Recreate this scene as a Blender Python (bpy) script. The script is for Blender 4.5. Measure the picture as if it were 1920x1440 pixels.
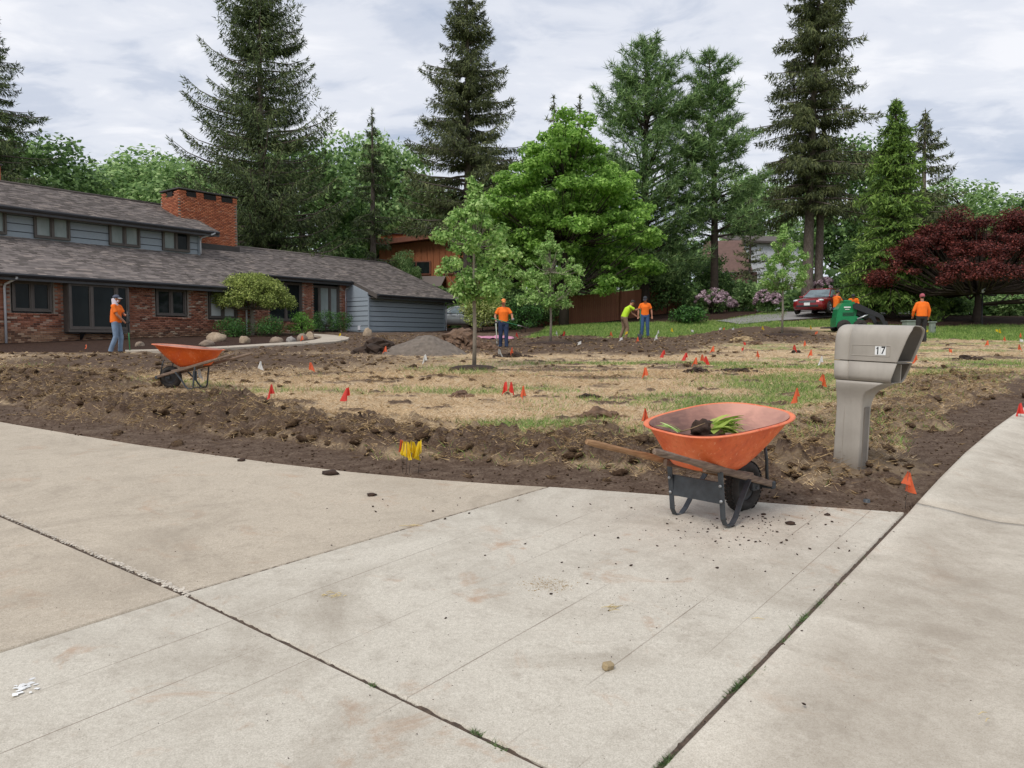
import bpy, bmesh, math, random
import numpy as np
from mathutils import Vector, Matrix, noise as mnoise

# ------------------------------------------------------------------ clear
for o in list(bpy.data.objects): bpy.data.objects.remove(o, do_unlink=True)
sc = bpy.context.scene
COL = sc.collection
RNG = np.random.default_rng(17)
random.seed(17)

# ------------------------------------------------------------------ camera
FPX = 1440.0; CXP, CYP = 960.0, 720.0; CAMH = 1.6
PITCH = math.atan((720 - 643) / FPX)
cam = bpy.data.cameras.new('camera'); cam_o = bpy.data.objects.new('camera', cam); COL.objects.link(cam_o)
cam.sensor_width = 36.0; cam.lens = 36.0 * FPX / 1920.0
cam.clip_start = 0.05; cam.clip_end = 3000.0
cam_o.location = (0, 0, CAMH); cam_o.rotation_euler = (math.pi / 2 - PITCH, 0, 0)
sc.camera = cam_o

# ------------------------------------------------------------------ sky and sun (bright overcast)
SUN_ELEV, SUN_AZ = math.radians(52), math.radians(215)      # azimuth measured from +Y towards +X: behind the camera, to the left
world = bpy.data.worlds.new('World'); sc.world = world; world.use_nodes = True
wt = world.node_tree; wt.nodes.clear()
def wn(t, **k):
    n = wt.nodes.new(t)
    for a, b in k.items(): setattr(n, a, b)
    return n
def wl(a, b): wt.links.new(a, b)
w_out = wn('ShaderNodeOutputWorld'); w_bg = wn('ShaderNodeBackground'); w_bg.inputs['Strength'].default_value = 0.10
w_sky = wn('ShaderNodeTexSky', sky_type='NISHITA', sun_disc=False)
w_sky.sun_elevation = SUN_ELEV; w_sky.sun_rotation = SUN_AZ; w_sky.air_density = 1.2; w_sky.dust_density = 2.0
w_co = wn('ShaderNodeTexCoord'); w_sep = wn('ShaderNodeSeparateXYZ'); wl(w_co.outputs['Generated'], w_sep.inputs[0])
w_zz = wn('ShaderNodeMath', operation='ABSOLUTE'); wl(w_sep.outputs['Z'], w_zz.inputs[0])
w_za = wn('ShaderNodeMath', operation='ADD'); w_za.inputs[1].default_value = 0.16; wl(w_zz.outputs[0], w_za.inputs[0])
w_dx = wn('ShaderNodeMath', operation='DIVIDE'); wl(w_sep.outputs['X'], w_dx.inputs[0]); wl(w_za.outputs[0], w_dx.inputs[1])
w_dy = wn('ShaderNodeMath', operation='DIVIDE'); wl(w_sep.outputs['Y'], w_dy.inputs[0]); wl(w_za.outputs[0], w_dy.inputs[1])
w_cmb = wn('ShaderNodeCombineXYZ'); wl(w_dx.outputs[0], w_cmb.inputs[0]); wl(w_dy.outputs[0], w_cmb.inputs[1])
w_map = wn('ShaderNodeMapping'); w_map.inputs['Rotation'].default_value = (0, 0, 0.5); w_map.inputs['Scale'].default_value = (0.9, 1.35, 1); w_map.inputs['Location'].default_value = (3.1, 1.7, 0)
wl(w_cmb.outputs[0], w_map.inputs[0])
def wnoise(scale, detail, rough, dist):
    n = wn('ShaderNodeTexNoise'); n.inputs['Scale'].default_value = scale; n.inputs['Detail'].default_value = detail
    n.inputs['Roughness'].default_value = rough; n.inputs['Distortion'].default_value = dist; wl(w_map.outputs[0], n.inputs[0]); return n
def wramp(src, stops):
    r = wn('ShaderNodeValToRGB'); r.color_ramp.interpolation = 'EASE'
    while len(r.color_ramp.elements) < len(stops): r.color_ramp.elements.new(0.5)
    for e, (p, c) in zip(r.color_ramp.elements, stops): e.position = p; e.color = (*c, 1)
    wl(src, r.inputs[0]); return r
w_n1 = wnoise(1.1, 5, 0.55, 0.25); w_n2 = wnoise(4.5, 6, 0.58, 0.4)
w_mixn = wn('ShaderNodeMix', data_type='FLOAT'); w_mixn.inputs[0].default_value = 0.42
wl(w_n1.outputs[0], w_mixn.inputs[2]); wl(w_n2.outputs[0], w_mixn.inputs[3])
# cloud radiance (x0.10 background strength): grey-blue undersides to near-white tops
w_cl = wramp(w_mixn.outputs[0], [(0.33, (3.45, 3.95, 4.95)), (0.43, (4.5, 4.85, 5.65)), (0.52, (5.75, 5.95, 6.5)), (0.63, (6.85, 6.9, 7.2))])
w_mix = wn('ShaderNodeMix', data_type='RGBA'); w_mix.inputs[0].default_value = 0.93
wl(w_sky.outputs[0], w_mix.inputs[6]); wl(w_cl.outputs[0], w_mix.inputs[7]); wl(w_mix.outputs[2], w_bg.inputs[0]); wl(w_bg.outputs[0], w_out.inputs[0])

sun = bpy.data.lights.new('sun', 'SUN'); sun_o = bpy.data.objects.new('sun', sun); COL.objects.link(sun_o)
sun.energy = 1.5; sun.angle = math.radians(22); sun.color = (1.0, 0.955, 0.89)
_sd = Vector((math.sin(SUN_AZ) * math.cos(SUN_ELEV), math.cos(SUN_AZ) * math.cos(SUN_ELEV), math.sin(SUN_ELEV)))
sun_o.rotation_euler = (-_sd).to_track_quat('-Z', 'Y').to_euler(); sun_o.location = _sd * 60

vs = sc.view_settings; vs.view_transform = 'Standard'; vs.look = 'None'; vs.gamma = 1.0; vs.exposure = 0.5; vs.use_curve_mapping = False
sc.cycles.max_bounces = 8; sc.cycles.diffuse_bounces = 5; sc.cycles.glossy_bounces = 3; sc.cycles.transmission_bounces = 4
sc.cycles.transparent_max_bounces = 6; sc.cycles.caustics_reflective = False; sc.cycles.caustics_refractive = False
try:
    sc.cycles.use_denoising = True
except Exception: pass

# ------------------------------------------------------------------ projection helpers: a picture point -> a place in the yard
_cp, _sp = math.cos(PITCH), math.sin(PITCH)
def ray(px, py):
    a = (px - CXP) / FPX; b = (CYP - py) / FPX
    return np.array([a, _cp + b * _sp, -_sp + b * _cp])
def at(px, py, Y):
    d = ray(px, py); s = Y / d[1]; return Vector((d[0] * s, Y, CAMH + d[2] * s))

# terrain: the lot climbs away from the street at about 5 %, then levels out
CTRL = np.array([(-17.7, 27, .13), (-12, 32, .12), (-7.5, 39, 0.0), (-3.9, 44, -.22), (-5, 36, 0), (-10, 24, 0), (-2, 28, -.06), (6, 35, 0), (0, 22, 0),
                 (17.7, 46, 1.08), (15, 47, 1.08), (20.5, 45, 1.0), (14, 52, 1.4), (25, 49, 1.2), (18, 50, 1.3), (23.8, 39, .34), (27, 42, .9), (22, 36, .15), (15.5, 29, .05), (11.5, 44, .95), (9.3, 40.5, .55), (16, 40, .45), (16, 36, .08), (12, 36, .05),
                 (5, 48, .3), (1.5, 48, .2), (28, 33, .1), (33, 46, 1.0), (9, 33, 0), (10, 50, 1.2), (20, 54, 1.4), (-20, 20, 0), (20, 24, 0), (12, 24, 0)])
def plane_z(Y):
    Y = np.asarray(Y, float)
    far = 1.944 + 1.3 * (1 - np.exp(-np.maximum(Y - 36, 0) * .054 / 1.3))
    return np.where(Y < 36, 0.054 * np.maximum(Y, -40), far)
def terr(X, Y):
    X = np.asarray(X, float); Y = np.asarray(Y, float)
    z = plane_z(Y)
    num = np.zeros_like(z); den = np.full_like(z, .35)
    for cx, cy, dz in CTRL:
        w = np.exp(-((X - cx) ** 2 + (Y - cy) ** 2) / (2 * 3.6 ** 2)); num = num + w * dz; den = den + w
    return z + num / den
_CT = [tuple(float(v) for v in c) for c in CTRL]
def tz(x, y):
    z = 0.054 * max(y, -40) if y < 36 else 1.944 + 1.3 * (1 - math.exp(-(y - 36) * .054 / 1.3)); num = 0.0; den = .35
    if y < 8: return z
    for cx, cy, dz in _CT:
        q = ((x - cx) ** 2 + (y - cy) ** 2) / 25.92
        if q < 14: w = math.exp(-q); num += w * dz; den += w
    return z + num / den
def gp(px, py):
    """the point of the ground seen at picture point (px, py)"""
    d = ray(px, py); s0 = 1.0; s = 1.0
    while s < 160:
        p = np.array([0, 0, CAMH]) + d * s
        if p[2] <= tz(p[0], p[1]): break
        s0 = s; s *= 1.04
    for _ in range(24):
        m = .5 * (s0 + s); p = np.array([0, 0, CAMH]) + d * m
        if p[2] <= tz(p[0], p[1]): s = m
        else: s0 = m
    p = np.array([0, 0, CAMH]) + d * s
    return Vector((p[0], p[1], tz(p[0], p[1])))
TH = math.radians(37.84)
UV = Vector((math.sin(TH), math.cos(TH), 0)); NV = Vector((math.cos(TH), -math.sin(TH), 0))   # along the street / towards the street

# ------------------------------------------------------------------ numpy noise
def _hash(xi, yi, seed):
    h = (xi * 374761393 + yi * 668265263 + seed * 974634777) & 0xffffffff
    h = ((h ^ (h >> 13)) * 1274126177) & 0xffffffff
    return ((h ^ (h >> 16)) & 0xffff) / 65535.0
def vnoise(x, y, seed=0):
    x = np.asarray(x, float); y = np.asarray(y, float)
    xi = np.floor(x).astype(np.int64); yi = np.floor(y).astype(np.int64); fx = x - xi; fy = y - yi
    fx = fx * fx * fx * (fx * (fx * 6 - 15) + 10); fy = fy * fy * fy * (fy * (fy * 6 - 15) + 10)
    a = _hash(xi, yi, seed); b = _hash(xi + 1, yi, seed); c = _hash(xi, yi + 1, seed); d = _hash(xi + 1, yi + 1, seed)
    return a + (b - a) * fx + (c - a) * fy + (a - b - c + d) * fx * fy
def fbm(x, y, seed=0, oct=4, gain=.5):
    s = 0; a = 1; t = 0
    for i in range(oct):
        s = s + a * vnoise(x * 2 ** i + i * 17.3, y * 2 ** i - i * 9.1, seed + i); t += a; a *= gain
    return s / t
def sstep(a, b, x):
    t = np.clip((x - a) / (b - a), 0, 1); return t * t * (3 - 2 * t)

# ------------------------------------------------------------------ object helpers
def tag(o, label=None, cat=None, group=None, kind=None):
    if label: o['label'] = label
    if cat: o['category'] = cat
    if group: o['group'] = group
    if kind: o['kind'] = kind
    return o
def empty(name, loc=(0, 0, 0), rz=0.0, label=None, cat=None, group=None, kind=None, rot=None):
    o = bpy.data.objects.new(name, None); COL.objects.link(o); o.empty_display_size = .2
    o.location = loc; o.rotation_euler = rot if rot else (0, 0, rz)
    return tag(o, label, cat, group, kind)
def link(name, me, mat=None, parent=None, **k):
    o = bpy.data.objects.new(name, me); COL.objects.link(o)
    if mat is not None and not me.materials: me.materials.append(mat)
    if parent is not None: o.parent = parent
    return tag(o, **k)
def big_mesh(name, V, F, mat_idx=None, smooth=False):
    """fast mesh from arrays: V (n,3), F (m,3) or (m,4)"""
    V = np.asarray(V, np.float32); F = np.asarray(F, np.int32); k = F.shape[1]
    me = bpy.data.meshes.new(name); me.vertices.add(len(V)); me.vertices.foreach_set('co', V.ravel())
    me.loops.add(F.size); me.loops.foreach_set('vertex_index', F.ravel()); me.polygons.add(len(F))
    me.polygons.foreach_set('loop_start', np.arange(0, F.size, k, dtype=np.int32))
    try: me.polygons.foreach_set('loop_total', np.full(len(F), k, np.int32))
    except Exception: pass
    if smooth: me.polygons.foreach_set('use_smooth', np.ones(len(F), bool))
    if mat_idx is not None: me.polygons.foreach_set('material_index', np.asarray(mat_idx, np.int32))
    me.update(); return me
def vattr(me, name, vals):
    a = me.attributes.new(name, 'FLOAT', 'POINT'); a.data.foreach_set('value', np.asarray(vals, np.float32))

class MB:
    """collects shapes into one mesh"""
    def __init__(s): s.v = []; s.f = []; s.sm = []
    def add(s, vs, fs, smooth=False):
        b = len(s.v); s.v += [tuple(p) for p in vs]; s.f += [tuple(i + b for i in f) for f in fs]; s.sm += [smooth] * len(fs); return s
    def box(s, c, d, M=None):
        x, y, z = d[0] / 2, d[1] / 2, d[2] / 2
        P = [Vector((i * x, j * y, k * z)) for k in (-1, 1) for j in (-1, 1) for i in (-1, 1)]
        if M is not None: P = [M @ p for p in P]
        P = [p + Vector(c) for p in P]
        return s.add(P, [(0, 2, 3, 1), (4, 5, 7, 6), (0, 1, 5, 4), (2, 6, 7, 3), (0, 4, 6, 2), (1, 3, 7, 5)])
    def bbox(s, c, d, M=None, b=.006):
        """chamfered box"""
        x, y, z = d[0] / 2, d[1] / 2, d[2] / 2; b = min(b, x * .45, y * .45, z * .45)
        bm = bmesh.new(); bmesh.ops.create_cube(bm, size=1)
        for v in bm.verts: v.co = Vector((v.co.x * d[0], v.co.y * d[1], v.co.z * d[2]))
        bmesh.ops.bevel(bm, geom=bm.edges[:], offset=b, segments=1, affect='EDGES', profile=.5)
        return s.bm(bm, Matrix.Translation(Vector(c)) @ (M.to_4x4() if M is not None else Matrix.Identity(4)))
    def bm(s, bm, T=None, smooth=False):
        bm.verts.index_update()
        vs = [(T @ v.co if T is not None else v.co.copy()) for v in bm.verts]; fs = [[v.index for v in f.verts] for f in bm.faces]
        bm.free(); return s.add(vs, fs, smooth)
    def tube(s, pts, rad, n=8, cap=True, smooth=True, flat=None):
        """tube through points; rad a number or list; flat=(sx, sy) squashes the section"""
        pts = [Vector(p) for p in pts]; m = len(pts)
        if not hasattr(rad, '__len__'): rad = [rad] * m
        up = None; V = []
        for i in range(m):
            d = (pts[min(i + 1, m - 1)] - pts[max(i - 1, 0)]); d = d.normalized() if d.length > 1e-9 else Vector((0, 0, 1))
            if up is None:
                up = Vector((0, 0, 1)) if abs(d.z) < .9 else Vector((0, 1, 0))
            x = d.cross(up); x = x.normalized() if x.length > 1e-6 else d.orthogonal().normalized()
            y = x.cross(d).normalized(); up = y
            fx, fy = flat if flat else (1, 1)
            for k in range(n):
                a = 2 * math.pi * k / n
                V.append(pts[i] + (x * math.cos(a) * fx + y * math.sin(a) * fy) * rad[i])
        F = []
        for i in range(m - 1):
            for k in range(n):
                k2 = (k + 1) % n; F.append((i * n + k, i * n + k2, (i + 1) * n + k2, (i + 1) * n + k))
        s.add(V, F, smooth)
        if cap:
            b = len(s.v) - len(V)
            s.f.append(tuple(b + k for k in range(n))[::-1]); s.sm.append(False)
            s.f.append(tuple(b + (m - 1) * n + k for k in range(n))); s.sm.append(False)
        return s
    def loft(s, rings, closed=True, cap0=True, cap1=True, smooth=True):
        n = len(rings[0]); V = [p for r in rings for p in r]; F = []
        for i in range(len(rings) - 1):
            for k in range(n if closed else n - 1):
                k2 = (k + 1) % n; F.append((i * n + k, i * n + k2, (i + 1) * n + k2, (i + 1) * n + k))
        s.add(V, F, smooth); b = len(s.v) - len(V)
        if cap0: s.f.append(tuple(b + k for k in range(n))[::-1]); s.sm.append(False)
        if cap1: s.f.append(tuple(b + (len(rings) - 1) * n + k for k in range(n))); s.sm.append(False)
        return s
    def prism(s, poly, d, M=None):
        """poly: 3D points of a flat outline, d: extrusion vector"""
        d = Vector(d); n = len(poly); A = [Vector(p) for p in poly]; B = [p + d for p in A]
        V = A + B
        if M is not None: V = [M @ p for p in V]
        F = [tuple(range(n))[::-1], tuple(range(n, 2 * n))] + [(i, (i + 1) % n, n + (i + 1) % n, n + i) for i in range(n)]
        return s.add(V, F)
    def ball(s, c, r, seg=10, rings=7, M=None):
        r = Vector(r) if hasattr(r, '__len__') else Vector((r, r, r)); c = Vector(c); V = []; F = []
        for i in range(rings + 1):
            th = math.pi * i / rings
            for k in range(seg):
                a = 2 * math.pi * k / seg; p = Vector((math.sin(th) * math.cos(a) * r.x, math.sin(th) * math.sin(a) * r.y, math.cos(th) * r.z))
                if M is not None: p = M @ p
                V.append(p + c)
        for i in range(rings):
            for k in range(seg):
                k2 = (k + 1) % seg; F.append((i * seg + k, (i + 1) * seg + k, (i + 1) * seg + k2, i * seg + k2))
        return s.add(V, F, True)
    def lathe(s, prof, axis_pt, axis, n=24, smooth=True):
        """prof: list of (along, radius)"""
        ax = Vector(axis).normalized(); x = ax.orthogonal().normalized(); y = ax.cross(x); rings = []
        for a, r in prof: rings.append([Vector(axis_pt) + ax * a + (x * math.cos(2 * math.pi * k / n) + y * math.sin(2 * math.pi * k / n)) * r for k in range(n)])
        return s.loft(rings, True, False, False, smooth)
    def mesh(s, name='part', fixn=True):
        me = bpy.data.meshes.new(name); me.from_pydata(s.v, [], s.f)
        me.polygons.foreach_set('use_smooth', s.sm); me.update()
        if fixn:
            bm = bmesh.new(); bm.from_mesh(me); bmesh.ops.recalc_face_normals(bm, faces=bm.faces[:]); bm.to_mesh(me); bm.free()
        return me
    def build(s, name, mat, parent=None, fixn=True, **k):
        return link(name, s.mesh(name, fixn), mat, parent, **k)

# ------------------------------------------------------------------ materials
def lin(h):
    h = h.lstrip('#'); c = [int(h[i:i + 2], 16) / 255 for i in (0, 2, 4)]
    return tuple((x / 12.92 if x <= .04045 else ((x + .055) / 1.055) ** 2.4) for x in c)
class NT:
    def __init__(s, name):
        s.m = bpy.data.materials.new(name); s.m.use_nodes = True; s.t = s.m.node_tree; s.b = s.t.nodes['Principled BSDF']; s._co = None
    def n(s, t, **k):
        x = s.t.nodes.new(t)
        for a, b in k.items(): setattr(x, a, b)
        return x
    def l(s, a, b): s.t.links.new(a, b)
    def co(s, kind='Object'):
        if s._co is None: s._co = s.n('ShaderNodeTexCoord')
        return s._co.outputs[kind]
    def pos(s): return s.n('ShaderNodeNewGeometry').outputs['Position']
    def map(s, src, scale=(1, 1, 1), rot=(0, 0, 0)):
        m = s.n('ShaderNodeMapping'); m.inputs['Scale'].default_value = scale; m.inputs['Rotation'].default_value = rot; s.l(src, m.inputs[0]); return m.outputs[0]
    def noise(s, src, scale, detail=4, rough=.55, dist=0):
        x = s.n('ShaderNodeTexNoise'); x.inputs['Scale'].default_value = scale; x.inputs['Detail'].default_value = detail
        x.inputs['Roughness'].default_value = rough; x.inputs['Distortion'].default_value = dist; s.l(src, x.inputs[0]); return x.outputs[0]
    def ramp(s, src, stops, interp='LINEAR'):
        r = s.n('ShaderNodeValToRGB'); r.color_ramp.interpolation = interp
        while len(r.color_ramp.elements) < len(stops): r.color_ramp.elements.new(.5)
        for e, (p, c) in zip(r.color_ramp.elements, stops):
            e.position = p; e.color = (*(c if hasattr(c, '__len__') else (c, c, c)), 1)
        s.l(src, r.inputs[0]); return r.outputs[0]
    def mix(s, fac, a, b, blend='MIX'):
        x = s.n('ShaderNodeMix', data_type='RGBA', blend_type=blend)
        for sock, v in ((x.inputs[0], fac), (x.inputs[6], a), (x.inputs[7], b)):
            if hasattr(v, 'is_output') or isinstance(v, bpy.types.NodeSocket): s.l(v, sock)
            elif hasattr(v, '__len__'): sock.default_value = (*v, 1)
            else: sock.default_value = v
        return x.outputs[2]
    def math(s, op, a, b=None, clamp=False):
        x = s.n('ShaderNodeMath', operation=op); x.use_clamp = clamp
        for i, v in enumerate((a, b)):
            if v is None: continue
            if isinstance(v, bpy.types.NodeSocket): s.l(v, x.inputs[i])
            else: x.inputs[i].default_value = v
        return x.outputs[0]
    def attr(s, name): return s.n('ShaderNodeAttribute', attribute_name=name).outputs['Fac']
    def island(s): return s.n('ShaderNodeNewGeometry').outputs['Random Per Island']
    def orand(s): return s.n('ShaderNodeObjectInfo').outputs['Random']
    def col(s, c):
        if isinstance(c, bpy.types.NodeSocket): s.l(c, s.b.inputs['Base Color'])
        else: s.b.inputs['Base Color'].default_value = (*c, 1)
    def rough(s, r):
        if isinstance(r, bpy.types.NodeSocket): s.l(r, s.b.inputs['Roughness'])
        else: s.b.inputs['Roughness'].default_value = r
    def bump(s, h, strength=.3, dist=.01):
        b = s.n('ShaderNodeBump'); b.inputs['Strength'].default_value = strength; b.inputs['Distance'].default_value = dist
        s.l(h, b.inputs['Height']); s.l(b.outputs[0], s.b.inputs['Normal'])
    def set(s, **k):
        for a, v in k.items(): s.b.inputs[a].default_value = v
def simple(name, c, rough=.6, var=.25, scale=6.0, bump=.0, metallic=0.0, spec=None, detail=4, bscale=None, coords='Object', rvar=.1):
    t = NT(name); co = t.co(coords) if coords != 'pos' else t.pos()
    f = t.noise(co, scale, detail)
    d = tuple(x * (1 - var) for x in c); e = tuple(min(1, x * (1 + var * .8)) for x in c)
    t.col(t.ramp(f, [(.3, d), (.7, e)])); t.rough(t.ramp(t.noise(co, scale * 2.3, 3), [(.3, max(0, rough - rvar)), (.7, min(1, rough + rvar))]))
    t.set(Metallic=metallic)
    if spec is not None: t.set(**{'Specular IOR Level': spec})
    if bump: t.bump(t.noise(co, bscale or scale * 6, 4), bump, .006)
    return t.m
LEAFGAIN = 1.6
def leafmat(name, cols, trans=.35, rough=.55, patch=.5):
    """leaf cards: colour varies per leaf and per clump, light passes through"""
    t = NT(name); f = t.math('ADD', t.math('MULTIPLY', t.island(), 1 - patch), t.math('MULTIPLY', t.noise(t.co('Object'), .9, 3), patch))
    cols = [tuple(min(.9, x * LEAFGAIN) for x in q) for q in cols]; n = len(cols); c = t.ramp(f, [(.22 + .56 * i / (n - 1), cols[i]) for i in range(n)])
    t.col(c); t.rough(rough); t.set(**{'Specular IOR Level': .25})
    tr = t.n('ShaderNodeBsdfTranslucent'); t.l(t.mix(.5, c, (.30, .40, .03), 'MULTIPLY') if False else c, tr.inputs[0])
    ms = t.n('ShaderNodeMixShader'); ms.inputs[0].default_value = trans
    t.l(t.b.outputs[0], ms.inputs[1]); t.l(tr.outputs[0], ms.inputs[2]); t.l(ms.outputs[0], t.t.nodes['Material Output'].inputs['Surface'])
    return t.m
# ================================================================== GROUND
VV = -NV                                            # away from the street, towards the garage
def ab(p): return (p.x * UV.x + p.y * UV.y, p.x * VV.x + p.y * VV.y)
def fromab(a, b):
    p = UV * a + VV * b; return Vector((p.x, p.y, tz(p.x, p.y)))
EDGE_PX = [(0, 790), (130, 812), (260, 833), (385, 850), (520, 868), (660, 884), (800, 897), (940, 907), (1030, 912), (1120, 918), (1360, 936), (1550, 950), (1697, 960)]
CURB_PX = [(1700, 957), (1755, 903), (1805, 857), (1860, 812), (1920, 768)]
EDGE = [gp(*p) for p in EDGE_PX]; CURBL = [gp(*p) for p in CURB_PX]
_d = (EDGE[0] - EDGE[2]).normalized(); EXTL = [EDGE[0] + _d * 13, EDGE[0] + _d * 6]
_d = (CURBL[-1] - CURBL[-3]).normalized(); CURBX = [CURBL[-1] + _d * 4, CURBL[-1] + _d * 10, CURBL[-1] + _d * 34]
for p in EXTL + CURBX: p.z = tz(p.x, p.y)
YEDGE = EXTL + EDGE + CURBL[1:] + CURBX             # border between soil and concrete
YE = np.array([(p.x, p.y) for p in YEDGE])
CONC = np.vstack([YE, [(80, 20), (80, -60), (-60, -60), (-60, 4)]])
def inpoly(X, Y, P):
    r = np.zeros(X.shape, bool); n = len(P)
    for i in range(n):
        x0, y0 = P[i]; x1, y1 = P[(i + 1) % n]
        c = ((y0 > Y) != (y1 > Y)); 
        with np.errstate(divide='ignore', invalid='ignore'):
            r ^= c & (X < (x1 - x0) * (Y - y0) / (y1 - y0 + 1e-12) + x0)
    return r
def pdist(X, Y, P):
    d = np.full(X.shape, 1e9)
    for i in range(len(P) - 1):
        ax, ay = P[i]; bx, by = P[i + 1]; L = (bx - ax) ** 2 + (by - ay) ** 2
        t = np.clip(((X - ax) * (bx - ax) + (Y - ay) * (by - ay)) / L, 0, 1)
        d = np.minimum(d, (X - ax - t * (bx - ax)) ** 2 + (Y - ay - t * (by - ay)) ** 2)
    return np.sqrt(d)
def gpoly(pts): return np.array([tuple(gp(*p)[:2]) for p in pts])
BED_FRONT = gpoly([(-150, 655), (0, 661), (120, 662), (240, 662.5), (300, 661), (430, 655), (520, 649.5), (570, 646), (596, 642), (603, 637), (598, 633)])
BED = np.vstack([BED_FRONT, [(-9.6, 37.0), (-20, 37), (-30, 27)]])
LAWN = np.vstack([gpoly([(985, 634), (1080, 629), (1150, 635), (1265, 632), (1345, 621), (1400, 613), (1560, 613), (1620, 630), (1720, 634), (1800, 637), (1960, 641), (1985, 609), (1840, 609.5), (1730, 613), (1640, 608), (1560, 600), (1480, 602)]),
                  gpoly([(1400, 600), (1340, 600), (1290, 604), (1200, 605), (1040, 610)])])
LAWN2 = gpoly([(1340, 608), (1400, 603), (1475, 597), (1475, 583), (1420, 590), (1370, 597)])
MOUND = [gp(1335, 694), gp(1405, 691), gp(1390, 655), gp(1420, 632)]

def masks(X, Y):
    dE = pdist(X, Y, YE); ins = inpoly(X, Y, CONC)
    n1 = fbm(X * .8, Y * .8, 3, 3); n2 = fbm(X * 2.6, Y * 2.6, 9, 4); n3 = fbm(X * .55 + 5, Y * 1.1, 21, 4)
    ws = .52 + .75 * n1
    ws = ws * np.where(X > 2.5, .85, 1.0)
    strip = 1 - sstep(ws - .2, ws + .18, dE + (n2 - .5) * .5)
    wb = ws + .75 + 1.15 * n3 + sstep(-2, -8, X) * 1.9
    near = 1 - sstep(15, 20, Y)
    band = sstep(ws - .25, ws + .1, dE) * (1 - sstep(wb - .5, wb + .7, dE + (n2 - .5) * 1.6)) * near
    torn = np.maximum(np.exp(-(((X + 8.5) / 7.5) ** 2 + ((Y - 20.5) / 5.2) ** 2) * 1.3) * 1.25, .95 * sstep(21.5, 24.5, Y + (n1 - .5) * 3) * (1 - sstep(5.5, 8.5, X + (n1 - .5) * 5)))
    torn = np.maximum(torn, .9 * sstep(27, 30, Y + (n1 - .5) * 3) * (1 - sstep(13, 16, X)))
    torn = np.clip(torn, 0, 1) * sstep(.30, .52, n2 + .35 * torn)
    pn = fbm(X * .5 + 30, Y * 1.25, 41, 4)
    patch = sstep(.63, .76, pn + .2 * (n2 - .5)) * .8
    pn2 = fbm(X * 1.7 + 11, Y * 2.6, 77, 3); patch = np.maximum(patch, sstep(.73, .79, pn2) * .9)
    # loose dark soil dug around the mailbox
    dm = np.hypot((X - 2.85) / 1.15, (Y - 7.55) / 1.0); dug = (1 - sstep(.7, 1.25, dm + (n2 - .5) * .9))
    soil = np.clip(np.maximum.reduce([strip, np.clip(band * (.55 + .9 * n2), 0, 1) * np.where(X > 2.8, .75, 1.0), torn, patch, dug]), 0, 1)
    gn = fbm(X * .42 + 3.7, Y * .8 + 8, 55, 4)
    green = sstep(.46, .76, gn + .10 * sstep(1, 5, X) - .08 * sstep(0, -4, X)) * (1 - soil) * .9
    lawn = (inpoly(X + (n2 - .5) * .8, Y + (n2 - .5) * 1.2, LAWN) | inpoly(X, Y, LAWN2)).astype(float)
    bed = inpoly(X, Y, BED).astype(float)
    back = sstep(38.5, 40, Y - .12 * np.abs(X - 10) * 0) * (1 - lawn)
    back = np.maximum(back, ((X > 19) & (Y > 37)).astype(float) * (1 - lawn))
    mulch = np.clip(np.maximum.reduce([bed, back, dug * .6 * (n2 > .4)]), 0, 1)
    calm = 1 - .9 * np.exp(-(((X + 5.7) / 1.3) ** 2 + ((Y - 13.4) / 1.1) ** 2)); band = band * calm; torn = torn * calm; patch = patch * calm; soil = soil * (.4 + .6 * calm)
    soil = soil * (1 - lawn) * (1 - mulch); green = np.maximum(green * (1 - mulch), lawn); band = band * (1 - lawn) * (1 - mulch); torn = torn * (1 - lawn) * (1 - mulch)
    return dict(dE=dE, ins=ins, strip=strip, band=band, torn=torn, patch=patch * (1 - lawn) * (1 - mulch), dug=dug, soil=soil, green=green, lawn=lawn, mulch=mulch, bed=bed, n2=n2)
def relief(X, Y, m):
    r1 = fbm(X * 2.1, Y * 2.1, 101, 3); ridge = 1 - np.abs(2 * r1 - 1)
    r2 = fbm(X * 6.5, Y * 6.5, 111, 3); b2 = np.abs(2 * r2 - 1); r3 = fbm(X * 17, Y * 17, 131, 3)
    fade = 1 - sstep(9, 26, Y) * .45
    h = m['band'] * (.01 + .15 * np.clip(ridge - .45, 0, 1) * 1.4 + .12 * (1 - b2) ** 2.5 + .07 * (r3 - .5)) * (1 - m['strip'] * .7) * np.where(X > 2.8, .6, 1.0)
    h += m['torn'] * (.02 * ridge + .06 * (1 - b2) ** 2 + .03 * (r3 - .5)) * fade
    h += m['patch'] * (.05 * (1 - b2) ** 2 + .03 * r3) + m['dug'] * (.05 * (1 - b2) ** 2 + .05 * (r3 - .5))
    h += .014 * (r2 - .5) + .012 * (r3 - .5) + .03 * (fbm(X * .7, Y * .7, 7, 2) - .5) * (1 - m['lawn'])
    h += m['mulch'] * .03 * r3
    h *= sstep(0, .22, m['dE']) * .9 + .1
    h = np.where(m['ins'], -.02 - .10 * sstep(.0, .04, m['dE']), h - .006)
    return h
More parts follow.
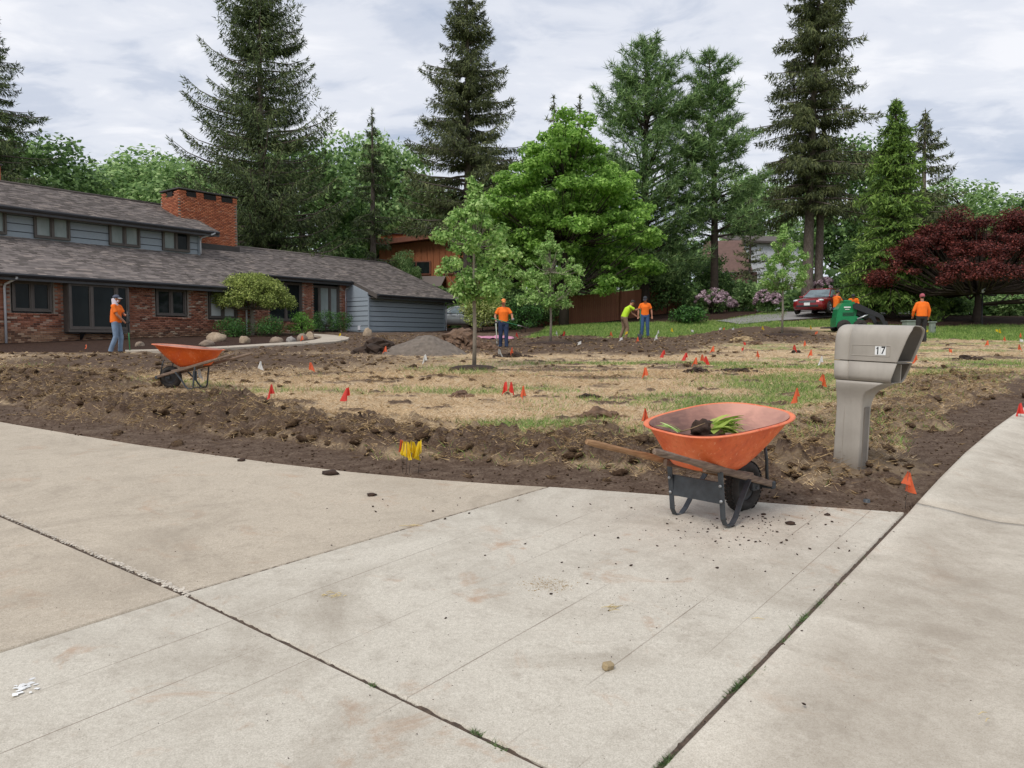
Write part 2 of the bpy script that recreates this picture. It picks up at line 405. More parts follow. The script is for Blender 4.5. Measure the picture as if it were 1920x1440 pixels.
# ---- ground material: straw-coloured turf, torn brown soil, green grass, bark mulch
t = NT('yard_ground'); P = t.pos()
soil, green, mulch = t.attr('soil'), t.attr('green'), t.attr('mulch')
fine = t.noise(P, 38, 5, .62); mid = t.noise(P, 7, 5, .6); lo = t.noise(P, 1.3, 4)
streak = t.noise(t.map(P, (14, 90, 40), (0, 0, .5)), 1, 4, .6)
straw = t.ramp(t.mix(.5, fine, streak), [(.28, lin('#7f6b52')), (.42, lin('#ad9779')), (.58, lin('#cbb698')), (.75, lin('#dfcfb3'))])
straw = t.mix(t.ramp(lo, [(.35, 0), (.65, .55)]), straw, lin('#9c7d51'), 'MULTIPLY') if False else t.mix(t.ramp(lo, [(.4, 0), (.7, .5)]), straw, t.ramp(fine, [(.3, lin('#8c7350')), (.7, lin('#b89c72'))]))
earth = t.ramp(t.mix(.45, fine, mid), [(.28, lin('#2d2219')), (.42, lin('#4b3b30')), (.55, lin('#655548')), (.72, lin('#867766'))])
grass = t.ramp(t.mix(.5, fine, lo), [(.3, lin('#47602c')), (.5, lin('#67813f')), (.7, lin('#93a162'))])
bark = t.ramp(t.mix(.3, fine, mid), [(.3, lin('#1f1612')), (.5, lin('#3b2b23')), (.7, lin('#5b473b'))])
sf = t.ramp(t.math('ADD', soil, t.math('MULTIPLY', t.math('SUBTRACT', t.mix(.6, mid, fine), .5), 1.7)), [(.25, 0), (.85, 1)])
gf = t.ramp(t.math('ADD', green, t.math('MULTIPLY', t.math('SUBTRACT', t.mix(.6, mid, fine), .5), 1.5)), [(.3, 0), (1.1, .9)])
c = t.mix(gf, straw, grass); c = t.mix(sf, c, earth); c = t.mix(mulch, c, bark)
t.col(c); t.rough(.95); t.set(**{'Specular IOR Level': .15}); t.bump(t.math('ADD', fine, mid), .7, .03)
M_GROUND = t.m

PATCHES = []
def ground_patch(name, xs, ys, parent=None):
    X, Y = np.meshgrid(xs, ys); X = X.ravel(); Y = Y.ravel(); m = masks(X, Y); Z = terr(X, Y) + relief(X, Y, m)
    nx, ny = len(xs), len(ys); i = np.arange(nx * ny).reshape(ny, nx); PATCHES.append((xs, ys, dict(m, Z=Z)))
    F = np.stack([i[:-1, :-1], i[:-1, 1:], i[1:, 1:], i[1:, :-1]], -1).reshape(-1, 4)
    keep = ~(m['ins'] & (m['dE'] > .25)); F = F[keep[F].any(1)]
    me = big_mesh(name, np.stack([X, Y, Z], 1), F, smooth=True)
    vattr(me, 'soil', m['soil']); vattr(me, 'green', m['green']); vattr(me, 'mulch', m['mulch'])
    return link(name, me, M_GROUND, parent, kind='structure')
ground_patch('yard_ground', np.arange(-11.5, 11.5, .042), np.arange(4.6, 14.05, .037))
ground_patch('yard_ground', np.arange(-27, 34, .125), np.concatenate([np.arange(13.98, 24, .085), np.arange(24, 52, .15)]))
def look(X, Y):
    """nearest stored ground sample: masks and height"""
    X = np.asarray(X, float); Y = np.asarray(Y, float); out = {}; near = (Y < 14.0) & (np.abs(X) < 11.4)
    for k in PATCHES[0][2]:
        r = np.zeros(X.shape)
        for sel, (xs_, ys_, m_) in ((near, PATCHES[0]), (~near, PATCHES[1])):
            if not sel.any(): continue
            ix = np.clip(np.searchsorted(xs_, X[sel]), 0, len(xs_) - 1); iy = np.clip(np.searchsorted(ys_, Y[sel]), 0, len(ys_) - 1); r[sel] = m_[k][iy * len(xs_) + ix]
        out[k] = r
    out['ins'] = out['ins'] > .5; return out
def gh(X, Y): return look(np.atleast_1d(np.asarray(X, float)), np.atleast_1d(np.asarray(Y, float)))['Z']
# the sheet that runs on to the horizon, a little lower where the yard and the concrete lie on it
xs = np.concatenate([[-900, -400, -200, -120, -80, -60], np.arange(-48, 50, 4), [60, 80, 120, 200, 400, 900]]); ys = np.concatenate([[-300, -120, -60, -40, -20, -10, -4], np.arange(0, 60, 3), [60, 70, 85, 110, 150, 250, 500, 1200]])
X, Y = np.meshgrid(xs, ys); X = X.ravel(); Y = Y.ravel(); Z = terr(X, Y) - np.where((np.abs(X - 3) < 34) & (Y > -25) & (Y < 53), .3, .02)
i = np.arange(len(X)).reshape(len(ys), len(xs)); F = np.stack([i[:-1, :-1], i[:-1, 1:], i[1:, 1:], i[1:, :-1]], -1).reshape(-1, 4)
me = big_mesh('ground', np.stack([X, Y, Z], 1), F, smooth=True); vattr(me, 'soil', np.zeros(len(X))); vattr(me, 'green', np.where(Y > 53, .2, .9)); vattr(me, 'mulch', np.where(Y > 50, .8, 0.))
link('ground', me, M_GROUND, kind='structure')

# ================================================================== CONCRETE
def concrete(name, c0, c1, c2, red=.35, speck=.5, lines=.5):
    t = NT(name); P = t.pos(); R = t.map(P, (1, 1, 1), (0, 0, TH))     # x across the drive, y along the street
    fine = t.noise(P, 160, 4, .7); mid = t.noise(P, 14, 5, .6); lo = t.noise(P, 1.1, 5, .6)
    c = t.ramp(t.mix(.3, fine, t.noise(P, 46, 5, .65)), [(.34, c0), (.5, c1), (.66, c2)])
    c = t.mix(t.ramp(lo, [(.42, 0), (.75, .3)]), c, tuple(x * .75 for x in c1))
    stn = t.noise(t.map(P, (.9, .9, 1)), 2.6, 6, .7, .6)
    c = t.mix(t.ramp(stn, [(.58, 0), (.74, red)]), c, lin('#a98a70'))
    sp = t.n('ShaderNodeTexVoronoi'); sp.inputs['Scale'].default_value = 85; t.l(P, sp.inputs[0])
    c = t.mix(t.math('MULTIPLY', t.ramp(sp.outputs['Distance'], [(.12, 1), (.2, 0)]), t.ramp(mid, [(.45, 0), (.6, speck)])), c, lin('#d9d2c6'))
    br = t.noise(t.map(R, (90, 1.6, 1)), 1, 3, .6); sr = t.n('ShaderNodeSeparateXYZ'); t.l(R, sr.inputs[0]); dr = t.math('FRACT', t.math('ADD', t.math('MULTIPLY', sr.outputs[0], 2.3), t.math('MULTIPLY', t.noise(t.map(R, (.9, .004, 0)), 1, 2), 3.1)))
    ln = t.ramp(dr, [(.488, 0), (.497, 1), (.503, 1), (.512, 0)])
    c = t.mix(t.math('MULTIPLY', ln, t.math('MULTIPLY', t.ramp(t.noise(t.map(R, (3, .5, 1)), 1, 4, .7), [(.42, 0), (.6, 1)]), lines)), c, lin('#7b6f63'))
    if name == 'street_concrete': c = t.mix(t.math('MULTIPLY', t.attr('dirt'), t.ramp(t.noise(P, 2.2, 5, .65), [(.3, .1), (.7, .6)])), c, lin('#857868'))
    dk = t.noise(P, 55, 5, .75); c = t.mix(t.ramp(dk, [(.64, 0), (.74, .55)]), c, lin('#6b5e52')); dk2 = t.noise(P, 210, 3, .6); c = t.mix(t.ramp(dk2, [(.60, 0), (.70, .5)]), c, lin('#7d7266')); dk3 = t.noise(P, .75, 6, .72, .8); c = t.mix(t.ramp(dk3, [(.46, 0), (.68, .5)]), c, lin('#8b8071')); bl = t.noise(t.map(P, (1, 1, 1), (0, 0, 1)), 5.5, 6, .75); c = t.mix(t.ramp(bl, [(.52, 0), (.72, .38)]), c, lin('#857a6c'))
    t.col(c); t.rough(.88); t.set(**{'Specular IOR Level': .3}); t.bump(t.math('ADD', fine, t.math('ADD', t.math('MULTIPLY', mid, .08), t.math('MULTIPLY', br, .5))), .3, .005)
    return t.m
M_APRON = concrete('apron_concrete', lin('#a19a8c'), lin('#c1baac'), lin('#d8d1c3'), .85, .35, 1.0)
M_DRIVE = concrete('drive_concrete', lin('#958a7a'), lin('#b6aa98'), lin('#d1c5b2'), .6, 1.0, .0)
M_STREET = concrete('street_concrete', lin('#a9a193'), lin('#c9c1b2'), lin('#dcd5c7'), .45, .15, .0)
M_WALK = concrete('walk_concrete', lin('#9a9083'), lin('#b8ad9d'), lin('#c9bfb0'), .3, .2, 0)

def offset_in(poly, g):
    n = len(poly); out = []
    A = sum(poly[i].x * poly[(i + 1) % n].y - poly[(i + 1) % n].x * poly[i].y for i in range(n)); s = 1 if A > 0 else -1
    for i in range(n):
        p0, p, p1 = poly[i - 1], poly[i], poly[(i + 1) % n]
        e0 = (p - p0).to_2d().normalized(); e1 = (p1 - p).to_2d().normalized()
        n0 = Vector((-e0.y, e0.x)) * s; n1 = Vector((-e1.y, e1.x)) * s; m = (n0 + n1); k = max(.35, 1 + n0.dot(n1)); m = m * (g / k)
        out.append(Vector((p.x + m.x, p.y + m.y, 0)))
    return out
def slab(name, poly, mat, parent, gap=.008, th=.13, lift=0.0):
    top = offset_in(poly, gap + .008); rim = offset_in(poly, gap); n = len(poly); V = []; 
    for p in top: V.append((p.x, p.y, .054 * p.y + lift))
    for p in rim: V.append((p.x, p.y, .054 * p.y - .009 + lift))
    for p in rim: V.append((p.x, p.y, .054 * p.y - th + lift))
    F = [tuple(range(n))] + [(i, (i + 1) % n, n + (i + 1) % n, n + i) for i in range(n)] + [(n + i, n + (i + 1) % n, 2 * n + (i + 1) % n, 2 * n + i) for i in range(n)]
    mb = MB(); mb.add(V, F); return mb.build(name, mat, parent)
J = gp(345, 1112); E8 = EDGE[8]; K = gp(1698, 961); K2 = gp(1230, 1440)
a0, b0 = ab(J); _, b1 = ab((K + K2) / 2); KD = (K - K2).normalized()
aA = ab(gp(0, 965))[0]
_q = (gp(1030, 1440) - J).normalized(); _den = _q.x * KD.y - _q.y * KD.x; _s = ((K2.x - J.x) * KD.y - (K2.y - J.y) * KD.x) / _den; I = J + _q * _s; I.z = tz(I.x, I.y)
AL = J + (gp(0, 965) - J).normalized() * 13
drive = empty('driveway', kind='structure')
S1 = [J, E8] + EDGE[9:13] + [K, K2, I]
slab('slab', [Vector((p.x, p.y, 0)) for p in S1], M_APRON, drive)
s2 = [J, I, I - UV * 4.2, J - UV * 4.2]; slab('slab', s2, M_APRON, drive, lift=-.003)
c1, c2 = gp(400, 852), gp(-160, 905)
S3 = [E8, J] + [J + (AL - J) * .42, c2 + (c1 - c2) * 0] ; 
cA = J + (AL - J).normalized() * max(.5, (c2 - J).dot((AL - J).normalized()))      # where the cross joint meets the long joint
slab('slab', [E8, J, cA, EDGE[3]] + EDGE[4:8], M_DRIVE, drive, lift=-.002)
slab('slab', [EDGE[3], cA, AL, EXTL[0], EXTL[1], EDGE[0], EDGE[1], EDGE[2]], M_DRIVE, drive, gap=.005, lift=-.004)
slab('slab', [J, J - UV * 4.2, AL - UV * 4.2, AL], M_DRIVE, drive, gap=.012, lift=-.004)
# crumbling white filler along the long joint
mb = MB(); d = (gp(0, 965) - J).normalized(); nrm = Vector((-d.y, d.x, 0)); rr = random.Random(5)
for k in range(900):
    s = rr.random() ** 1.2 * 3.6; o = rr.gauss(0, .012) + .016; p = J + d * (s - .05) + nrm * -o; z = .054 * p.y - .006; r = rr.uniform(.002, .0075) * (1.3 - s * .2)
    M = Matrix.Rotation(rr.random() * 6, 3, 'Z'); mb.box((p.x, p.y, z + .004), (r * 2.6, r * 1.6, r * .3), M @ Matrix.Rotation(rr.uniform(-.4, .4), 3, 'X'))
mb.build('joint_filler', simple('joint_filler', lin('#c3baac'), .9, .3, 40), drive, kind='stuff')
# soil packed in the open joints
def joint_soil(a, b, off, w, parent):
    d_ = (b - a).normalized(); o_ = Vector((d_.y, -d_.x, 0)); L_ = (b - a).length; n_ = int(L_ / .03); rr_ = random.Random(3); V_ = []
    for i_ in range(n_ + 1):
        c_ = a + d_ * (L_ * i_ / n_)
        for k_ in (-1, 0, 1): q_ = c_ + o_ * (off + k_ * w / 2); V_.append((q_.x, q_.y, .054 * q_.y - .013 + rr_.uniform(-.006, .008) + (.005 if k_ == 0 else 0)))
    MB().add(V_, [(i_ * 3 + k_, i_ * 3 + k_ + 1, i_ * 3 + 4 + k_, i_ * 3 + 3 + k_) for i_ in range(n_) for k_ in (0, 1)], True).build('joint_soil', M_JS, parent, False, kind='stuff')
M_JS = simple('joint_soil', lin('#54463a'), .97, .45, 40, .8)
joint_soil(I - KD * 3, K, .014, .05, drive); joint_soil(J, I, 0, .03, drive); joint_soil(J, AL, 0, .04, drive); joint_soil(J, E8, 0, .03, drive)
# street with its rolled kerb: lofted along the joint and the kerb line
PATH = [K2 - KD * 9, K2, K2 + (K - K2) * .5, K] + CURBL[1:] + CURBX[:2]
RISE = [0, 0, 0, .1, .45, .8, 1, 1, 1, 1]
PROF = [(.020, .0), (.030, .008), (.06, .0), (.12, -.004), (.25, -.012), (.42, -.028), (.58, -.036), (.75, -.03), (1.1, -.012), (2.0, .0), (7.5, .03)]
CURBP = [(.0, -.01), (.02, .058), (.06, .070), (.13, .064), (.26, .034), (.42, -.008), (.56, -.042), (.75, -.028), (1.1, -.012), (2.0, .0), (7.5, .03)]
def cross(i, gapside=0):
    p = PATH[i]; t_ = (PATH[min(i + 1, len(PATH) - 1)] - PATH[max(i - 1, 0)]).normalized(); o = Vector((t_.y, -t_.x, 0)).normalized(); k = RISE[i]
    r = []
    for (x0, h0), (x1, h1) in zip(PROF, CURBP):
        q = p + o * (x0 + (x1 - x0) * k) + t_ * gapside; r.append(Vector((q.x, q.y, .054 * q.y + h0 + (h1 - h0) * k)))
    return r
street = empty('street', kind='structure')
def densify(i0, i1, g0, g1):
    rings = []
    for i in range(i0, i1):
        A, B = cross(i, g0 if i == i0 else 0), cross(i + 1, -g1 if i + 1 == i1 else 0)
        for k in range(4 + (1 if i + 1 == i1 else 0)): f = k / 4; rings.append([a.lerp(b, f) for a, b in zip(A, B)])
    return rings
def street_slab(i0, i1):
    rings = densify(i0, i1, .008, .008); full = []
    for r in rings: full.append([Vector((r[0].x, r[0].y, r[0].z - .16))] + r + [Vector((r[-1].x, r[-1].y, r[-1].z - .16))])
    mb = MB(); mb.loft(full, closed=False, cap0=False, cap1=False, smooth=True)
    n = len(full[0]); b = len(mb.v) - n * len(full)
    mb.add([], []); mb.f.append(tuple(range(n))); mb.sm.append(False); mb.f.append(tuple(range(n * (len(full) - 1), n * len(full)))); mb.sm.append(False)
    o = mb.build('slab', M_STREET, street); w_ = [0, 0, 0, .1, .35, .8, 1, 1, .85, .45, 0, 0, 0][:n]; vattr(o.data, 'dirt', np.tile(w_, len(full))); return o
PATH.insert(4, gp(1712, 946)); RISE.insert(4, .2)      # the cross joint leaves the kerb here
street_slab(0, 4); street_slab(4, len(PATH) - 1)
_r0, _r1 = cross(4, -.011), cross(4, .011); MB().add([tuple(p + Vector((0, 0, -.006))) for p in _r0] + [tuple(p + Vector((0, 0, -.006))) for p in _r1], [(i_, i_ + 1, len(_r0) + i_ + 1, len(_r0) + i_) for i_ in range(len(_r0) - 1)], True).build('joint_sealant', simple('black_sealant', lin('#3d3a38'), .8, .3, 20), street, False)
# the curved front walk
WO = [gp(*p) for p in [(235, 664), (300, 663.2), (430, 657.5), (520, 652), (590, 648.5), (630, 645), (652, 640.5), (655, 637), (640, 634), (615, 631.5), (590, 630)]]
WI = [gp(*p) for p in [(235, 661.8), (300, 660.8), (430, 654), (520, 648), (566, 645), (590, 641.5), (602, 638.5), (603, 636), (600, 634.2), (592, 632.6), (578, 631.5)]]
mb = MB(); up = .10
V = [];
for a_, b_ in zip(WO, WI):
    for p, h in ((a_, -.1), (a_, up), (b_, up), (b_, -.1)): V.append((p.x, p.y, tz(p.x, p.y) + h))
F = []
for i in range(len(WO) - 1):
    for k in range(3): F.append((i * 4 + k, i * 4 + k + 1, i * 4 + 5 + k, i * 4 + 4 + k))
mb.add(V, F); mb.build('front_walk', M_WALK, kind='structure')
# the neighbour's asphalt drive beyond the lawn
_fx = lambda p: Vector(((p[0] - CXP) / FPX * p[1], p[1], 0)); NL = [_fx(p) for p in [(1340, 41.5), (1410, 44.5), (1480, 48), (1560, 50), (1650, 51.5), (1720, 52.5)]]; NR = [_fx(p) for p in [(1385, 39.8), (1460, 41.5), (1540, 42.6), (1610, 44.2), (1670, 46.5), (1730, 49)]]
V = [];
for a_, b_ in zip(NL, NR):
    for k in range(6): p = a_.lerp(b_, k / 5); V.append((p.x, p.y, tz(p.x, p.y) + .035 + .03 * math.sin(k / 5 * math.pi)))
F = [(i * 6 + k, i * 6 + k + 1, i * 6 + 7 + k, i * 6 + 6 + k) for i in range(5) for k in range(5)]
mb = MB(); mb.add(V, F, True); mb.build('neighbour_drive', simple('worn_asphalt', lin('#8d8a88'), .9, .15, 3, .3, coords='pos'), kind='structure')
# ================================================================== THE BRICK HOUSE
ZB = 1.5
HO = Vector((-18.4, 27.6, ZB))
house = empty('house', HO, math.atan2(UV.y, UV.x), 'long low brick house with grey siding, dark shingle roof and wide red chimney', 'house')
def H(t, w, z): return Vector((t, -w, z - ZB))          # t along the front, w out towards the street, z above datum
PT = .39; ZE, WE = 4.076, .6                             # roof pitch; eave height and overhang of the front wing
def zr(w): return ZE - PT * (w - WE)
t = NT('wall_brick'); r = t.math('FRACT', t.math('ADD', t.island(), t.orand())); P = t.co('Object'); W = t.pos()
fn = t.noise(W, 60, 4)
c = t.ramp(r, [(0, lin('#54342a')), (.1, lin('#7d4c3b')), (.35, lin('#985f48')), (.62, lin('#a76c53')), (.88, lin('#b57c65')), (.97, lin('#c2ab98'))])
sz = t.n('ShaderNodeSeparateXYZ'); t.l(W, sz.inputs[0])
low = t.ramp(t.math('ADD', sz.outputs[2], t.math('MULTIPLY', t.noise(W, .9, 2), .5)), [(0, 1), (1, 1)])
mr = t.n('ShaderNodeMapRange'); t.l(t.math('ADD', sz.outputs[2], t.math('MULTIPLY', t.noise(W, .7, 3), .5)), mr.inputs[0]); mr.inputs[1].default_value = 2.15; mr.inputs[2].default_value = 2.6; mr.inputs[3].default_value = 1; mr.inputs[4].default_value = 0
tan = t.ramp(r, [(0, lin('#5e4636')), (.3, lin('#8a6a50')), (.7, lin('#a5876a')), (1, lin('#b89d80'))])
c = t.mix(t.math('MULTIPLY', mr.outputs[0], .8), c, tan)
t.col(t.mix(t.ramp(fn, [(.3, .0), (.8, .35)]), c, lin('#5a3328'))); t.rough(.9); t.bump(fn, .4, .004); M_BRICK = t.m
t = NT('chimney_brick'); r = t.island(); fn = t.noise(t.co('Object'), 50, 4)
t.col(t.ramp(t.math('ADD', t.math('MULTIPLY', r, .8), t.math('MULTIPLY', fn, .2)), [(0, lin('#6f4030')), (.15, lin('#8f5139')), (.5, lin('#a65f40')), (.8, lin('#b57050')), (1, lin('#a37c69'))])); t.rough(.9); t.bump(fn, .4, .004); M_CHIM = t.m
M_MORTAR = simple('mortar', lin('#8f8378'), .95, .2, 5, .3)
t = NT('roof_shingle'); r = t.math('FRACT', t.math('ADD', t.island(), t.orand())); W = t.pos(); fn = t.noise(W, 90, 4, .7); lo = t.noise(W, .8, 3)
c = t.ramp(r, [(0, lin('#58514d')), (.3, lin('#6d6561')), (.6, lin('#807773')), (.85, lin('#8f8580')), (1, lin('#9f9289'))])
t.col(t.mix(t.ramp(fn, [(.3, .0), (.75, .35)]), c, lin('#443b36'))); t.rough(.92); t.bump(fn, .5, .006); M_SHING = t.m
M_DECK = simple('roof_deck', lin('#4a4442'), .95, .2, 4)
M_GUTTER = simple('dark_gutter', lin('#35363a'), .45, .2, 2)
M_TRIM = simple('brown_trim', lin('#57504b'), .6, .12, 3)
M_SOFFIT = simple('soffit', lin('#6b625b'), .7, .1, 3)
M_SPOUT = simple('white_downspout', lin('#c9ccd2'), .45, .1, 2)
t = NT('grey_siding'); W = t.pos(); fn = t.noise(t.map(W, (3, 3, 40)), 3, 4); t.col(t.ramp(fn, [(.3, lin('#87919a')), (.7, lin('#9aa4ac'))])); t.rough(.6); t.bump(fn, .1, .003); M_SIDING = t.m
M_SIDINGD = simple('siding_shadow_backing', lin('#474d52'), .8, .1, 3)  # dark tone puts the shadow of the board gaps into the colour
def glass(name, c, rough=.04, curtain=None):
    t = NT(name); f = t.noise(t.map(t.co('Object'), (1, 1, .4)), 2.2, 3)
    t.col(t.ramp(f, [(.35, c), (.7, curtain or tuple(x * 1.6 for x in c))])); t.rough(rough); t.set(**{'Specular IOR Level': .12}); return t.m
M_GLASS = glass('dark_window_glass', (.012, .016, .016)); M_GLASSB = glass('window_with_pale_blind', (.22, .26, .25), .08, (.33, .37, .36)); M_GLASSW = glass('window_with_white_blind', (.42, .46, .47), .08, (.55, .58, .58))
M_METAL = simple('lead_flashing', lin('#3c3836'), .6, .2, 4)

BRICK_L, BRICK_H, BRICK_D, COURSE, PITCHB = .203, .062, .05, .0735, .214
def brick_field(t0, t1, z0, z1, openings, w, axis='t'):
    """list of brick centres on a wall face (t runs along the wall)"""
    out = []; nz = int((z1 - z0) / COURSE)
    for j in range(nz):
        z = z0 + (j + .5) * COURSE; s = t0 + (PITCHB / 2 if j % 2 else 0) + .1
        while s < t1 - .1:
            if not any(a - .07 < s < b + .07 and c - .02 < z < d + .02 for a, b, c, d in openings): out.append((s, z))
            s += PITCHB
    return out
def bricks_mesh(name, items, mat, parent, **k):
    """items: (centre H-point, along vector, out vector): joined real bricks, five faces each"""
    V = []; 
    for c, al, ou in items:
        a = al * (BRICK_L / 2); up = Vector((0, 0, BRICK_H / 2)); o = ou * random.uniform(.008, .014); b = -ou * .03
        V += [c - a - up + b, c + a - up + b, c + a + up + b, c - a + up + b, c - a * .985 - up * .96 + o, c + a * .985 - up * .96 + o, c + a * .985 + up * .96 + o, c - a * .985 + up * .96 + o]
    n = len(items); base = np.arange(n)[:, None, None] * 8; q = np.array([(4, 5, 6, 7), (0, 1, 5, 4), (1, 2, 6, 5), (2, 3, 7, 6), (3, 0, 4, 7)])[None]
    me = big_mesh(name, np.array([tuple(v) for v in V]), (base + q).reshape(-1, 4)); return link(name, me, mat, parent, **k)
bm_ = MB().bbox((0, 0, 0), (BRICK_L, BRICK_D, BRICK_H), b=.004); BRICK_ME = bm_.mesh('brick'); BRICK_ME.materials.append(M_BRICK)

OPEN = [(.42, 1.84, 2.7, 3.93), (2.2, 4.45, 1.95, 3.93), (5.76, 7.18, 2.7, 3.93), (8.14, 9.62, 2.64, 3.9)]
WT = (-2.6, 10.3)
wall = MB()
# backing wall in panels around the openings
cuts = [WT[0]] + [x for o in OPEN for x in o[:2]] + [WT[1]]
def wpanel(mb, ta, tb, za, zb, w, th=.22): mb.box(H((ta + tb) / 2, w - th / 2, (za + zb) / 2), (tb - ta, th, zb - za))
for i in range(0, len(cuts), 2): wpanel(wall, cuts[i], cuts[i + 1], 1.2, 4.02, -.012)
for a, b, c_, d in OPEN: wpanel(wall, a, b, 1.2, c_, -.012); wpanel(wall, a, b, d, 4.02, -.012)
wall.box(H(10.19, -1.25, 2.6), (.22, 2.1, 2.84))
bw = wall.build('brick_wall', M_MORTAR, house)
cells = brick_field(WT[0], WT[1], 1.3, 4.0, OPEN, 0)
cw = HO.copy(); 
def distcam(t_, z_): p = Vector((HO.x, HO.y, 0)) + UV * t_; return (p.x ** 2 + p.y ** 2) if t_ > -.05 else 1e9
cells.sort(key=lambda c_: (distcam(c_[0], c_[1]), c_[1]))
vis = [c_ for c_ in cells if c_[0] > 0 and c_[1] > 1.62]; solo = set(vis[:300])
for (s, z) in vis[:300]:
    o = link('brick', BRICK_ME, None, bw); o.location = H(s, -.018 + random.uniform(-.003, .003), z)
bricks_mesh('brickwork', [(H(s, 0 - .004, z), Vector((1, 0, 0)), Vector((0, -1, 0))) for s, z in cells if (s, z) not in solo], M_BRICK, bw, kind='stuff')
# soldier sills
for a, b, c_, d in (OPEN[0], OPEN[2], OPEN[3]):
    its = []; s = a - .04
    while s < b + .04: its.append((H(s, .028, c_ - .05), Vector((1, 0, 0)), Vector((0, -1, 0)))); s += PITCHB
    bricks_mesh('window_sill', its, M_BRICK, bw)

def window(parent, t0, t1, z0, z1, w, cols=2, glassm=M_GLASS, fw=.075, depth=.09, name='window', split=None):
    fr = MB(); xs = split or [t0 + (t1 - t0) * k / cols for k in range(cols + 1)]
    for x in (t0 + fw / 2, t1 - fw / 2): fr.box(H(x, w, (z0 + z1) / 2), (fw, depth, z1 - z0))
    for z in (z0 + fw / 2, z1 - fw / 2): fr.box(H((t0 + t1) / 2, w, z), (t1 - t0 - 2 * fw, depth, fw))
    for x in xs[1:-1]: fr.box(H(x, w - .004, (z0 + z1) / 2), (fw * 1.1, depth - .01, z1 - z0 - 2 * fw))
    f = fr.build(name, M_TRIM, parent)
    for k in range(len(xs) - 1):
        a = xs[k] + (fw if k == 0 else fw * .55); b = xs[k + 1] - (fw if k == len(xs) - 2 else fw * .55)
        # sash
        sm = MB(); sw = .045
        for x in (a + sw / 2, b - sw / 2): sm.box(H(x, w - .012, (z0 + z1) / 2), (sw, .05, z1 - z0 - 2 * fw))
        for z in (z0 + fw + sw / 2, z1 - fw - sw / 2): sm.box(H((a + b) / 2, w - .012, z), (b - a - 2 * sw, .05, sw))
        sm.build('sash', M_TRIM, f)
        g = glassm[k % len(glassm)] if isinstance(glassm, list) else glassm
        MB().box(H((a + b) / 2, w - .03, (z0 + z1) / 2), (b - a - 2 * sw, .008, z1 - z0 - 2 * fw - 2 * sw)).build('pane', g, f)
    return f
window(house, .47, 1.79, 2.76, 3.88, -.06); window(house, 5.81, 7.13, 2.75, 3.88, -.06); window(house, 8.19, 9.57, 2.69, 3.85, -.06, glassm=M_GLASSW)
# bay window: a projecting box of three lights on brackets
bay = MB(); bay.box(H(3.32, .2, 3.93), (2.3, .52, .1)); bay.box(H(3.32, .2, 2.06), (2.3, .52, .1))
for x in (2.21, 4.43): bay.box(H(x, .2, 2.99), (.06, .46, 1.76))
bay.box(H(3.32, -.2, 2.99), (2.18, .06, 1.8))
b = bay.build('bay_window', M_TRIM, house)
window(b, 2.2, 4.45, 2.12, 3.88, .43, split=[2.2, 3.02, 3.96, 4.45], fw=.07, name='window_frame')
for x in (2.78, 4.0): MB().prism([H(x - .04, .02, 2.0), H(x - .04, .34, 2.0), H(x - .04, .02, 1.72)], (.08, 0, 0)).build('bracket', M_GUTTER, b)
mb = MB().box(H(3.1, .398, 3.78), (.09, .004, .09)); mb.build('sticker', simple('white_sticker', (.75, .77, .8), .5), b); MB().box(H(3.8, .398, 3.75), (.09, .004, .09)).build('sticker', simple('blue_sticker', (.03, .2, .42), .5), b)

# entry front, set back under the roof
en = MB(); en.box(H(14.15, -2.46, 3.45), (7.7, .1, 3.1)); en.build('entry_wall', M_GLASS, house)
for a, b_ in ((11.9, 12.8), (14.86, 15.55), (17.36, 18.02)):
    pier = MB().box(H((a + b_) / 2, -2.32, 3.35), (b_ - a, .16, 3.3)); p = pier.build('brick_pier', M_MORTAR, house)
    bricks_mesh('brickwork', [(H(s, -2.24, z), Vector((1, 0, 0)), Vector((0, -1, 0))) for s, z in brick_field(a, b_ + .05, 1.75, 4.9, [], 0)], M_BRICK, p, kind='stuff')
window(house, 12.8, 14.86, 2.75, 4.75, -2.36, split=[12.8, 13.9, 14.86]); window(house, 15.55, 17.36, 2.3, 4.7, -2.36, split=[15.55, 16.05, 16.75, 17.36], glassm=[M_GLASS, M_GLASSB, M_GLASSB], name='entry_door')
lw = MB().box(H(13.85, -2.33, 2.1), (2.0, .12, 1.2)); l_ = lw.build('low_brick_wall', M_MORTAR, house)
bricks_mesh('brickwork', [(H(s, -2.26, z), Vector((1, 0, 0)), Vector((0, -1, 0))) for s, z in brick_field(12.8, 14.9, 1.75, 2.72, [], 0)], M_BRICK, l_, kind='stuff')

# garage wing in lap siding
def board(parent, t0, t1, z0, h, w, face='front', jit=0):
    mb = MB()
    if face == 'front':
        mb.prism([H(t0, w, z0 + h - .032), H(t0, w + .030, z0 + h - .036), H(t0, w + .046, z0), H(t0, w, z0)], (t1 - t0, 0, 0))
    else:                                             # a wall that faces along -t, running from w=t0 to w=t1 at t=w
        x = w; mb.prism([H(x, t0, z0 + h - .032), H(x - .030, t0, z0 + h - .036), H(x - .046, t0, z0), H(x, t0, z0)], (0, -(t1 - t0), 0))
    return mb.build('board', M_SIDING, parent)
g = MB().box(H(20.85, -3.5, 2.95), (6.0, 6.06, 2.5)); gw = g.build('garage_wall', M_SIDINGD, house)
MB().prism([H(17.80, -.47, 4.1), H(17.80, -.47, zr(-.47) - .17), H(17.80, -2.7, zr(-2.7) - .17), H(17.80, -2.7, 4.1)], (.1, 0, 0)).build('gable_panel', M_SIDING, gw)
nb = 9
for j in range(nb): board(gw, 17.83, 23.88, 1.72 + j * .272, .272, -.46); board(gw, -2.3, -.43, 1.72 + j * .272 + .01, .272, 17.85, 'side')
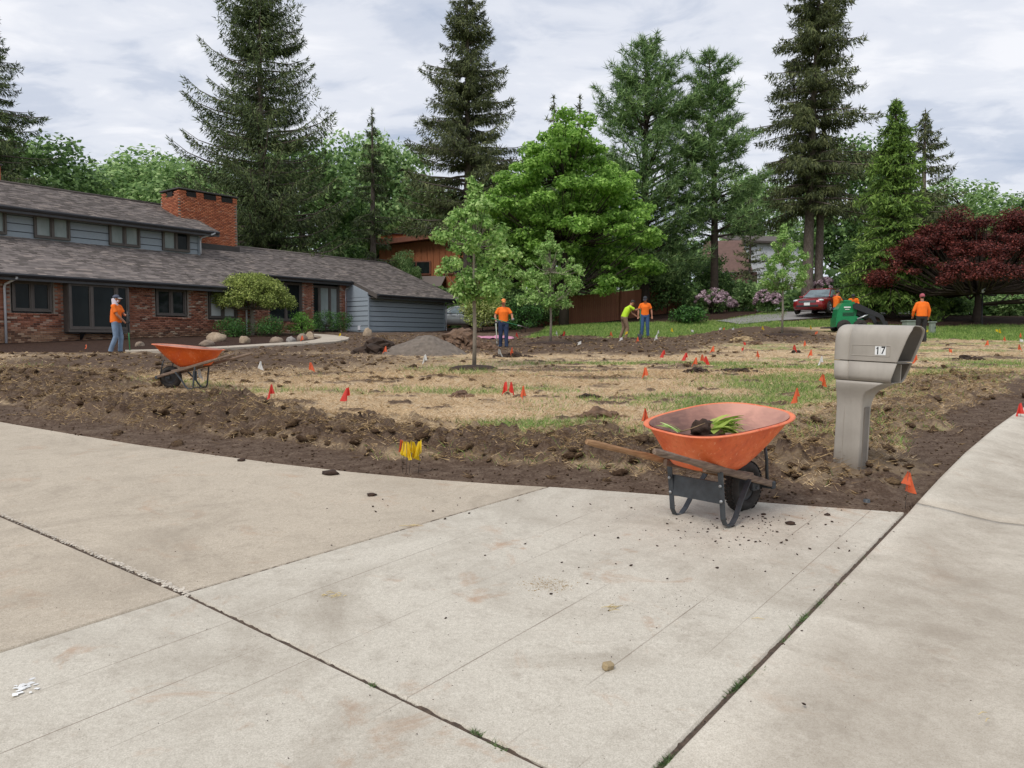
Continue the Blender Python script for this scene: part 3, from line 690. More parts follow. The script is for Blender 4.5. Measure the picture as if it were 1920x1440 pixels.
for x in (17.83, 23.86): MB().bbox(H(x, -.42, 2.9), (.07, .07, 2.4)).build('corner_board', M_SIDING, gw)
mb = MB().bbox(H(17.83 - .04, -1.15, 2.42), (.07, .2, .24)); mb.build('meter_box', M_SPOUT, gw)

# ---- roofs: deck, fascia, gutters, individual shingles
t_ = PT; SL = math.hypot(1, PT); CS, SN = 1 / SL, PT / SL
def deck(ta, tb, wa, wb, za, parent_name='roof', mat=M_DECK, th=.16):
    zb = za + PT * (wa - wb); mb = MB()
    mb.prism([H(ta, wa, za - .02), H(ta, wb, zb - .02), H(ta, wb, zb - th), H(ta, wa, za - th)], (tb - ta, 0, 0)); return mb
shm = MB().add([(-.148, 0, .014), (.148, 0, .014), (.148, .17, .002), (-.148, .17, .002), (-.148, 0, -.002), (.148, 0, -.002)], [(0, 1, 2, 3), (4, 5, 1, 0), (0, 3, 4), (1, 5, 2)])
SHING_ME = shm.mesh('shingle'); SHING_ME.materials.append(M_SHING)
def shingle_field(ta, tb, wa, wb, za):
    out = []; L = (wa - wb) * SL; j = 0
    while j * .142 < L - .05:
        s = ta + .15 * (j % 2) + random.uniform(-.05, .05)
        while s < tb + .05:
            out.append((min(max(s, ta + .1), tb - .1), wa - j * .142 * CS, za + j * .142 * SN)); s += .3
        j += 1
    return out
def shingles(items, roof, nsolo=300):
    P0 = Vector((HO.x, HO.y, 0))
    def dist(i): p = P0 + UV * i[0] + NV * i[1]; px = p.x / p.y * FPX + CXP; return p.length if px > 4 else 1e9
    items = sorted(items, key=dist)
    for (s, w, z) in items[:nsolo]:
        o = link('shingle', SHING_ME, None, roof); o.location = H(s, w, z); o.rotation_euler = (math.atan(PT), 0, 0)
    rest = items[nsolo:]; n = len(rest); c = np.array([tuple(H(*i)) for i in rest]); hw = .148 + RNG.uniform(-.012, .0, n); lift = .012 + RNG.uniform(-.003, .008, n)
    ex = np.array([1., 0, 0]); ey = np.array([0, CS, SN]); ez = np.array([0, -SN, CS])
    V = np.zeros((n, 6, 3))
    for k, (sx, y, zf) in enumerate([(-1, 0, 1), (1, 0, 1), (1, .17, .1), (-1, .17, .1), (-1, 0, -.1), (1, 0, -.1)]):
        V[:, k] = c + (sx * hw)[:, None] * ex + y * ey + (lift * zf)[:, None] * ez
    F = (np.arange(n)[:, None, None] * 6 + np.array([(0, 1, 2, 3), (4, 5, 1, 0)])[None]).reshape(-1, 4)
    link('shingle_courses', big_mesh('shingle_courses', V.reshape(-1, 3), F), M_SHING, roof, kind='stuff')
WR, ZRD = -6.55, zr(-6.55)
rl = deck(-3.2, 10.7, .6, WR, ZE); rl.add(*[[], []]); r2 = deck(10.7, 17.9, -1.75, WR, zr(-1.75)); r3 = deck(17.9, 24.8, .2, WR, zr(.2))
back = MB().prism([H(-3.2, WR, ZRD - .02), H(-3.2, -13.6, ZRD - PT * 7.05 - .02), H(-3.2, -13.6, ZRD - PT * 7.05 - .16), H(-3.2, WR, ZRD - .16)], (28.0, 0, 0))
allr = MB()
for m_ in (rl, r2, r3, back): allr.add(m_.v, m_.f)
roof = allr.build('roof', M_DECK, house)
items = shingle_field(-3.2, 10.7, .6, -4.3, ZE) + shingle_field(10.72, 17.88, -1.75, WR, zr(-1.75)) + shingle_field(17.92, 24.8, .2, WR, zr(.2)) + shingle_field(10.3, 10.72, -4.3, WR, zr(-4.3))
shingles(items, roof)
MB().tube([H(10.6, WR, ZRD + .02), H(24.85, WR, ZRD + .02)], .07, 6).build('ridge_cap', M_SHING, roof)
def gutter(ta, tb, w, z, parent):
    mb = MB(); pr = [H(ta, w + .10, z + .0), H(ta, w + .115, z - .05), H(ta, w + .07, z - .12), H(ta, w - .0, z - .12), H(ta, w - .0, z + .0)]
    mb.prism(pr, (tb - ta, 0, 0)); mb.build('gutter', M_GUTTER, parent)
def fascia(ta, tb, w, z, parent, h=.22): MB().box(H((ta + tb) / 2, w - .025, z - .13), (tb - ta, .04, h)).build('fascia', M_GUTTER, parent)
for ta, tb, w in ((-3.2, 10.7, .6), (10.7, 17.9, -1.75), (17.9, 24.8, .2)): gutter(ta, tb, w + .005, zr(w), roof); fascia(ta, tb, w, zr(w), roof)
for ta, tb, w, wb in ((-3.2, 10.7, .55, -.1), (10.7, 17.9, -1.8, -2.6), (17.9, 24.8, .15, -.5)): MB().box(H((ta + tb) / 2, (w + wb) / 2, zr(w) - .2), (tb - ta, w - wb, .02)).build('soffit', M_SOFFIT, roof)
def rake(tt, wa, wb, za, parent, th=.24):
    zb = za + PT * (wa - wb); MB().prism([H(tt, wa, za + .02), H(tt, wb, zb + .02), H(tt, wb, zb - th), H(tt, wa, za - th)], (.05, 0, 0)).build('rake_board', M_TRIM, parent)
rake(24.8, .2, WR, zr(.2), roof); rake(17.85, .2, -1.75, zr(.2), roof); rake(10.68, .6, -1.75, ZE, roof)
gab = MB().prism([H(23.86, -.5, 4.1), H(23.86, -12.6, 4.1), H(23.86, WR, ZRD - .15)], (.1, 0, 0)); gab.build('gable_end', M_SIDING, house)
MB().box(H(10.9, -8, 2.8), (25.8, 7.5, 2.9)).build('inner_wall', M_SIDING, house)

# ---- upper storey: clerestory wall in wide boards, windows, roof
WC, WUE, ZUE, WUR = -4.15, -3.5, 7.075, -7.85; ZUR = ZUE + PT * (WUE - WUR)
cl = MB().box(H(3.75, WC - 1.9, 6.45), (12.9, 3.7, 1.6)); cw_ = cl.build('upper_wall', M_SIDINGD, house)
for j in range(4): board(cw_, -2.7, 10.2, 5.86 + j * .33, .33, WC - .06)
for x0, x1 in ((.35, 1.78), (2.79, 4.2), (5.84, 7.23), (8.3, 9.66)): window(house, x0, x1, 6.0, 6.98, WC + .03, glassm=M_GLASSB if x0 < 8 else [M_GLASSB, M_GLASS], depth=.12)
window(house, -2.0, -.6, 6.0, 6.98, WC + .03, glassm=M_GLASSB, depth=.12)
MB().box(H(10.17, WC + .02, 6.45), (.1, .1, 1.1)).build('corner_board', M_SIDING, cw_)
ur = deck(-3.2, 10.86, WUE, WUR, ZUE); ub = MB().prism([H(-3.2, WUR, ZUR - .02), H(-3.2, -12.3, ZUE - .02), H(-3.2, -12.3, ZUE - .16), H(-3.2, WUR, ZUR - .16)], (14.06, 0, 0)); ur.add(ub.v, ub.f)
uroof = ur.build('upper_roof', M_DECK, house); shingles(shingle_field(-3.2, 10.86, WUE, WUR, ZUE), uroof, 0)
MB().tube([H(-3.2, WUR, ZUR + .02), H(10.86, WUR, ZUR + .02)], .07, 6).build('ridge_cap', M_SHING, uroof)
gutter(-3.2, 10.86, WUE + .005, ZUE, uroof); fascia(-3.2, 10.86, WUE, ZUE, uroof); MB().box(H(3.8, -3.85, ZUE - .2), (14, .66, .02)).build('soffit', M_SOFFIT, uroof); rake(10.86, WUE, WUR, ZUE, uroof)
MB().prism([H(10.2, WC, 7.0), H(10.2, -11.5, 7.0), H(10.2, WUR, ZUR - .15)], (.1, 0, 0)).build('gable_end', M_SIDING, house)
# ---- downspouts
def spout(pts, parent=house): MB().tube([H(*p) for p in pts], .042, 8, smooth=True).build('downspout', M_SPOUT, parent)
spout([(.42, .62, 3.98), (.42, .6, 3.9), (.22, .12, 3.72), (.2, .07, 3.6), (.2, .07, 1.55)]); spout([(10.62, -3.42, 7.0), (10.5, -3.45, 6.92), (10.24, -4.02, 6.78), (10.2, -4.06, 6.6), (10.2, -4.04, 5.98)])
spout([(10.0, .62, 3.98), (10.0, .6, 3.9), (10.0, .08, 3.72), (10.0, .07, 3.6), (10.0, .07, 1.75)]); spout([(17.95, -1.66, 4.88), (17.94, -1.7, 4.75), (17.78, -2.25, 4.6), (17.76, -2.26, 4.4), (17.76, -2.26, 1.95)])
spout([(24.4, .26, 4.1), (24.35, .2, 4.05), (24.0, -.36, 3.9), (23.97, -.38, 3.8), (23.97, -.38, 1.9)])
# ---- chimneys
ch = MB().box(H(11.56, -6.4, 7.45), (3.24, 1.76, 3.0)); chim = ch.build('chimney', M_MORTAR, house)
X1, Y1 = Vector((1, 0, 0)), Vector((0, -1, 0)); items = []
slots = [(10.35, 10.85), (11.3, 11.95), (12.3, 12.9)]
for s, z in brick_field(9.93, 13.2, 6.05, 9.28, [(a, b_, 8.98, 9.3) for a, b_ in slots], 0): items.append((H(s, -5.5, z), X1, Y1))
for s, z in brick_field(0, 1.8, 6.05, 9.28, [(.55, 1.1, 8.98, 9.3)], 0): items.append((H(9.92, -5.5 - s, z), Vector((0, 1, 0)), Vector((-1, 0, 0))))
bricks_mesh('brickwork', items, M_CHIM, chim, kind='stuff')
# flue slots below the capping slab: black blocks coloured as the shade inside
M_HOLLOW = simple('hollow_shade', (.012, .011, .010), .95, .3, 6)  # near-black colour standing in for shade inside openings
for a, b_ in slots: MB().box(H((a + b_) / 2, -5.56, 9.1), (b_ - a, .16, .24)).build('flue_slot', M_HOLLOW, chim)
MB().box(H(9.97, -6.32, 9.1), (.14, .5, .24)).build('flue_slot', M_HOLLOW, chim)
for a, b_ in ((9.93, 10.33), (10.87, 11.28), (11.97, 12.28), (12.92, 13.2)):
    MB().box(H((a + b_) / 2, -5.6, 9.1), (b_ - a - .02, .18, .3)).build('pillar', M_CHIM, chim)
MB().bbox(H(11.56, -6.4, 9.33), (3.36, 1.9, .08), b=.02).build('capping', M_METAL, chim)
MB().prism([H(9.85, -5.42, zr(-5.42) + .01), H(9.85, -5.42, zr(-5.42) + .28), H(9.85, -5.48, zr(-5.48) + .28), H(9.85, -5.48, zr(-5.48))], (3.4, 0, 0)).build('flashing', M_METAL, chim)
c2_ = MB().box(H(2.2, -8.6, 9.0), (1.6, 1.0, 1.1)); c2_ = c2_.build('chimney', M_CHIM, house); MB().bbox(H(2.2, -8.6, 9.58), (1.75, 1.15, .08)).build('capping', M_METAL, c2_)

# ================================================================== NEIGHBOURS' HOUSES BEYOND THE TREES
t = NT('cedar_siding'); W = t.co('Object'); fn = t.noise(t.map(W, (8, 8, .4)), 2, 4); t.col(t.ramp(fn, [(.3, lin('#8a5233')), (.7, lin('#a9673f'))])); t.rough(.75); M_CEDAR = t.m
M_CEDART = simple('cedar_trim', lin('#7a4a38'), .7, .15, 3)
ch_ = empty('house', (at(812, 560, 70).x, 70, 3.2), -.12, 'brown timber house with a slanting fascia, half hidden behind young trees', 'house')
def part(name, mat, parent, c, d, M=None, b=0): mb = MB(); (mb.bbox(c, d, M, b) if b else mb.box(c, d, M)); return mb.build(name, mat, parent)
MB().prism([(-4.9, 0, -1), (7.5, 0, -1), (7.5, 0, 8.4), (-4.9, 0, 7.2)], (0, 8, 0)).build('wall', M_CEDAR, ch_)
for k in range(22): part('plank', M_CEDAR, ch_, (-4.7 + k * .56, -.03, 3.1), (.5, .05, 8.0))
rf = MB().prism([(-5.4, -.9, 7.15), (8.2, -.9, 8.55), (8.2, -.9, 9.0), (-5.4, -.9, 7.6)], (0, 9.8, 0)).build('roof', M_CEDART, ch_)
for x, z, w_, h_ in ((-1.5, 5.2, 2.4, 1.0), (1.9, 5.3, 1.6, 1.2), (-1.4, 1.6, 2.6, 1.9)):
    f = part('window', M_CEDART, ch_, (x, -.1, z), (w_ + .25, .12, h_ + .25)); part('pane', M_GLASS, f, (x, -.175, z), (w_, .02, h_)); part('mullion', M_CEDART, f, (x, -.2, z), (.08, .03, h_))
MB().prism([(-3.2, -2.2, 3.2), (1.2, -2.2, 3.2), (1.2, 0, 4.3), (-3.2, 0, 4.3)], (0, 0, .18)).build('porch_roof', M_SHING, ch_)
cm = part('chimney', M_CHIM, ch_, (-4.6, 3.4, 8.0), (2.6, 1.4, 1.3)); part('capping', M_METAL, cm, (-4.6, 3.4, 8.7), (2.9, 1.7, .12)); part('flue', M_CHIM, cm, (-4.1, 3.4, 9.0), (.5, .5, .55)); part('flue', M_SPOUT, cm, (-5.0, 3.4, 8.95), (.35, .35, .4))
M_WHITE = simple('white_siding', lin('#dfe3e8'), .6, .06, 3)
p = at(1432, 560, 78); wh = empty('house', (p.x, 78, 3.3), .25, 'white sided house glimpsed between the pine and the twin trunks', 'house')
MB().prism([(-3.2, 0, -.5), (4, 0, -.5), (4, 0, 8.4), (-3.2, 0, 8.4)], (0, 7, 0)).build('wall', M_WHITE, wh)
for k in range(22): part('board', M_WHITE, wh, (.4, -.03, .6 + k * .36), (7.2, .05, .352))
MB().prism([(-3.8, -.5, 8.3), (4.5, -.5, 8.3), (4.5, 3.5, 9.4), (-3.8, 3.5, 9.4)], (0, 0, .2)).build('roof', M_SHING, wh)
f = part('window', M_TRIM, wh, (1.4, -.08, 3.8), (1.4, .1, 1.3)); part('pane', M_GLASS, f, (1.4, -.14, 3.8), (1.2, .02, 1.1))
p = at(1365, 560, 74); mh = empty('house', (p.x, 74, 3.3), -.2, 'mauve brown roofed house behind the leaning pine trunk', 'house')
M_MAUVE = simple('mauve_shingle', lin('#6f5750'), .9, .15, 3)
part('wall', M_MAUVE, mh, (0, 2, 2), (5.2, 5, 6)); MB().prism([(-2.9, -.7, 5.0), (2.2, -.7, 5.0), (1.4, 2, 8.2), (-2.2, 2, 8.2)], (0, .2, .15)).build('roof', M_MAUVE, mh)
f = part('window', M_WHITE, mh, (-.8, -.55, 3.2), (1.2, .1, 1.2)); part('pane', M_GLASS, f, (-.8, -.61, 3.2), (1.0, .02, 1.0))
# ================================================================== TREES AND SHRUBS
t = NT('spruce_bark'); W = t.co('Object'); f = t.noise(t.map(W, (9, 9, 2.5)), 2, 5, .65); t.col(t.ramp(f, [(.3, lin('#4b423b')), (.55, lin('#756a61')), (.75, lin('#958a80'))])); t.rough(.95); t.bump(f, .8, .04); M_BARK = t.m
M_BARKD = simple('dark_bark', lin('#41372f'), .95, .3, 6, .6); M_BARKG = simple('smooth_grey_bark', lin('#8d8477'), .85, .2, 8, .2)
ML_SPR = leafmat('spruce_needles', [lin('#252d1c'), lin('#364228'), lin('#4a5733'), lin('#626b42')], .12)
ML_SPR2 = leafmat('brownish_spruce_needles', [lin('#282d1e'), lin('#3a4228'), lin('#4f5735'), lin('#686c46')], .12)
ML_PINE = leafmat('pine_needles', [lin('#30442a'), lin('#48603a'), lin('#637c4a'), lin('#899e68')], .15)
ML_HEM = leafmat('hemlock_needles', [lin('#2e411e'), lin('#4a622d'), lin('#66803b'), lin('#88a053')], .3)
ML_MAPLE = leafmat('maple_leaves', [lin('#4a682f'), lin('#64853c'), lin('#82a34d'), lin('#a8c472')], .5)
ML_YOUNG = leafmat('young_tree_leaves', [lin('#4a6a30'), lin('#668545'), lin('#84a05c'), lin('#a9bd80')], .4)
ML_DEC = leafmat('far_deciduous_leaves', [lin('#425c35'), lin('#5f7a4a'), lin('#7f9860'), lin('#a5b882')], .45)
ML_DECD = leafmat('dark_deciduous_leaves', [lin('#304527'), lin('#465f35'), lin('#5f7a45'), lin('#7f985c')], .35)
ML_RED = leafmat('red_maple_leaves', [lin('#2b1715'), lin('#41201d'), lin('#5a2c27'), lin('#763c34')], .3)
ML_TOP = leafmat('topiary_leaves', [lin('#414d24'), lin('#606d36'), lin('#828f4a'), lin('#a8ae68')], .35)
ML_BOX = leafmat('boxwood_leaves', [lin('#2d4a1c'), lin('#456a2a'), lin('#618a3a'), lin('#7fa64c')], .35)
ML_YEW = leafmat('yew_leaves', [lin('#1c3018'), lin('#2b4722'), lin('#3c5e2c'), lin('#52783a')], .25)
ML_VAR = leafmat('pale_shrub_leaves', [lin('#4c5a2c'), lin('#6f7d40'), lin('#969c5c'), lin('#b7b984')], .35)
ML_RHO = leafmat('rhododendron_blooms', [lin('#6d5a60'), lin('#8d7880'), lin('#a6929a'), lin('#c2b2b6')], .3)
def unit(v): return v / np.maximum(np.linalg.norm(v, axis=-1, keepdims=True), 1e-9)
def cards_tri(base, dirv, length, width, rng):
    """needle sprays: one slim triangle each"""
    n = len(base); side = unit(np.cross(dirv, rng.normal(size=(n, 3)))) * width[:, None] * .5
    V = np.empty((n, 3, 3)); V[:, 0] = base - side; V[:, 1] = base + side; V[:, 2] = base + dirv * length[:, None]
    return V.reshape(-1, 3), np.arange(n * 3).reshape(-1, 3)
def cards_leaf(c, normal, length, width, rng):
    """leaves: a bent diamond of two triangles sharing the midrib"""
    n = len(c); a = unit(np.cross(normal, rng.normal(size=(n, 3)))); b = np.cross(normal, a)
    V = np.empty((n, 4, 3)); L = length[:, None]; Wd = width[:, None]
    V[:, 0] = c - a * L * .5; V[:, 1] = c + b * Wd * .5 - normal * Wd * .12; V[:, 2] = c + a * L * .5; V[:, 3] = c - b * Wd * .5 - normal * Wd * .12
    i = np.arange(n)[:, None] * 4; return V.reshape(-1, 3), np.concatenate([i + [0, 1, 2], i + [0, 2, 3]], 1).reshape(-1, 3)
def trunk_mesh(mb, H_, r0, lean=(0, 0), seed=0, n=10, steps=9, r1=.02):
    rr = random.Random(seed); pts = []; rad = []
    for i in range(steps + 1):
        f = i / steps; wob = .05 * H_ * .12
        pts.append((lean[0] * f * f * H_ + rr.uniform(-1, 1) * wob * f * (1 - f), lean[1] * f * f * H_ + rr.uniform(-1, 1) * wob * f * (1 - f), -.35 + f * (H_ + .35)))
        rad.append(r0 * (1.35 if i == 0 else 1) * (1 - f) ** .8 + r1)
    mb.tube(pts, rad, n); return lambda h: Vector(pts[0]).lerp(Vector(pts[-1]), 0) if False else _interp(pts, h)
def _interp(pts, h):
    for a, b in zip(pts[:-1], pts[1:]):
        if a[2] <= h <= b[2]:
            f = (h - a[2]) / (b[2] - a[2]); return np.array([a[k] + (b[k] - a[k]) * f for k in range(3)])
    return np.array(pts[-1] if h > pts[-1][2] else pts[0])
def conifer(Ht, prof, z0, nbr, seed, up0=.15, sag=.35, tip=.25, dens=26, clen=.34, cwid=.11, hang=.8, spread=.55, r0=.3, lean=(0, 0), pine=False, twin=None, rim=0.):
    """returns trunk mesh and crown mesh. prof(f): branch length at relative crown height f"""
    rng = np.random.default_rng(seed); tm = MB(); ax = trunk_mesh(tm, Ht, r0, lean, seed)
    if twin:
        tm2 = MB(); trunk_mesh(tm2, Ht * twin[2], r0 * .8, lean, seed + 3); tm.add([(v[0] + twin[0], v[1] + twin[1], v[2]) for v in tm2.v], tm2.f, True)
    B, D, L, Wd = [], [], [], []
    f = rng.random(nbr); f = np.sort(f ** .92); az = np.arange(nbr) * 2.39996 + rng.normal(0, .35, nbr)
    for fi, a in zip(f, az):
        h = z0 + (Ht - z0) * fi; ln = prof(fi) * rng.uniform(.62, 1.12)
        if ln < .15: continue
        o = np.array([math.cos(a), math.sin(a), 0]); sd = np.array([-math.sin(a), math.cos(a), 0]); root = ax(h)
        u_ = up0 + rng.normal(0, .06) + (.25 * fi)
        m = max(3, int(ln * dens)); s = (np.arange(m) + rng.random(m)) / m
        s = .12 + .88 * s if not pine else .3 + .7 * s ** .8
        z = ln * (u_ * s - sag * s ** 2 + tip * s ** 3)
        p = root + o * (ln * s)[:, None] + np.array([0, 0, 1.]) * z[:, None]
        # the bough itself
        ss = np.linspace(0, 1, 6); zz = ln * (u_ * ss - sag * ss ** 2 + tip * ss ** 3)
        tm.tube([tuple(root + o * ln * q + np.array([0, 0, w_])) for q, w_ in zip(ss, zz)], [max(.008, .018 * ln * (1 - q) + .008) for q in ss], 4, cap=False)
        lat = (rng.random(m) * 2 - 1) * spread * ln * .33 * np.sin(np.clip(s, .1, 1) * 2.6) 
        drop = np.abs(lat) * .35 + rng.random(m) ** 2 * .25 * hang
        b = p + sd * lat[:, None] - np.array([0, 0, 1.]) * drop[:, None]
        if not pine:
            d = o * rng.uniform(.2, .8, m)[:, None] + sd * (np.sign(lat) * rng.uniform(.1, .9, m))[:, None] + np.array([0, 0, -1.]) * (hang * rng.uniform(.2, 1.3, m))[:, None] + rng.normal(0, .25, (m, 3))
            # upturned tips
            d[s > .93] += np.array([0, 0, 1.2])
            B.append(b); D.append(unit(d)); L.append(clen * rng.uniform(.6, 1.35, m)); Wd.append(cwid * rng.uniform(.7, 1.3, m))
        else:
            k = 9; bb = np.repeat(b, k, 0) + rng.normal(0, .05, (m * k, 3)); d = np.repeat((o * .6)[None], m * k, 0) + rng.normal(0, .75, (m * k, 3)) + np.array([0, 0, .45])
            B.append(bb); D.append(unit(d)); L.append(clen * rng.uniform(.6, 1.3, m * k)); Wd.append(cwid * rng.uniform(.7, 1.3, m * k))
    # leader
    m = 60; hz = Ht - rng.random(m) * 1.6; b = np.array([ax(h) for h in hz]); B.append(b); D.append(unit(rng.normal(0, 1, (m, 3)) + [0, 0, .6])); L.append(np.full(m, clen)); Wd.append(np.full(m, cwid))
    V, F = cards_tri(np.concatenate(B), np.concatenate(D), np.concatenate(L), np.concatenate(Wd), rng)
    return tm.mesh('trunk', False), big_mesh('crown', V, F)
def broadleaf(clumps, leaf, n_per, seed, trunk=None, limbs=True, flat=.7, up=.7, aspect=.62, shell=.55, r0=.2, Ht=1.5, droop=.0, limb_r=.05, inner=True):
    """clumps: list of (x, y, z, r); leaves fill the outer shell of every clump; limbs reach from the trunk to each"""
    rng = np.random.default_rng(seed); tm = MB()
    if trunk: tm.tube(trunk[0], trunk[1], 8)
    C, N = [], []; fork = Vector(trunk[0][-1]) if trunk else Vector((0, 0, 0))
    tp = [Vector(p) for p in trunk[0]] if trunk else []
    for (x, y, z, r) in clumps:
        c = np.array([x, y, z]); n = max(6, int(n_per * r * r))
        d = unit(rng.normal(size=(n, 3))); rad = r * (shell + (1 - shell) * rng.random(n) ** .6) * rng.uniform(.75, 1.12, n)
        p = c + d * rad[:, None] * np.array([1, 1, flat]); p[:, 2] -= droop * (np.hypot(d[:, 0], d[:, 1]) * rad) ** 2
        C.append(p); N.append(unit(d * .55 + np.array([0, 0, up]) + rng.normal(0, .45, (n, 3))))
        if limbs and trunk:
            g = min(tp, key=lambda q: (q - Vector((x, y, z - .5 * r))).length + max(0, q.z - z) * 3) if len(tp) > 1 else fork
            mid = g.lerp(Vector(c), .5) + Vector((0, 0, -.08 * (Vector(c) - g).length)); tm.tube([g, mid, Vector(c) + Vector((0, 0, r * .3))], [limb_r, limb_r * .65, limb_r * .2], 5, cap=False)
    C = np.concatenate(C); N = np.concatenate(N); n = len(C); L = leaf * rng.uniform(.65, 1.3, n)
    V, F = cards_leaf(C, N, L, L * aspect, rng)
    return (tm.mesh('trunk', False) if tm.v else None), big_mesh('crown', V, F)
def plant(name, loc, tmesh, cmesh, tmat, cmat, label, cat='tree', group=None, rz=0., s=1.0, crown='crown', trunk='trunk', sz=None):
    e = empty(name, loc, rz, label, cat, group); e.scale = (s, s, sz or s)
    if tmesh: link(trunk, tmesh, tmat, e)
    link(crown, cmesh, cmat, e); return e
def foot(px, Y): x = (px - CXP) / FPX * Y; return (x, Y, tz(x, Y) - .05)
def clump_cloud(n, rx, ry, rz_, zc, r, seed, bottom=-.9, power=.5):
    rr = random.Random(seed); out = []
    for _ in range(n):
        while True:
            d = Vector((rr.gauss(0, 1), rr.gauss(0, 1), rr.gauss(0, 1))).normalized()
            if d.z > bottom: break
        q = (.45 + .55 * rr.random() ** power); out.append((d.x * rx * q, d.y * ry * q, zc + d.z * rz_ * q, r * rr.uniform(.65, 1.25)))
    return out

# ---- the big spruces and pines
def put(px, Y, top_px, **k): x, y, z = foot(px, Y); return (x, y, z), at(px, top_px, Y).z - z
loc, ht = put(-8, 50, -25)
tm, cm = conifer(ht, lambda f: 6.4 * (1 - f) ** .8 * (.55 + .45 * math.sin(f * 40) ** 2), 3, 240, 11, up0=.05, sag=.45, tip=.35, dens=85, clen=.28, cwid=.065, hang=1.0)
plant('spruce_tree', loc, tm, cm, M_BARK, ML_SPR, 'dark spruce cut off by the left edge of the photo', group='tall spruces')
loc, ht = put(497, 50, -105)
tm, cm = conifer(ht, lambda f: 7.1 * min(1, .72 + f * .75) * (1 - f) ** .72 + .1, 2.2, 310, 12, up0=.12, sag=.55, tip=.62, dens=90, clen=.28, cwid=.065, hang=1.05, r0=.34)
plant('spruce_tree', loc, tm, cm, M_BARK, ML_SPR, 'broad dark spruce with upturned bough tips, right behind the brick chimney', group='tall spruces')
loc, ht = put(878, 55, -60)
tm, cm = conifer(ht, lambda f: (6.2 if f < .42 else 5.6) * (1 - f) ** .7 * (.62 + .38 * abs(math.sin(f * 23))) + .1, 6.0, 240, 13, up0=.18, sag=.5, tip=.38, dens=95, clen=.29, cwid=.07, hang=1.1, r0=.36)
plant('spruce_tree', loc, tm, cm, M_BARK, ML_SPR2, 'ragged brown-green spruce rising behind the young tree', group='tall spruces')
loc, ht = put(1511, 50, -70)
tm, cm = conifer(ht, lambda f: 4.4 * (1 - f) ** .42 * (.55 + .45 * abs(math.sin(f * 19 + 1))) + .1, 6.6, 230, 14, up0=.08, sag=.42, tip=.22, dens=95, clen=.29, cwid=.07, hang=1.25, r0=.36, lean=(.02, 0), twin=(.85, .4, .82))
plant('spruce_tree', loc, tm, cm, M_BARK, ML_SPR2, 'tall twin-trunked spruce with bare grey lower trunks behind the red car', group='tall spruces')
loc, ht = put(1722, 52, 205)
tm, cm = conifer(ht, lambda f: 4.6 * (1 - f) ** .8, 2, 90, 15, up0=.15, sag=.45, tip=.3, dens=65, clen=.30, cwid=.08, hang=1.1)
plant('spruce_tree', loc, tm, cm, M_BARK, ML_SPR2, 'drooping dark spruce peeping out right of the bright green hemlock', group='tall spruces')
loc, ht = put(702, 58, 205)
tm, cm = conifer(ht, lambda f: 2.9 * (1 - f) ** .8, 2, 90, 16, up0=.05, sag=.35, tip=.25, dens=65, clen=.30, cwid=.08, hang=1.0)
plant('spruce_tree', loc, tm, cm, M_BARK, ML_SPR, 'slim spruce standing over the chimney of the brown house', group='tall spruces')
for px, tp, lb, sd in ((1037, 182, 'left of the two small spruce tops above the bright maple', 17), (1085, 192, 'right of the two small spruce tops above the bright maple', 18)):
    loc, ht = put(px, 78, tp)
    if sd == 17: tm17, cm17 = conifer(ht, lambda f: 3.6 * (1 - f) ** .75, 8, 60, 17, up0=.3, sag=.3, tip=.2, dens=26, clen=.5, cwid=.13, hang=.7)
    plant('spruce_tree', loc, tm17, cm17, M_BARK, ML_SPR2, lb, group='tall spruces', rz=sd)
loc, ht = put(1403, 70, 400)
plant('spruce_tree', loc, tm17, cm17, M_BARK, ML_SPR, 'small far conifer in the gap left of the twin-trunked spruce', group='tall spruces', s=.55)
pprof = lambda f: (5.9 * (1 - f) ** .5) * (.6 + .4 * abs(math.sin(f * 17)))
loc, ht = put(1207, 50, 78)
tm, cm = conifer(ht, pprof, 1.8, 205, 21, up0=.38, sag=.2, tip=.22, dens=11, clen=.44, cwid=.048, hang=.3, spread=.75, r0=.34, pine=True)
plant('pine_tree', loc, tm, cm, M_BARKD, ML_PINE, 'large bluish white pine right of the bright maple, left of the pair', group='white pines')
loc, ht = put(1338, 49, 98)
tm, cm = conifer(ht, lambda f: 3.9 * (1 - f) ** .45 * (.5 + .5 * abs(math.sin(f * 15 + 1))), 4.4, 140, 22, up0=.34, sag=.2, tip=.2, dens=12, clen=.44, cwid=.048, hang=.3, spread=.75, r0=.27, pine=True, lean=(-.035, 0))
plant('pine_tree', loc, tm, cm, M_BARKD, ML_PINE, 'open leaning white pine over the rhododendrons, right of the pair', group='white pines')
loc, ht = put(1668, 43, 183)
tm, cm = conifer(ht, lambda f: 4.0 * (1 - f) ** .72 * (.62 + .25 * abs(math.sin(f * 21))), .5, 300, 23, up0=.25, sag=.55, tip=.1, dens=60, clen=.27, cwid=.085, hang=.8, spread=.8, r0=.22)
plant('hemlock_tree', loc, tm, cm, M_BARKD, ML_HEM, 'bright green drooping hemlock behind the green loader')

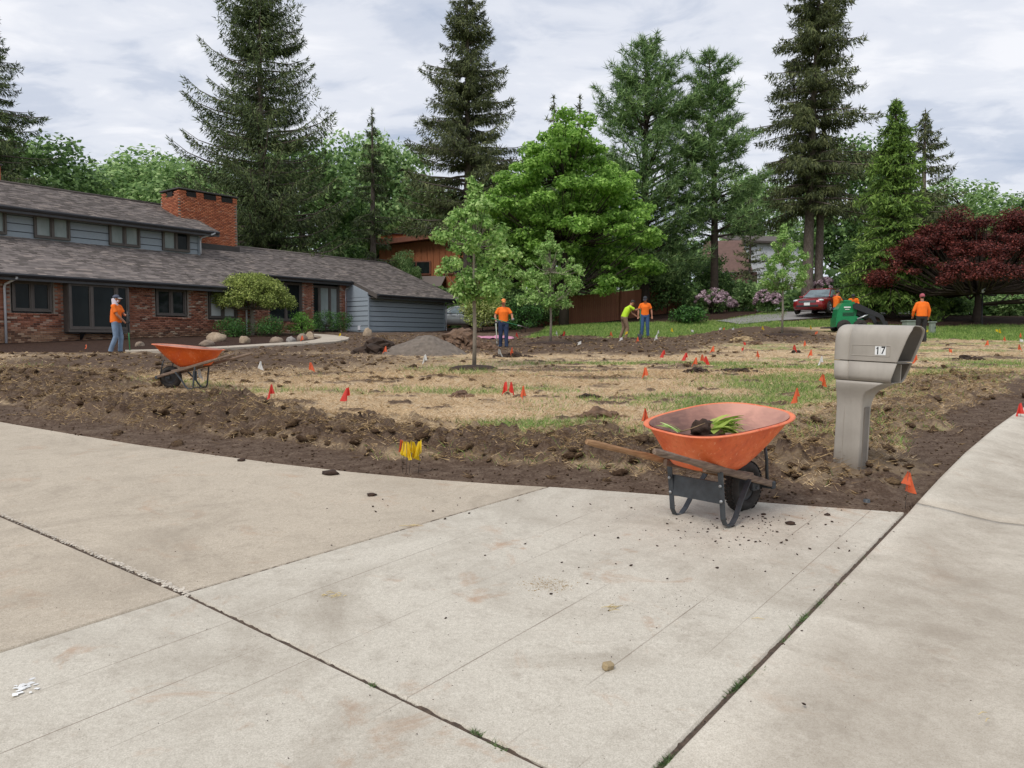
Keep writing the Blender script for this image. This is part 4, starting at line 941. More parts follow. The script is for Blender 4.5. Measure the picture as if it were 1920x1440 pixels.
# ---- the bright maple in the middle
loc, ht = put(1056, 45, 228)
LOBES = [(1040, 275, 1.5), (1075, 262, 1.3), (1000, 318, 1.6), (1100, 315, 1.7), (965, 362, 1.5), (1040, 350, 1.9), (1130, 372, 1.6), (1160, 405, 1.5), (928, 402, 1.2), (985, 415, 1.7), (1075, 420, 2.0), (1175, 450, 1.5), (950, 455, 1.3), (1025, 480, 1.8), (1120, 485, 1.9), (1185, 505, 1.2), (1060, 520, 1.3), (1140, 528, 1.2), (1000, 520, 1.2), (1090, 365, 1.4), (1150, 345, 1.0)]
rr = random.Random(31); cl = []
for px_, py_, r_ in LOBES:
    c_ = at(px_, py_, 45); lx, lz = c_.x - loc[0], c_.z - loc[2]; ly0 = rr.uniform(-1, 1) * 1.6
    for k in range(int(13 * r_)):
        d_ = Vector((rr.gauss(0, 1), rr.gauss(0, 1), rr.gauss(0, .8))).normalized() * r_ * rr.random() ** .4; cl.append((lx + d_.x, ly0 + d_.y * 1.5 - (1.2 if k % 2 else 0), lz + d_.z * .8, rr.uniform(.35, .85)))
tm, cm = broadleaf(cl, .22, 420, 32, ([(0, 0, -.3), (.1, 0, 2.2), (0, .1, 5), (.1, 0, 8.5)], [.32, .24, .16, .06]), droop=.22, flat=.5, up=.55, shell=.3)
plant('maple_tree', loc, tm, cm, M_BARKD, ML_MAPLE, 'full bright green maple over the timber fence in the middle')

# ---- three staked young street trees
def young(px, py, top, cw, seed, label, skew=0, zlow=.38, n=95):
    b = gp(px, py); ht = at(px, top, b.y).z - b.z; w = cw / FPX * b.y / 2; cl = []; rr = random.Random(seed); z0 = ht * zlow
    for k in range(n):
        f = rr.random(); a = rr.random() * 6.283; wid = w * (math.sin(min(1, (f * .93 + .17)) * math.pi) ** .75) * (1.0 - .25 * f); q = rr.random() ** .5
        cl.append((math.cos(a) * wid * q + skew * f, math.sin(a) * wid * q, z0 + f * (ht - z0) * .97, rr.uniform(.17, .32) * (1 - .35 * f)))
    cl += [(skew + rr.gauss(0, .08), rr.gauss(0, .08), ht - .15 * k_, .14) for k_ in range(4)]
    tm, cm = broadleaf(cl, .10, 1900, seed, ([(0, 0, -.1), (.02, 0, z0 * .6), (0, .01, z0), (skew * .4, 0, z0 + (ht - z0) * .45), (skew, 0, ht - .25)], [.052, .043, .04, .026, .008]), flat=.8, up=.45, limb_r=.014, shell=.2, droop=.25)
    e = plant('young_tree', b, tm, cm, M_BARKG, ML_YOUNG, label, group='young trees planted in the lawn')
    rg = MB(); n_ = 28; R_ = .55 if py > 660 else .85
    rings = [[Vector((math.cos(a) * r * (1 + .08 * math.sin(3 * a + seed)), math.sin(a) * r * (1 + .08 * math.sin(3 * a + seed)), h)) for a in [2 * math.pi * k / n_ for k in range(n_)]] for r, h in ((R_ * 1.15, -.06), (R_, .035), (R_ * .7, .085), (R_ * .3, .10), (.03, .10))]
    rg.loft(rings, True, False, True); rg.build('mulch_ring', M_MULCH, e); return b
M_MULCH = simple('bark_mulch', lin('#3a2a22'), .95, .45, 30, .9, bscale=60)
YT1 = young(889, 692, 338, 178, 41, 'nearest young tree with slim trunk, in front of the bright maple', skew=.02)
YT2 = young(1032, 645, 437, 150, 42, 'young tree with round crown right of the worker holding a shovel', skew=-.04, zlow=.36)
YT3 = young(1466, 629, 421, 100, 43, 'young tree standing in front of the red car', zlow=.42)

# ---- red japanese maple
loc, _ = put(1828, 40.6, 395); rr = random.Random(7); cl = []
for k in range(280):
    a = rr.random() * 6.283; q = rr.random() ** .55; R = 5.5 * q; z = 1.75 + 3.7 * (1 - q ** 2.4) * rr.uniform(.35, 1) ** .6 + .5 * rr.random(); cl.append((math.cos(a) * R, math.sin(a) * R * .8, z, rr.uniform(.3, .85)))
tm, cm = broadleaf(cl, .12, 850, 52, ([(0, 0, -.2), (.05, 0, .5), (.1, 0, 1.0), (0, 0, 1.6)], [.26, .24, .2, .12]), flat=.55, up=.8, shell=.2, limb_r=.075, droop=.12, aspect=.6)
tmb = MB();
plant('japanese_maple_tree', loc, tm, cm, M_BARKD, ML_RED, 'dark red japanese maple with spreading bare limbs, at right')

# ---- deciduous trees behind (three crown shapes, shared)
FAR = []
for s_ in range(3):
    cl = clump_cloud(55, 3.4, 3.2, 4.0, 6.6, 1.25, 60 + s_, -.8); FAR.append(broadleaf(cl, .27, 170, 70 + s_, ([(0, 0, -.3), (0, 0, 3), (.2, 0, 6), (0, .1, 9)], [.28, .22, .14, .05]), flat=.75, up=.5, limb_r=.06))
def far(px, Y, top, kind, mat, label, wide=1.0, rz=0):
    loc, ht = put(px, Y, top); tm, cm = FAR[kind]; s = ht / 11.2
    cm2 = cm if mat is ML_DEC else None
    e = empty('deciduous_tree', loc, rz, label, 'tree', 'leafy trees behind the houses'); e.scale = (s * wide, s * wide, s); link('trunk', tm, M_BARKD, e)
    if (kind, mat.name) not in CMC: c_ = cm.copy(); c_.materials.clear(); c_.materials.append(mat); CMC[(kind, mat.name)] = c_
    link('crown', CMC[(kind, mat.name)], None, e); return e
CMC = {}
far(45, 56, 232, 0, ML_DECD, 'dark leafy tree over the left end of the house roof', 1.25, .5)
far(135, 82, 292, 1, ML_DEC, 'pale leafy tree beyond the roof, leftmost of the far treeline', 1.3, 1)
far(215, 80, 290, 2, ML_DEC, 'rounded leafy tree beyond the roof, second of the far treeline', 1.3, 2)
far(300, 84, 288, 0, ML_DEC, 'leafy tree just above the chimney, third of the far treeline', 1.3, 3)
far(385, 78, 275, 1, ML_DEC, 'leafy tree showing left of the big spruce trunk', 1.2, 4)
far(570, 66, 255, 2, ML_DECD, 'dark leafy tree tangled behind the broad spruce', 1.15, 5)
far(672, 76, 222, 1, ML_DEC, 'light poplar-like tree right of the broad spruce', .8, 6)
far(752, 78, 248, 0, ML_DEC, 'light leafy tree behind the slim spruce', .75, 1.5)
far(800, 88, 330, 2, ML_DECD, 'dark leafy tree behind the brown timber house', 1.0, 2.5)
far(960, 66, 300, 1, ML_DECD, 'dark leafy tree filling in behind the bright maple', 1.1, .2)
far(1420, 90, 312, 0, ML_DEC, 'pale leafy tree left of the twin-trunked spruce', .75, 1.2)
far(1590, 66, 225, 1, ML_DECD, 'dark leafy tree between the twin spruce and the hemlock', .8, 2.2)
far(1790, 68, 330, 2, ML_DEC, 'pale leafy tree above the red maple', 1.25, 3.2)
far(1895, 60, 362, 0, ML_DECD, 'dark leafy tree at the right edge above the red maple', 1.2, 4.2)
far(1290, 64, 470, 2, ML_DECD, 'low dark leafy tree behind the pines', 1.3, 5.2)
far(1140, 64, 400, 0, ML_DECD, 'dark leafy tree between maple and left pine', 1.1, .9)
far(1660, 60, 420, 1, ML_DECD, 'low dark leafy tree under the hemlock', 1.4, 1.9)
far(1240, 55, 410, 1, ML_DECD, 'dark understorey tree in front of the pine trunk', .9, 2.9)
far(470, 60, 420, 0, ML_DECD, 'dark understorey tree behind the house ridge', 1.4, 3.9)
far(760, 59, 458, 1, ML_DEC, 'small light green tree at the corner of the brown timber house', .62, 2.2)
# a distant wood closes the view between the trunks
rng = np.random.default_rng(5); n = 26000; x = rng.uniform(-95, 100, n); y = 92 + rng.uniform(0, 14, n); zt = 9 + 5 * fbm(x * .09, x * 0, 4, 3); z = 1.5 + rng.random(n) ** .8 * (zt + 1.5)
C = np.stack([x, y, z], 1); N = unit(rng.normal(0, .6, (n, 3)) + [0, -.6, .6]); L = rng.uniform(.6, 1.2, n); V, F = cards_leaf(C, N, L, L * .7, rng)
link('far_wood', big_mesh('far_wood', V, F), ML_DECD, kind='stuff', label='distant leafy wood closing the view between the trunks')
n = 22000; x = rng.uniform(-26, 48, n); y = 60 + rng.uniform(0, 7, n); zt = 3.2 + 1.8 * fbm(x * .25, x * 0 + 3, 8, 3); z = 2.2 + rng.random(n) ** .8 * zt
C = np.stack([x, y, z], 1); N = unit(rng.normal(0, .6, (n, 3)) + [0, -.5, .7]); L = rng.uniform(.35, .7, n); V, F = cards_leaf(C, N, L, L * .7, rng); link('undergrowth', big_mesh('undergrowth', V, F), ML_DECD, kind='stuff', label='dark undergrowth behind the fence and the beds')

# ---- topiary, shrubs
loc = gp(473, 628); ht = at(473, 505, loc.y).z - loc.z; w_ = 80 / FPX * loc.y
rr = random.Random(3); cl = []
for k in range(230):
    a = rr.random() * 6.283; q = rr.random() ** .5; dome = math.sqrt(max(0, 1 - q * q)); cl.append((math.cos(a) * w_ * q * .88, math.sin(a) * w_ * q * .88, ht * (.41 + .51 * dome * (rr.random() ** .35)), rr.uniform(.25, .42)))
tm, cm = broadleaf(cl, .08, 1500, 81, ([(0, 0, -.1), (.03, 0, .5), (-.02, .02, ht * .4), (0, 0, ht * .55)], [.11, .085, .075, .05]), flat=.75, up=.6, limb_r=.035)
plant('topiary_tree', loc, tm, cm, M_BARKG, ML_TOP, 'mushroom-shaped clipped tree in the mulch bed before the house', 'tree')
def shrub(px, py, wpx, hpx, mat, label, seed, leaf=.06, n=26, name='shrub', flat=.8, Y=None, dens=1500, group='shrubs along the house', cat='shrub'):
    b = gp(px, py) if Y is None else Vector(foot(px, Y)); s = b.y / FPX; w = wpx * s / 2; h = hpx * s
    cl = clump_cloud(n, w * .72, w * .72, h * .42, h * .5, max(.12, min(w, h) * .36), seed, -.8)
    tm, cm = broadleaf(cl, leaf, dens, seed, ([(0, 0, -.1), (0, 0, h * .3)], [.03, .02]), flat=flat, up=.55, limb_r=.012)
    return plant(name, b, tm, cm, M_BARKD, mat, label, cat, group, trunk='stem', crown='foliage')
shrub(438, 632, 74, 34, ML_YEW, 'dark low yew left of the topiary trunk', 91); shrub(508, 631, 70, 34, ML_YEW, 'dark low yew right of the topiary trunk', 92)
shrub(566, 629, 62, 44, ML_BOX, 'bright round boxwood ball beside the walk', 93, n=34); shrub(611, 626, 54, 46, ML_YEW, 'dark leafy shrub left of the pair by the entry door', 94); shrub(643, 626, 46, 44, ML_YEW, 'dark leafy shrub at the garage corner downspout', 95)
shrub(570, 621, 34, 30, ML_YEW, 'dark shrub behind the boxwood ball', 96); shrub(850, 612, 60, 34, ML_BOX, 'low green shrub at the far end of the garage', 97, leaf=.1)
shrub(905, 622, 100, 82, ML_VAR, 'tall pale-leaved shrub behind the sod pile', 98, leaf=.11, n=44, dens=700, group='shrubs before the fence'); shrub(985, 626, 78, 70, ML_YEW, 'dark spreading shrub right of the worker with orange cap', 99, leaf=.11, n=34, dens=800, group='shrubs before the fence')
shrub(950, 618, 80, 96, ML_DECD, 'dark leafy shrub behind the worker with orange cap', 100, leaf=.12, n=36, dens=600, group='shrubs before the fence')
shrub(1292, 606, 96, 30, ML_YEW, 'low spreading juniper at the edge of the green lawn', 101, leaf=.12, n=40, dens=700, group='shrubs at the back of the lawn')
shrub(1010, 0, 100, 60, ML_DECD, 'dark shrub by the left end of the fence', 102, leaf=.13, n=36, Y=46, dens=500, group='shrubs before the fence')
for px, Y, w, h, sd, lb in ((1392, 50, 56, 62, 103, 'tall light green shrub behind the flowering rhododendrons'), (1440, 48.5, 60, 70, 104, 'green shrub left of the red car'), (1250, 51, 110, 90, 105, 'dark shrub in the shade under the large pine'), (1340, 52, 90, 110, 106, 'dark shrub under the leaning pine'), (1620, 50, 120, 80, 107, 'dark shrub behind the loader crew'), (1560, 51, 80, 70, 108, 'green shrub behind the red car'), (1770, 47, 140, 60, 109, 'dark shrub left of the red maple trunk'), (1890, 47, 90, 50, 110, 'green shrub behind the lamp post')):
    shrub(px, 0, w, h, ML_DEC if sd in (103, 104, 110) else ML_DECD, lb, sd, leaf=.17, n=40, Y=Y, dens=380, group='shrubs at the back of the lawn')
for px, py, sd in ((1628, 0, 112), (1656, 0, 113), (1676, 0, 114)):
    shrub(px, py, 15, 14, ML_BOX, ['leftmost small clipped ball beyond the far drive', 'middle small clipped ball beyond the far drive', 'rightmost small clipped ball beyond the far drive'][sd - 112], sd, leaf=.1, n=10, dens=700, group='clipped balls by the far drive', Y=48)
def rhodo(px, py, wpx, hpx, label, seed, Y=None):
    e = shrub(px, py, wpx, hpx, ML_DECD, label, seed, leaf=.13, n=30, name='rhododendron', dens=500, Y=Y, group='flowering rhododendrons')
    b = e.location; s = b.y / FPX; w = wpx * s / 2; h = hpx * s; rng = np.random.default_rng(seed); rr = random.Random(seed); cl = []
    for k in range(70):
        a = rr.random() * 6.283; q = rr.random(); ph = math.acos(1 - q * 1.15); cl.append((math.cos(a) * math.sin(ph) * w * .98, math.sin(a) * math.sin(ph) * w * .98, h * .5 + math.cos(ph) * h * .47, .13))
    _, cm = broadleaf(cl, .10, 3200, seed, None, flat=.9, up=.3, shell=.5, aspect=.9); link('blossom', cm, ML_RHO, e)
rhodo(1336, 588, 64, 46, 'lilac-pink rhododendron at the foot of the leaning pine', 121); rhodo(1362, 585, 40, 24, 'small pink rhododendron low on the mulch bank', 124); rhodo(1437, 0, 48, 46, 'pink rhododendron left of the red car', 122, Y=47); rhodo(1540, 0, 58, 66, 'pink rhododendron showing above the red car roof', 123, Y=50.5)
# ================================================================== WHEELBARROWS
def poly_orange(name, dirt=.45, base='#de6834'):
    t = NT(name); P = t.co('Object'); n1 = t.noise(P, 5, 5, .65, .3); n2 = t.noise(P, 26, 4, .7); sc_ = t.noise(t.map(P, (40, 40, 7), (.5, .2, .3)), 1, 3)
    c = t.ramp(n1, [(.3, lin('#c8532a')), (.5, lin(base)), (.75, lin('#ec8250'))])
    c = t.mix(t.ramp(sc_, [(.62, 0), (.70, .55)]), c, lin('#efa77c')); c = t.mix(t.ramp(n2, [(.58, 0), (.75, dirt)]), c, lin('#8b5a3e'))
    t.col(c); t.rough(t.ramp(n2, [(.3, .42), (.7, .7)])); t.bump(n2, .12, .004); return t.m
M_TRAYO = poly_orange('orange_poly_tray'); M_TRAYO2 = poly_orange('darker_orange_poly_tray', .25, '#d65a12')
t = NT('graded_tray_inside'); P = t.co('Object'); n1 = t.noise(P, 3.2, 5, .6, .5); n2 = t.noise(t.map(P, (12, 12, 60)), 1, 4)
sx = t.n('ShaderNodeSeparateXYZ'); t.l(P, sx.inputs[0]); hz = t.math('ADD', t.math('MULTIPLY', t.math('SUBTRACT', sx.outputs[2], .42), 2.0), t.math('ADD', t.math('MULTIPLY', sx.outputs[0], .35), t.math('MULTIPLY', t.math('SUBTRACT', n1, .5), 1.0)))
t.col(t.mix(t.ramp(n2, [(.4, 0), (.75, .35)]), t.ramp(hz, [(.1, lin('#554440')), (.45, lin('#7f615a')), (.75, lin('#a87d70')), (1, lin('#c89584'))]), lin('#c99a86'))); t.rough(.8); M_TRAYIN = t.m  # darker towards floor and rear, paler towards rim and front
t = NT('weathered_wood'); P = t.co('Object'); g = t.noise(t.map(P, (2, 45, 45)), 1.2, 5, .6); t.col(t.ramp(g, [(.3, lin('#54443a')), (.55, lin('#7d6a5b')), (.75, lin('#978471'))])); t.rough(.85); t.bump(g, .4, .003); M_WOODG = t.m
t = NT('tan_wood'); P = t.co('Object'); g = t.noise(t.map(P, (2, 45, 45)), 1.2, 5, .6); t.col(t.ramp(g, [(.3, lin('#7d5d40')), (.6, lin('#a07d5a')), (.8, lin('#bb9c7a'))])); t.rough(.75); t.bump(g, .3, .003); M_WOODT = t.m
M_STEEL = simple('painted_dark_steel', lin('#3d4247'), .5, .35, 14, .25); M_BOLT = simple('zinc_bolt', lin('#a5a8aa'), .4, .2, 20, metallic=.8)
M_TYRE = simple('dusty_rubber', lin('#332f2c'), .85, .35, 10, .4); M_RIM = simple('wheel_rim', lin('#2a2a2c'), .5, .3, 8)
M_LIP_O = poly_orange('worn_orange_rim', .35, '#dd7850')
def wheelbarrow(loc, rz, label, tray_mat, tan_handle=True, steel_plate=True, roll=0.0):
    e = empty('wheelbarrow', loc, 0, label, 'wheelbarrow', 'orange wheelbarrows', rot=(0, 0, rz))
    n = 48; R = Matrix.Rotation(roll, 3, 'X')
    def ring(f, inset=0.0, dz=0.0):
        g = f ** .82; cx = .055 + .125 * g; a = .25 + .345 * g - inset; b = .185 + .18 * g - inset; out = []
        for k in range(n):
            th = 2 * math.pi * k / n; c, s = math.cos(th), math.sin(th); q = 2 / 3.0
            x = math.copysign(abs(c) ** q, c) * a; y = math.copysign(abs(s) ** q, s) * b * (1 + .06 * x / a - .10 * max(0, x / a) ** 3)
            z = .40 + f * (.345 + .05 * x / .56) + dz - .06 * (x - .05) * (1 - f); v = R @ Vector((0, y, z - .4)); out.append(Vector((cx + x, v.y, v.z + .4)))
        return out
    outer = [ring(f) for f in (0, .12, .3, .5, .7, .86, .955)]
    cen = MB(); cen.loft(outer, True, True, False); cen.build('tray', tray_mat, e)
    # rolled rim, then the inside skin
    lip = [ring(.95), ring(.965, -.018), ring(.985, -.03), ring(1.005, -.028), ring(1.015, -.012), ring(1.01, .003), ring(.985, .009)]
    MB().loft(lip, True, False, False).build('rim', M_LIP_O, e)
    inner = [ring(f, .008, .008) for f in (.99, .86, .7, .5, .3, .12, 0)]; MB().loft(inner, True, False, True).build('tray_inside', M_TRAYIN, e)
    def beam(a, b, w=.04, h=.05, tip=False):
        a, b = Vector(a), Vector(b); d = (a - b).normalized(); s = d.cross(Vector((0, 0, 1))).normalized(); u_ = s.cross(d); st = [(0, .72), (.05, .95), (.16, .85), (.26, .8), (.33, 1.0), (1, 1)] if tip else [(0, 1), (1, 1)]; rings = []
        for f, k in st:
            c = a.lerp(b, f); ww, hh = w * k / 2, h * k / 2; ch = .35 if not (tip and f < .3) else .62
            rings.append([c + s * x * ww + u_ * y * hh for x, y in ((-1, -1 + ch), (-1, 1 - ch), (-1 + ch, 1), (1 - ch, 1), (1, 1 - ch), (1, -1 + ch), (1 - ch, -1), (-1 + ch, -1))])
        return MB().loft(rings, smooth=False)
    for s, m in ((1, M_WOODT if tan_handle else M_WOODG), (-1, M_WOODG)):
        beam((-.86, .30 * s, .625), (.75, .115 * s, .205), tip=True).build('handle', m, e)
        if s == -1 and tan_handle: pass
        # leg: a bent steel strap
        pts = [(-.07, .225 * s, .40), (-.045, .225 * s, .2), (-.03, .225 * s, .06), (.0, .225 * s, .012), (.07, .225 * s, .008), (.12, .222 * s, .05), (.2, .21 * s, .16), (.33, .19 * s, .30)]
        mb = MB(); V = []; w_ = .021
        rings = []
        for i, p in enumerate(pts):
            p = Vector(p); d = (Vector(pts[min(i + 1, len(pts) - 1)]) - Vector(pts[max(0, i - 1)])).normalized(); nn = d.cross(Vector((0, 1, 0))).normalized()
            ww = w_ if steel_plate else .011
            th_ = .0035 if steel_plate else .011
            rings.append([p + Vector((0, -ww, 0)) + nn * th_, p + Vector((0, ww, 0)) + nn * th_, p + Vector((0, ww, 0)) - nn * th_, p + Vector((0, -ww, 0)) - nn * th_])
        mb.loft(rings, smooth=False); lg = mb.build('leg', M_STEEL, e)
        if steel_plate:
            for z in (.30, .19): MB().lathe([(-.012, .0), (-.012, .010), (0, .012)], (-.066 + (.3 - z) * .12 - .0, .225 * s, z), (1, 0, 0), 10).build('bolt', M_BOLT, lg)
    if steel_plate: MB().bbox((-.042, 0, .245), (.012, .43, .155), b=.004).build('cross_plate', M_STEEL, e)
    else:
        MB().bbox((-.05, .2, .24), (.08, .012, .16), b=.004).build('cross_plate', M_STEEL, e); MB().tube([(0.02, .225, .02), (.02, -.225, .02)], .01, 6).build('cross_bar', M_STEEL, e)
    MB().bbox((.74, 0, .2), (.05, .29, .06), b=.008).build('nose_guard', M_STEEL, e)
    for s in (1, -1):
        MB().tube([(.66, .13 * s, .24), (.60, .16 * s, .42), (.56, .17 * s, .52)], .012, 6).build('tray_strut', M_STEEL, e)
        MB().bbox((.54, .10 * s, .215), (.09, .035, .07), b=.006).build('axle_block', M_STEEL, e)
        b_ = beam((-.18, .175 * s, .43), (.42, .15 * s, .31), .035, .05); b_.build('wedge', M_WOODG, e)
    wh = MB(); prof = []
    for k in range(15):
        a = -math.pi * .82 + 1.64 * math.pi * k / 14; prof.append((math.sin(a) * .05, .15 + math.cos(a) * .05))
    wh.lathe(prof, (.54, 0, .2), (0, 1, 0), 32); w_ = wh.build('wheel', M_TYRE, e)
    tr = MB()
    for k in range(36):
        a = 2 * math.pi * k / 36
        for q, yy in enumerate((-.03, -.01, .01, .03)):
            aa = a + (.087 if q % 2 else 0); r = .2 - abs(yy) * .2 + .001; M = Matrix.Rotation(-aa, 3, 'Y'); tr.box(Vector((.54 + math.cos(aa) * r, yy, .2 + math.sin(aa) * r)), (.008, .017, .024), M)
    tr.build('tread', M_TYRE, w_)
    MB().lathe([(-.03, .015), (-.035, .06), (-.02, .11), (-.03, .118), (.03, .118), (.02, .11), (.035, .06), (.03, .015)], (.54, 0, .2), (0, 1, 0), 24).build('rim', M_RIM, w_); MB().tube([(.54, -.13, .2), (.54, .13, .2)], .012, 8).build('axle', M_STEEL, w_)
    return e
legm = (gp(1272, 967) + gp(1353, 989)) / 2; legm.z = .054 * legm.y
FW1 = math.atan2(.63, .776)
wb1 = wheelbarrow(legm, FW1, 'scuffed orange wheelbarrow with plants in it, parked on the driveway beside the mailbox', M_TRAYO, roll=math.radians(6))
l2 = gp(373, 733); l2.z = float(gh([l2.x], [l2.y])[0]); wb2 = wheelbarrow(l2 + Vector((0, 0, .03)), math.radians(171), 'empty orange wheelbarrow standing on the torn lawn before the house', M_TRAYO2, tan_handle=False, steel_plate=False)

# ---- what lies in the near wheelbarrow
M_SOIL = simple('dark_clod', lin('#3a2a20'), .97, .45, 24, .9, bscale=70); M_SOD = simple('sod_clod', lin('#5d4a38'), .97, .5, 18, .9, bscale=60)
def lump(r, seed, sub=3, amp=.35, fr=1.6, flat=.7):
    bm = bmesh.new(); bmesh.ops.create_icosphere(bm, subdivisions=sub, radius=1); o = Vector((seed * 7.3, seed * 3.1, seed * 1.7))
    for v in bm.verts:
        p = v.co.copy(); d = 1 + amp * mnoise.fractal(p * fr + o, 1.0, 2.0, 4) + amp * .5 * mnoise.noise(p * fr * 3.5 + o) + amp * .25 * mnoise.noise(p * fr * 9 + o); v.co = Vector((p.x * r[0] * d, p.y * r[1] * d, p.z * r[2] * d))
    return bm
def inbarrow(x, y, z): v = Matrix.Rotation(FW1, 3, 'Z') @ Vector((x, y, z)); return legm + v
bm = lump((.27, .19, .10), 3, 3, .4); o = MB().bm(bm, None, True).build('soil_heap', M_SOIL, None, label='dark soil heap on the floor of the near wheelbarrow', cat='soil'); o.location = inbarrow(.12, -.02, .53); o.rotation_euler = (0, 0, FW1)
bm = lump((.085, .08, .07), 5, 3, .4); o = MB().bm(bm, None, True).build('soil_clod', M_SOIL, None, label='dark root clod beside the plants in the wheelbarrow', cat='soil'); o.location = inbarrow(.06, .03, .67); o.rotation_euler = (0, 0, FW1)
M_IRIS = leafmat('iris_leaves', [lin('#566b26'), lin('#758a36'), lin('#93a14c'), lin('#b0b074')], .3); M_ROOT = simple('pale_roots', lin('#8d7557'), .9, .3, 30)
def leafblade(mb, base, d, L, w, bend, rr):
    d = Vector(d).normalized(); s = d.cross(Vector((rr.uniform(-1, 1), rr.uniform(-1, 1), 1))).normalized(); up_ = s.cross(d).normalized(); n = 5; A = []; B = []
    for i in range(n + 1):
        f = i / n; c = Vector(base) + d * L * f + Vector((0, 0, -1)) * bend * f * f * L; ww = w * (1 - f ** 2.2) * .5 + .0008; A.append(c - s * ww + up_ * ww * .35); B.append(c + s * ww + up_ * ww * .35)
    V = A + B + [Vector(base).lerp(a, 0) for a in []]; F = [(i, i + 1, n + 2 + i, n + 1 + i) for i in range(n)]; mb.add(V, F, True)
pb = empty('plant_bundle', inbarrow(.13, -.03, .655), FW1 - .5, 'bundle of yellow-green uprooted iris leaves in the near wheelbarrow', 'plant'); pb.scale = (1.45, 1.45, 1.35); rr = random.Random(8); mb = MB()
for k in range(46): leafblade(mb, (rr.uniform(-.04, .05), rr.uniform(-.04, .04), rr.uniform(-.01, .04)), (rr.uniform(.45, 1.1), rr.uniform(-.55, .35), rr.uniform(.05, .75)), rr.uniform(.10, .2), rr.uniform(.012, .024), rr.uniform(.1, .6), rr)
mb.build('leaves', M_IRIS, pb, False); MB().bm(lump((.05, .045, .035), 9, 2, .5), None, True).build('root_ball', M_ROOT, pb)
pb = empty('plant_sprig', inbarrow(-.14, .08, .66), FW1 + 2.4, 'small green leaf sprig at the left end of the near wheelbarrow', 'plant'); pb.scale = (1.3, 1.3, 1.3); mb = MB()
for k in range(9): leafblade(mb, (rr.uniform(-.02, .02), rr.uniform(-.02, .02), 0), (rr.uniform(.6, 1.), rr.uniform(-.2, .3), rr.uniform(.4, .7)), rr.uniform(.10, .15), .014, .2, rr)
mb.build('leaves', leafmat('sprig_leaves', [lin('#6b8a3a'), lin('#8fae5a'), lin('#b4c98a')], .3), pb, False); MB().tube([(0, 0, 0), (-.06, .02, .02), (-.14, .0, .05)], [.004, .003, .002], 5).build('stem', M_ROOT, pb)

# ================================================================== MAILBOX
t = NT('grey_mailbox_plastic'); P = t.co('Object'); n1 = t.noise(P, 90, 4, .7); n2 = t.noise(P, 3.5, 4); n3 = t.noise(t.map(P, (22, 22, 2)), 1, 4)
c = t.mix(t.ramp(n3, [(.5, 0), (.75, .25)]), t.ramp(n2, [(.3, lin('#9a9389')), (.7, lin('#aca59b'))]), lin('#867f76')); t.col(t.mix(t.ramp(n1, [(.55, 0), (.75, .25)]), c, lin('#aea69b'))); t.rough(.58); t.bump(n1, .2, .003); M_MAIL = t.m
M_MAILD = simple('mailbox_recess_shade', lin('#736c64'), .6, .2, 6); M_BLACK = simple('black_digits', (.012, .012, .014), .5, .1, 5); M_PAPER = simple('white_sticker_plate', (.78, .79, .78), .45, .05, 5)  # darker plastic; inside the mouth its tone stands in for shade
mp = gp(1594, 886); mail = empty('mailbox', mp - Vector((0, 0, .03)), 0, 'grey-brown plastic mailbox on its own post, numbered seventeen, at the kerb', 'mailbox', rot=(0, math.radians(2.2), math.radians(-49)))
def section(hy, z0, z1, r, n=36, arch=True):
    """closed outline in (y, z): flat bottom with small radius, arched top"""
    pts = []; top = min(.15, (z1 - z0) * .48) if arch else r
    for cx, cz, a0_, rr_y, rr_z in ((hy - r, z0 + r, -90, r, r), (0, z1 - top, 0, hy, top), (0, z1 - top, 90, hy, top), (-hy + r, z0 + r, 180, r, r)):
        for k in range(n // 4 + 1):
            a = math.radians(a0_ + 90 * k / (n // 4))
            if rr_y == hy:   # superelliptic shoulders
                ca, sa = math.cos(a), math.sin(a); pts.append((math.copysign(abs(ca) ** .62, ca) * hy, cz + abs(sa) ** .8 * top))
            else: pts.append((cx + rr_y * math.cos(a), cz + rr_z * math.sin(a)))
    return pts
ZM0, ZM1, ZSEAM = .90, 1.415, 1.085
def fx(z): return .365 + (z - ZM0) / (ZM1 - ZM0) * .17 - .03 * max(0, (z - 1.38) / .045)       # slanted mouth
def shell(z0, z1, hy, arch, name, parent):
    sec = section(hy, z0, z1, .004 if arch else .05, arch=arch)
    if not arch:                                       # lower part: flat top, tucked in belly
        sec = [(y, z) for y, z in section(hy, z0, z1 + .2, .05, arch=False)]; sec = [(y * (.88 + .12 * min(1, (z - z0) / .11)), min(z, z1)) for y, z in sec]
    zc = (z0 + z1) / 2; rings = []
    for x, k in ((-.150, .80), (-.146, .88), (-.135, .945), (-.115, .985), (-.09, 1.0)):
        rings.append([Vector((x, y * k, (zc if not arch else z0) + (z - (zc if not arch else z0)) * (k if arch else 1))) for y, z in sec])
    rings.append([Vector((-.012, y, z)) for y, z in sec]); rings.append([Vector((-.008, y * .955, z0 + (z - z0) * .975)) for y, z in sec]); rings.append([Vector((-.002, y * .955, z0 + (z - z0) * .975)) for y, z in sec]); rings.append([Vector((.002, y, z)) for y, z in sec])
    for f in (.3, .6, .85, .97, 1.0): rings.append([Vector((.002 + (fx(z) - .002) * f, y * (1 - .012 * (f == 1)), z)) for y, z in sec])
    cz = (z0 + z1) / 2
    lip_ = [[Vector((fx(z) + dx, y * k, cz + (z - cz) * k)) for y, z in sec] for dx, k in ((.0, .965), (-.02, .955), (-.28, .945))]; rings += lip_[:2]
    o_ = MB().loft(rings, True, True, False).build(name, M_MAIL, parent); MB().loft(lip_[1:], True, False, True).build('mouth_shade', M_MAILD, o_); return o_  # inner wall of the mouth, its shade put into a darker colour
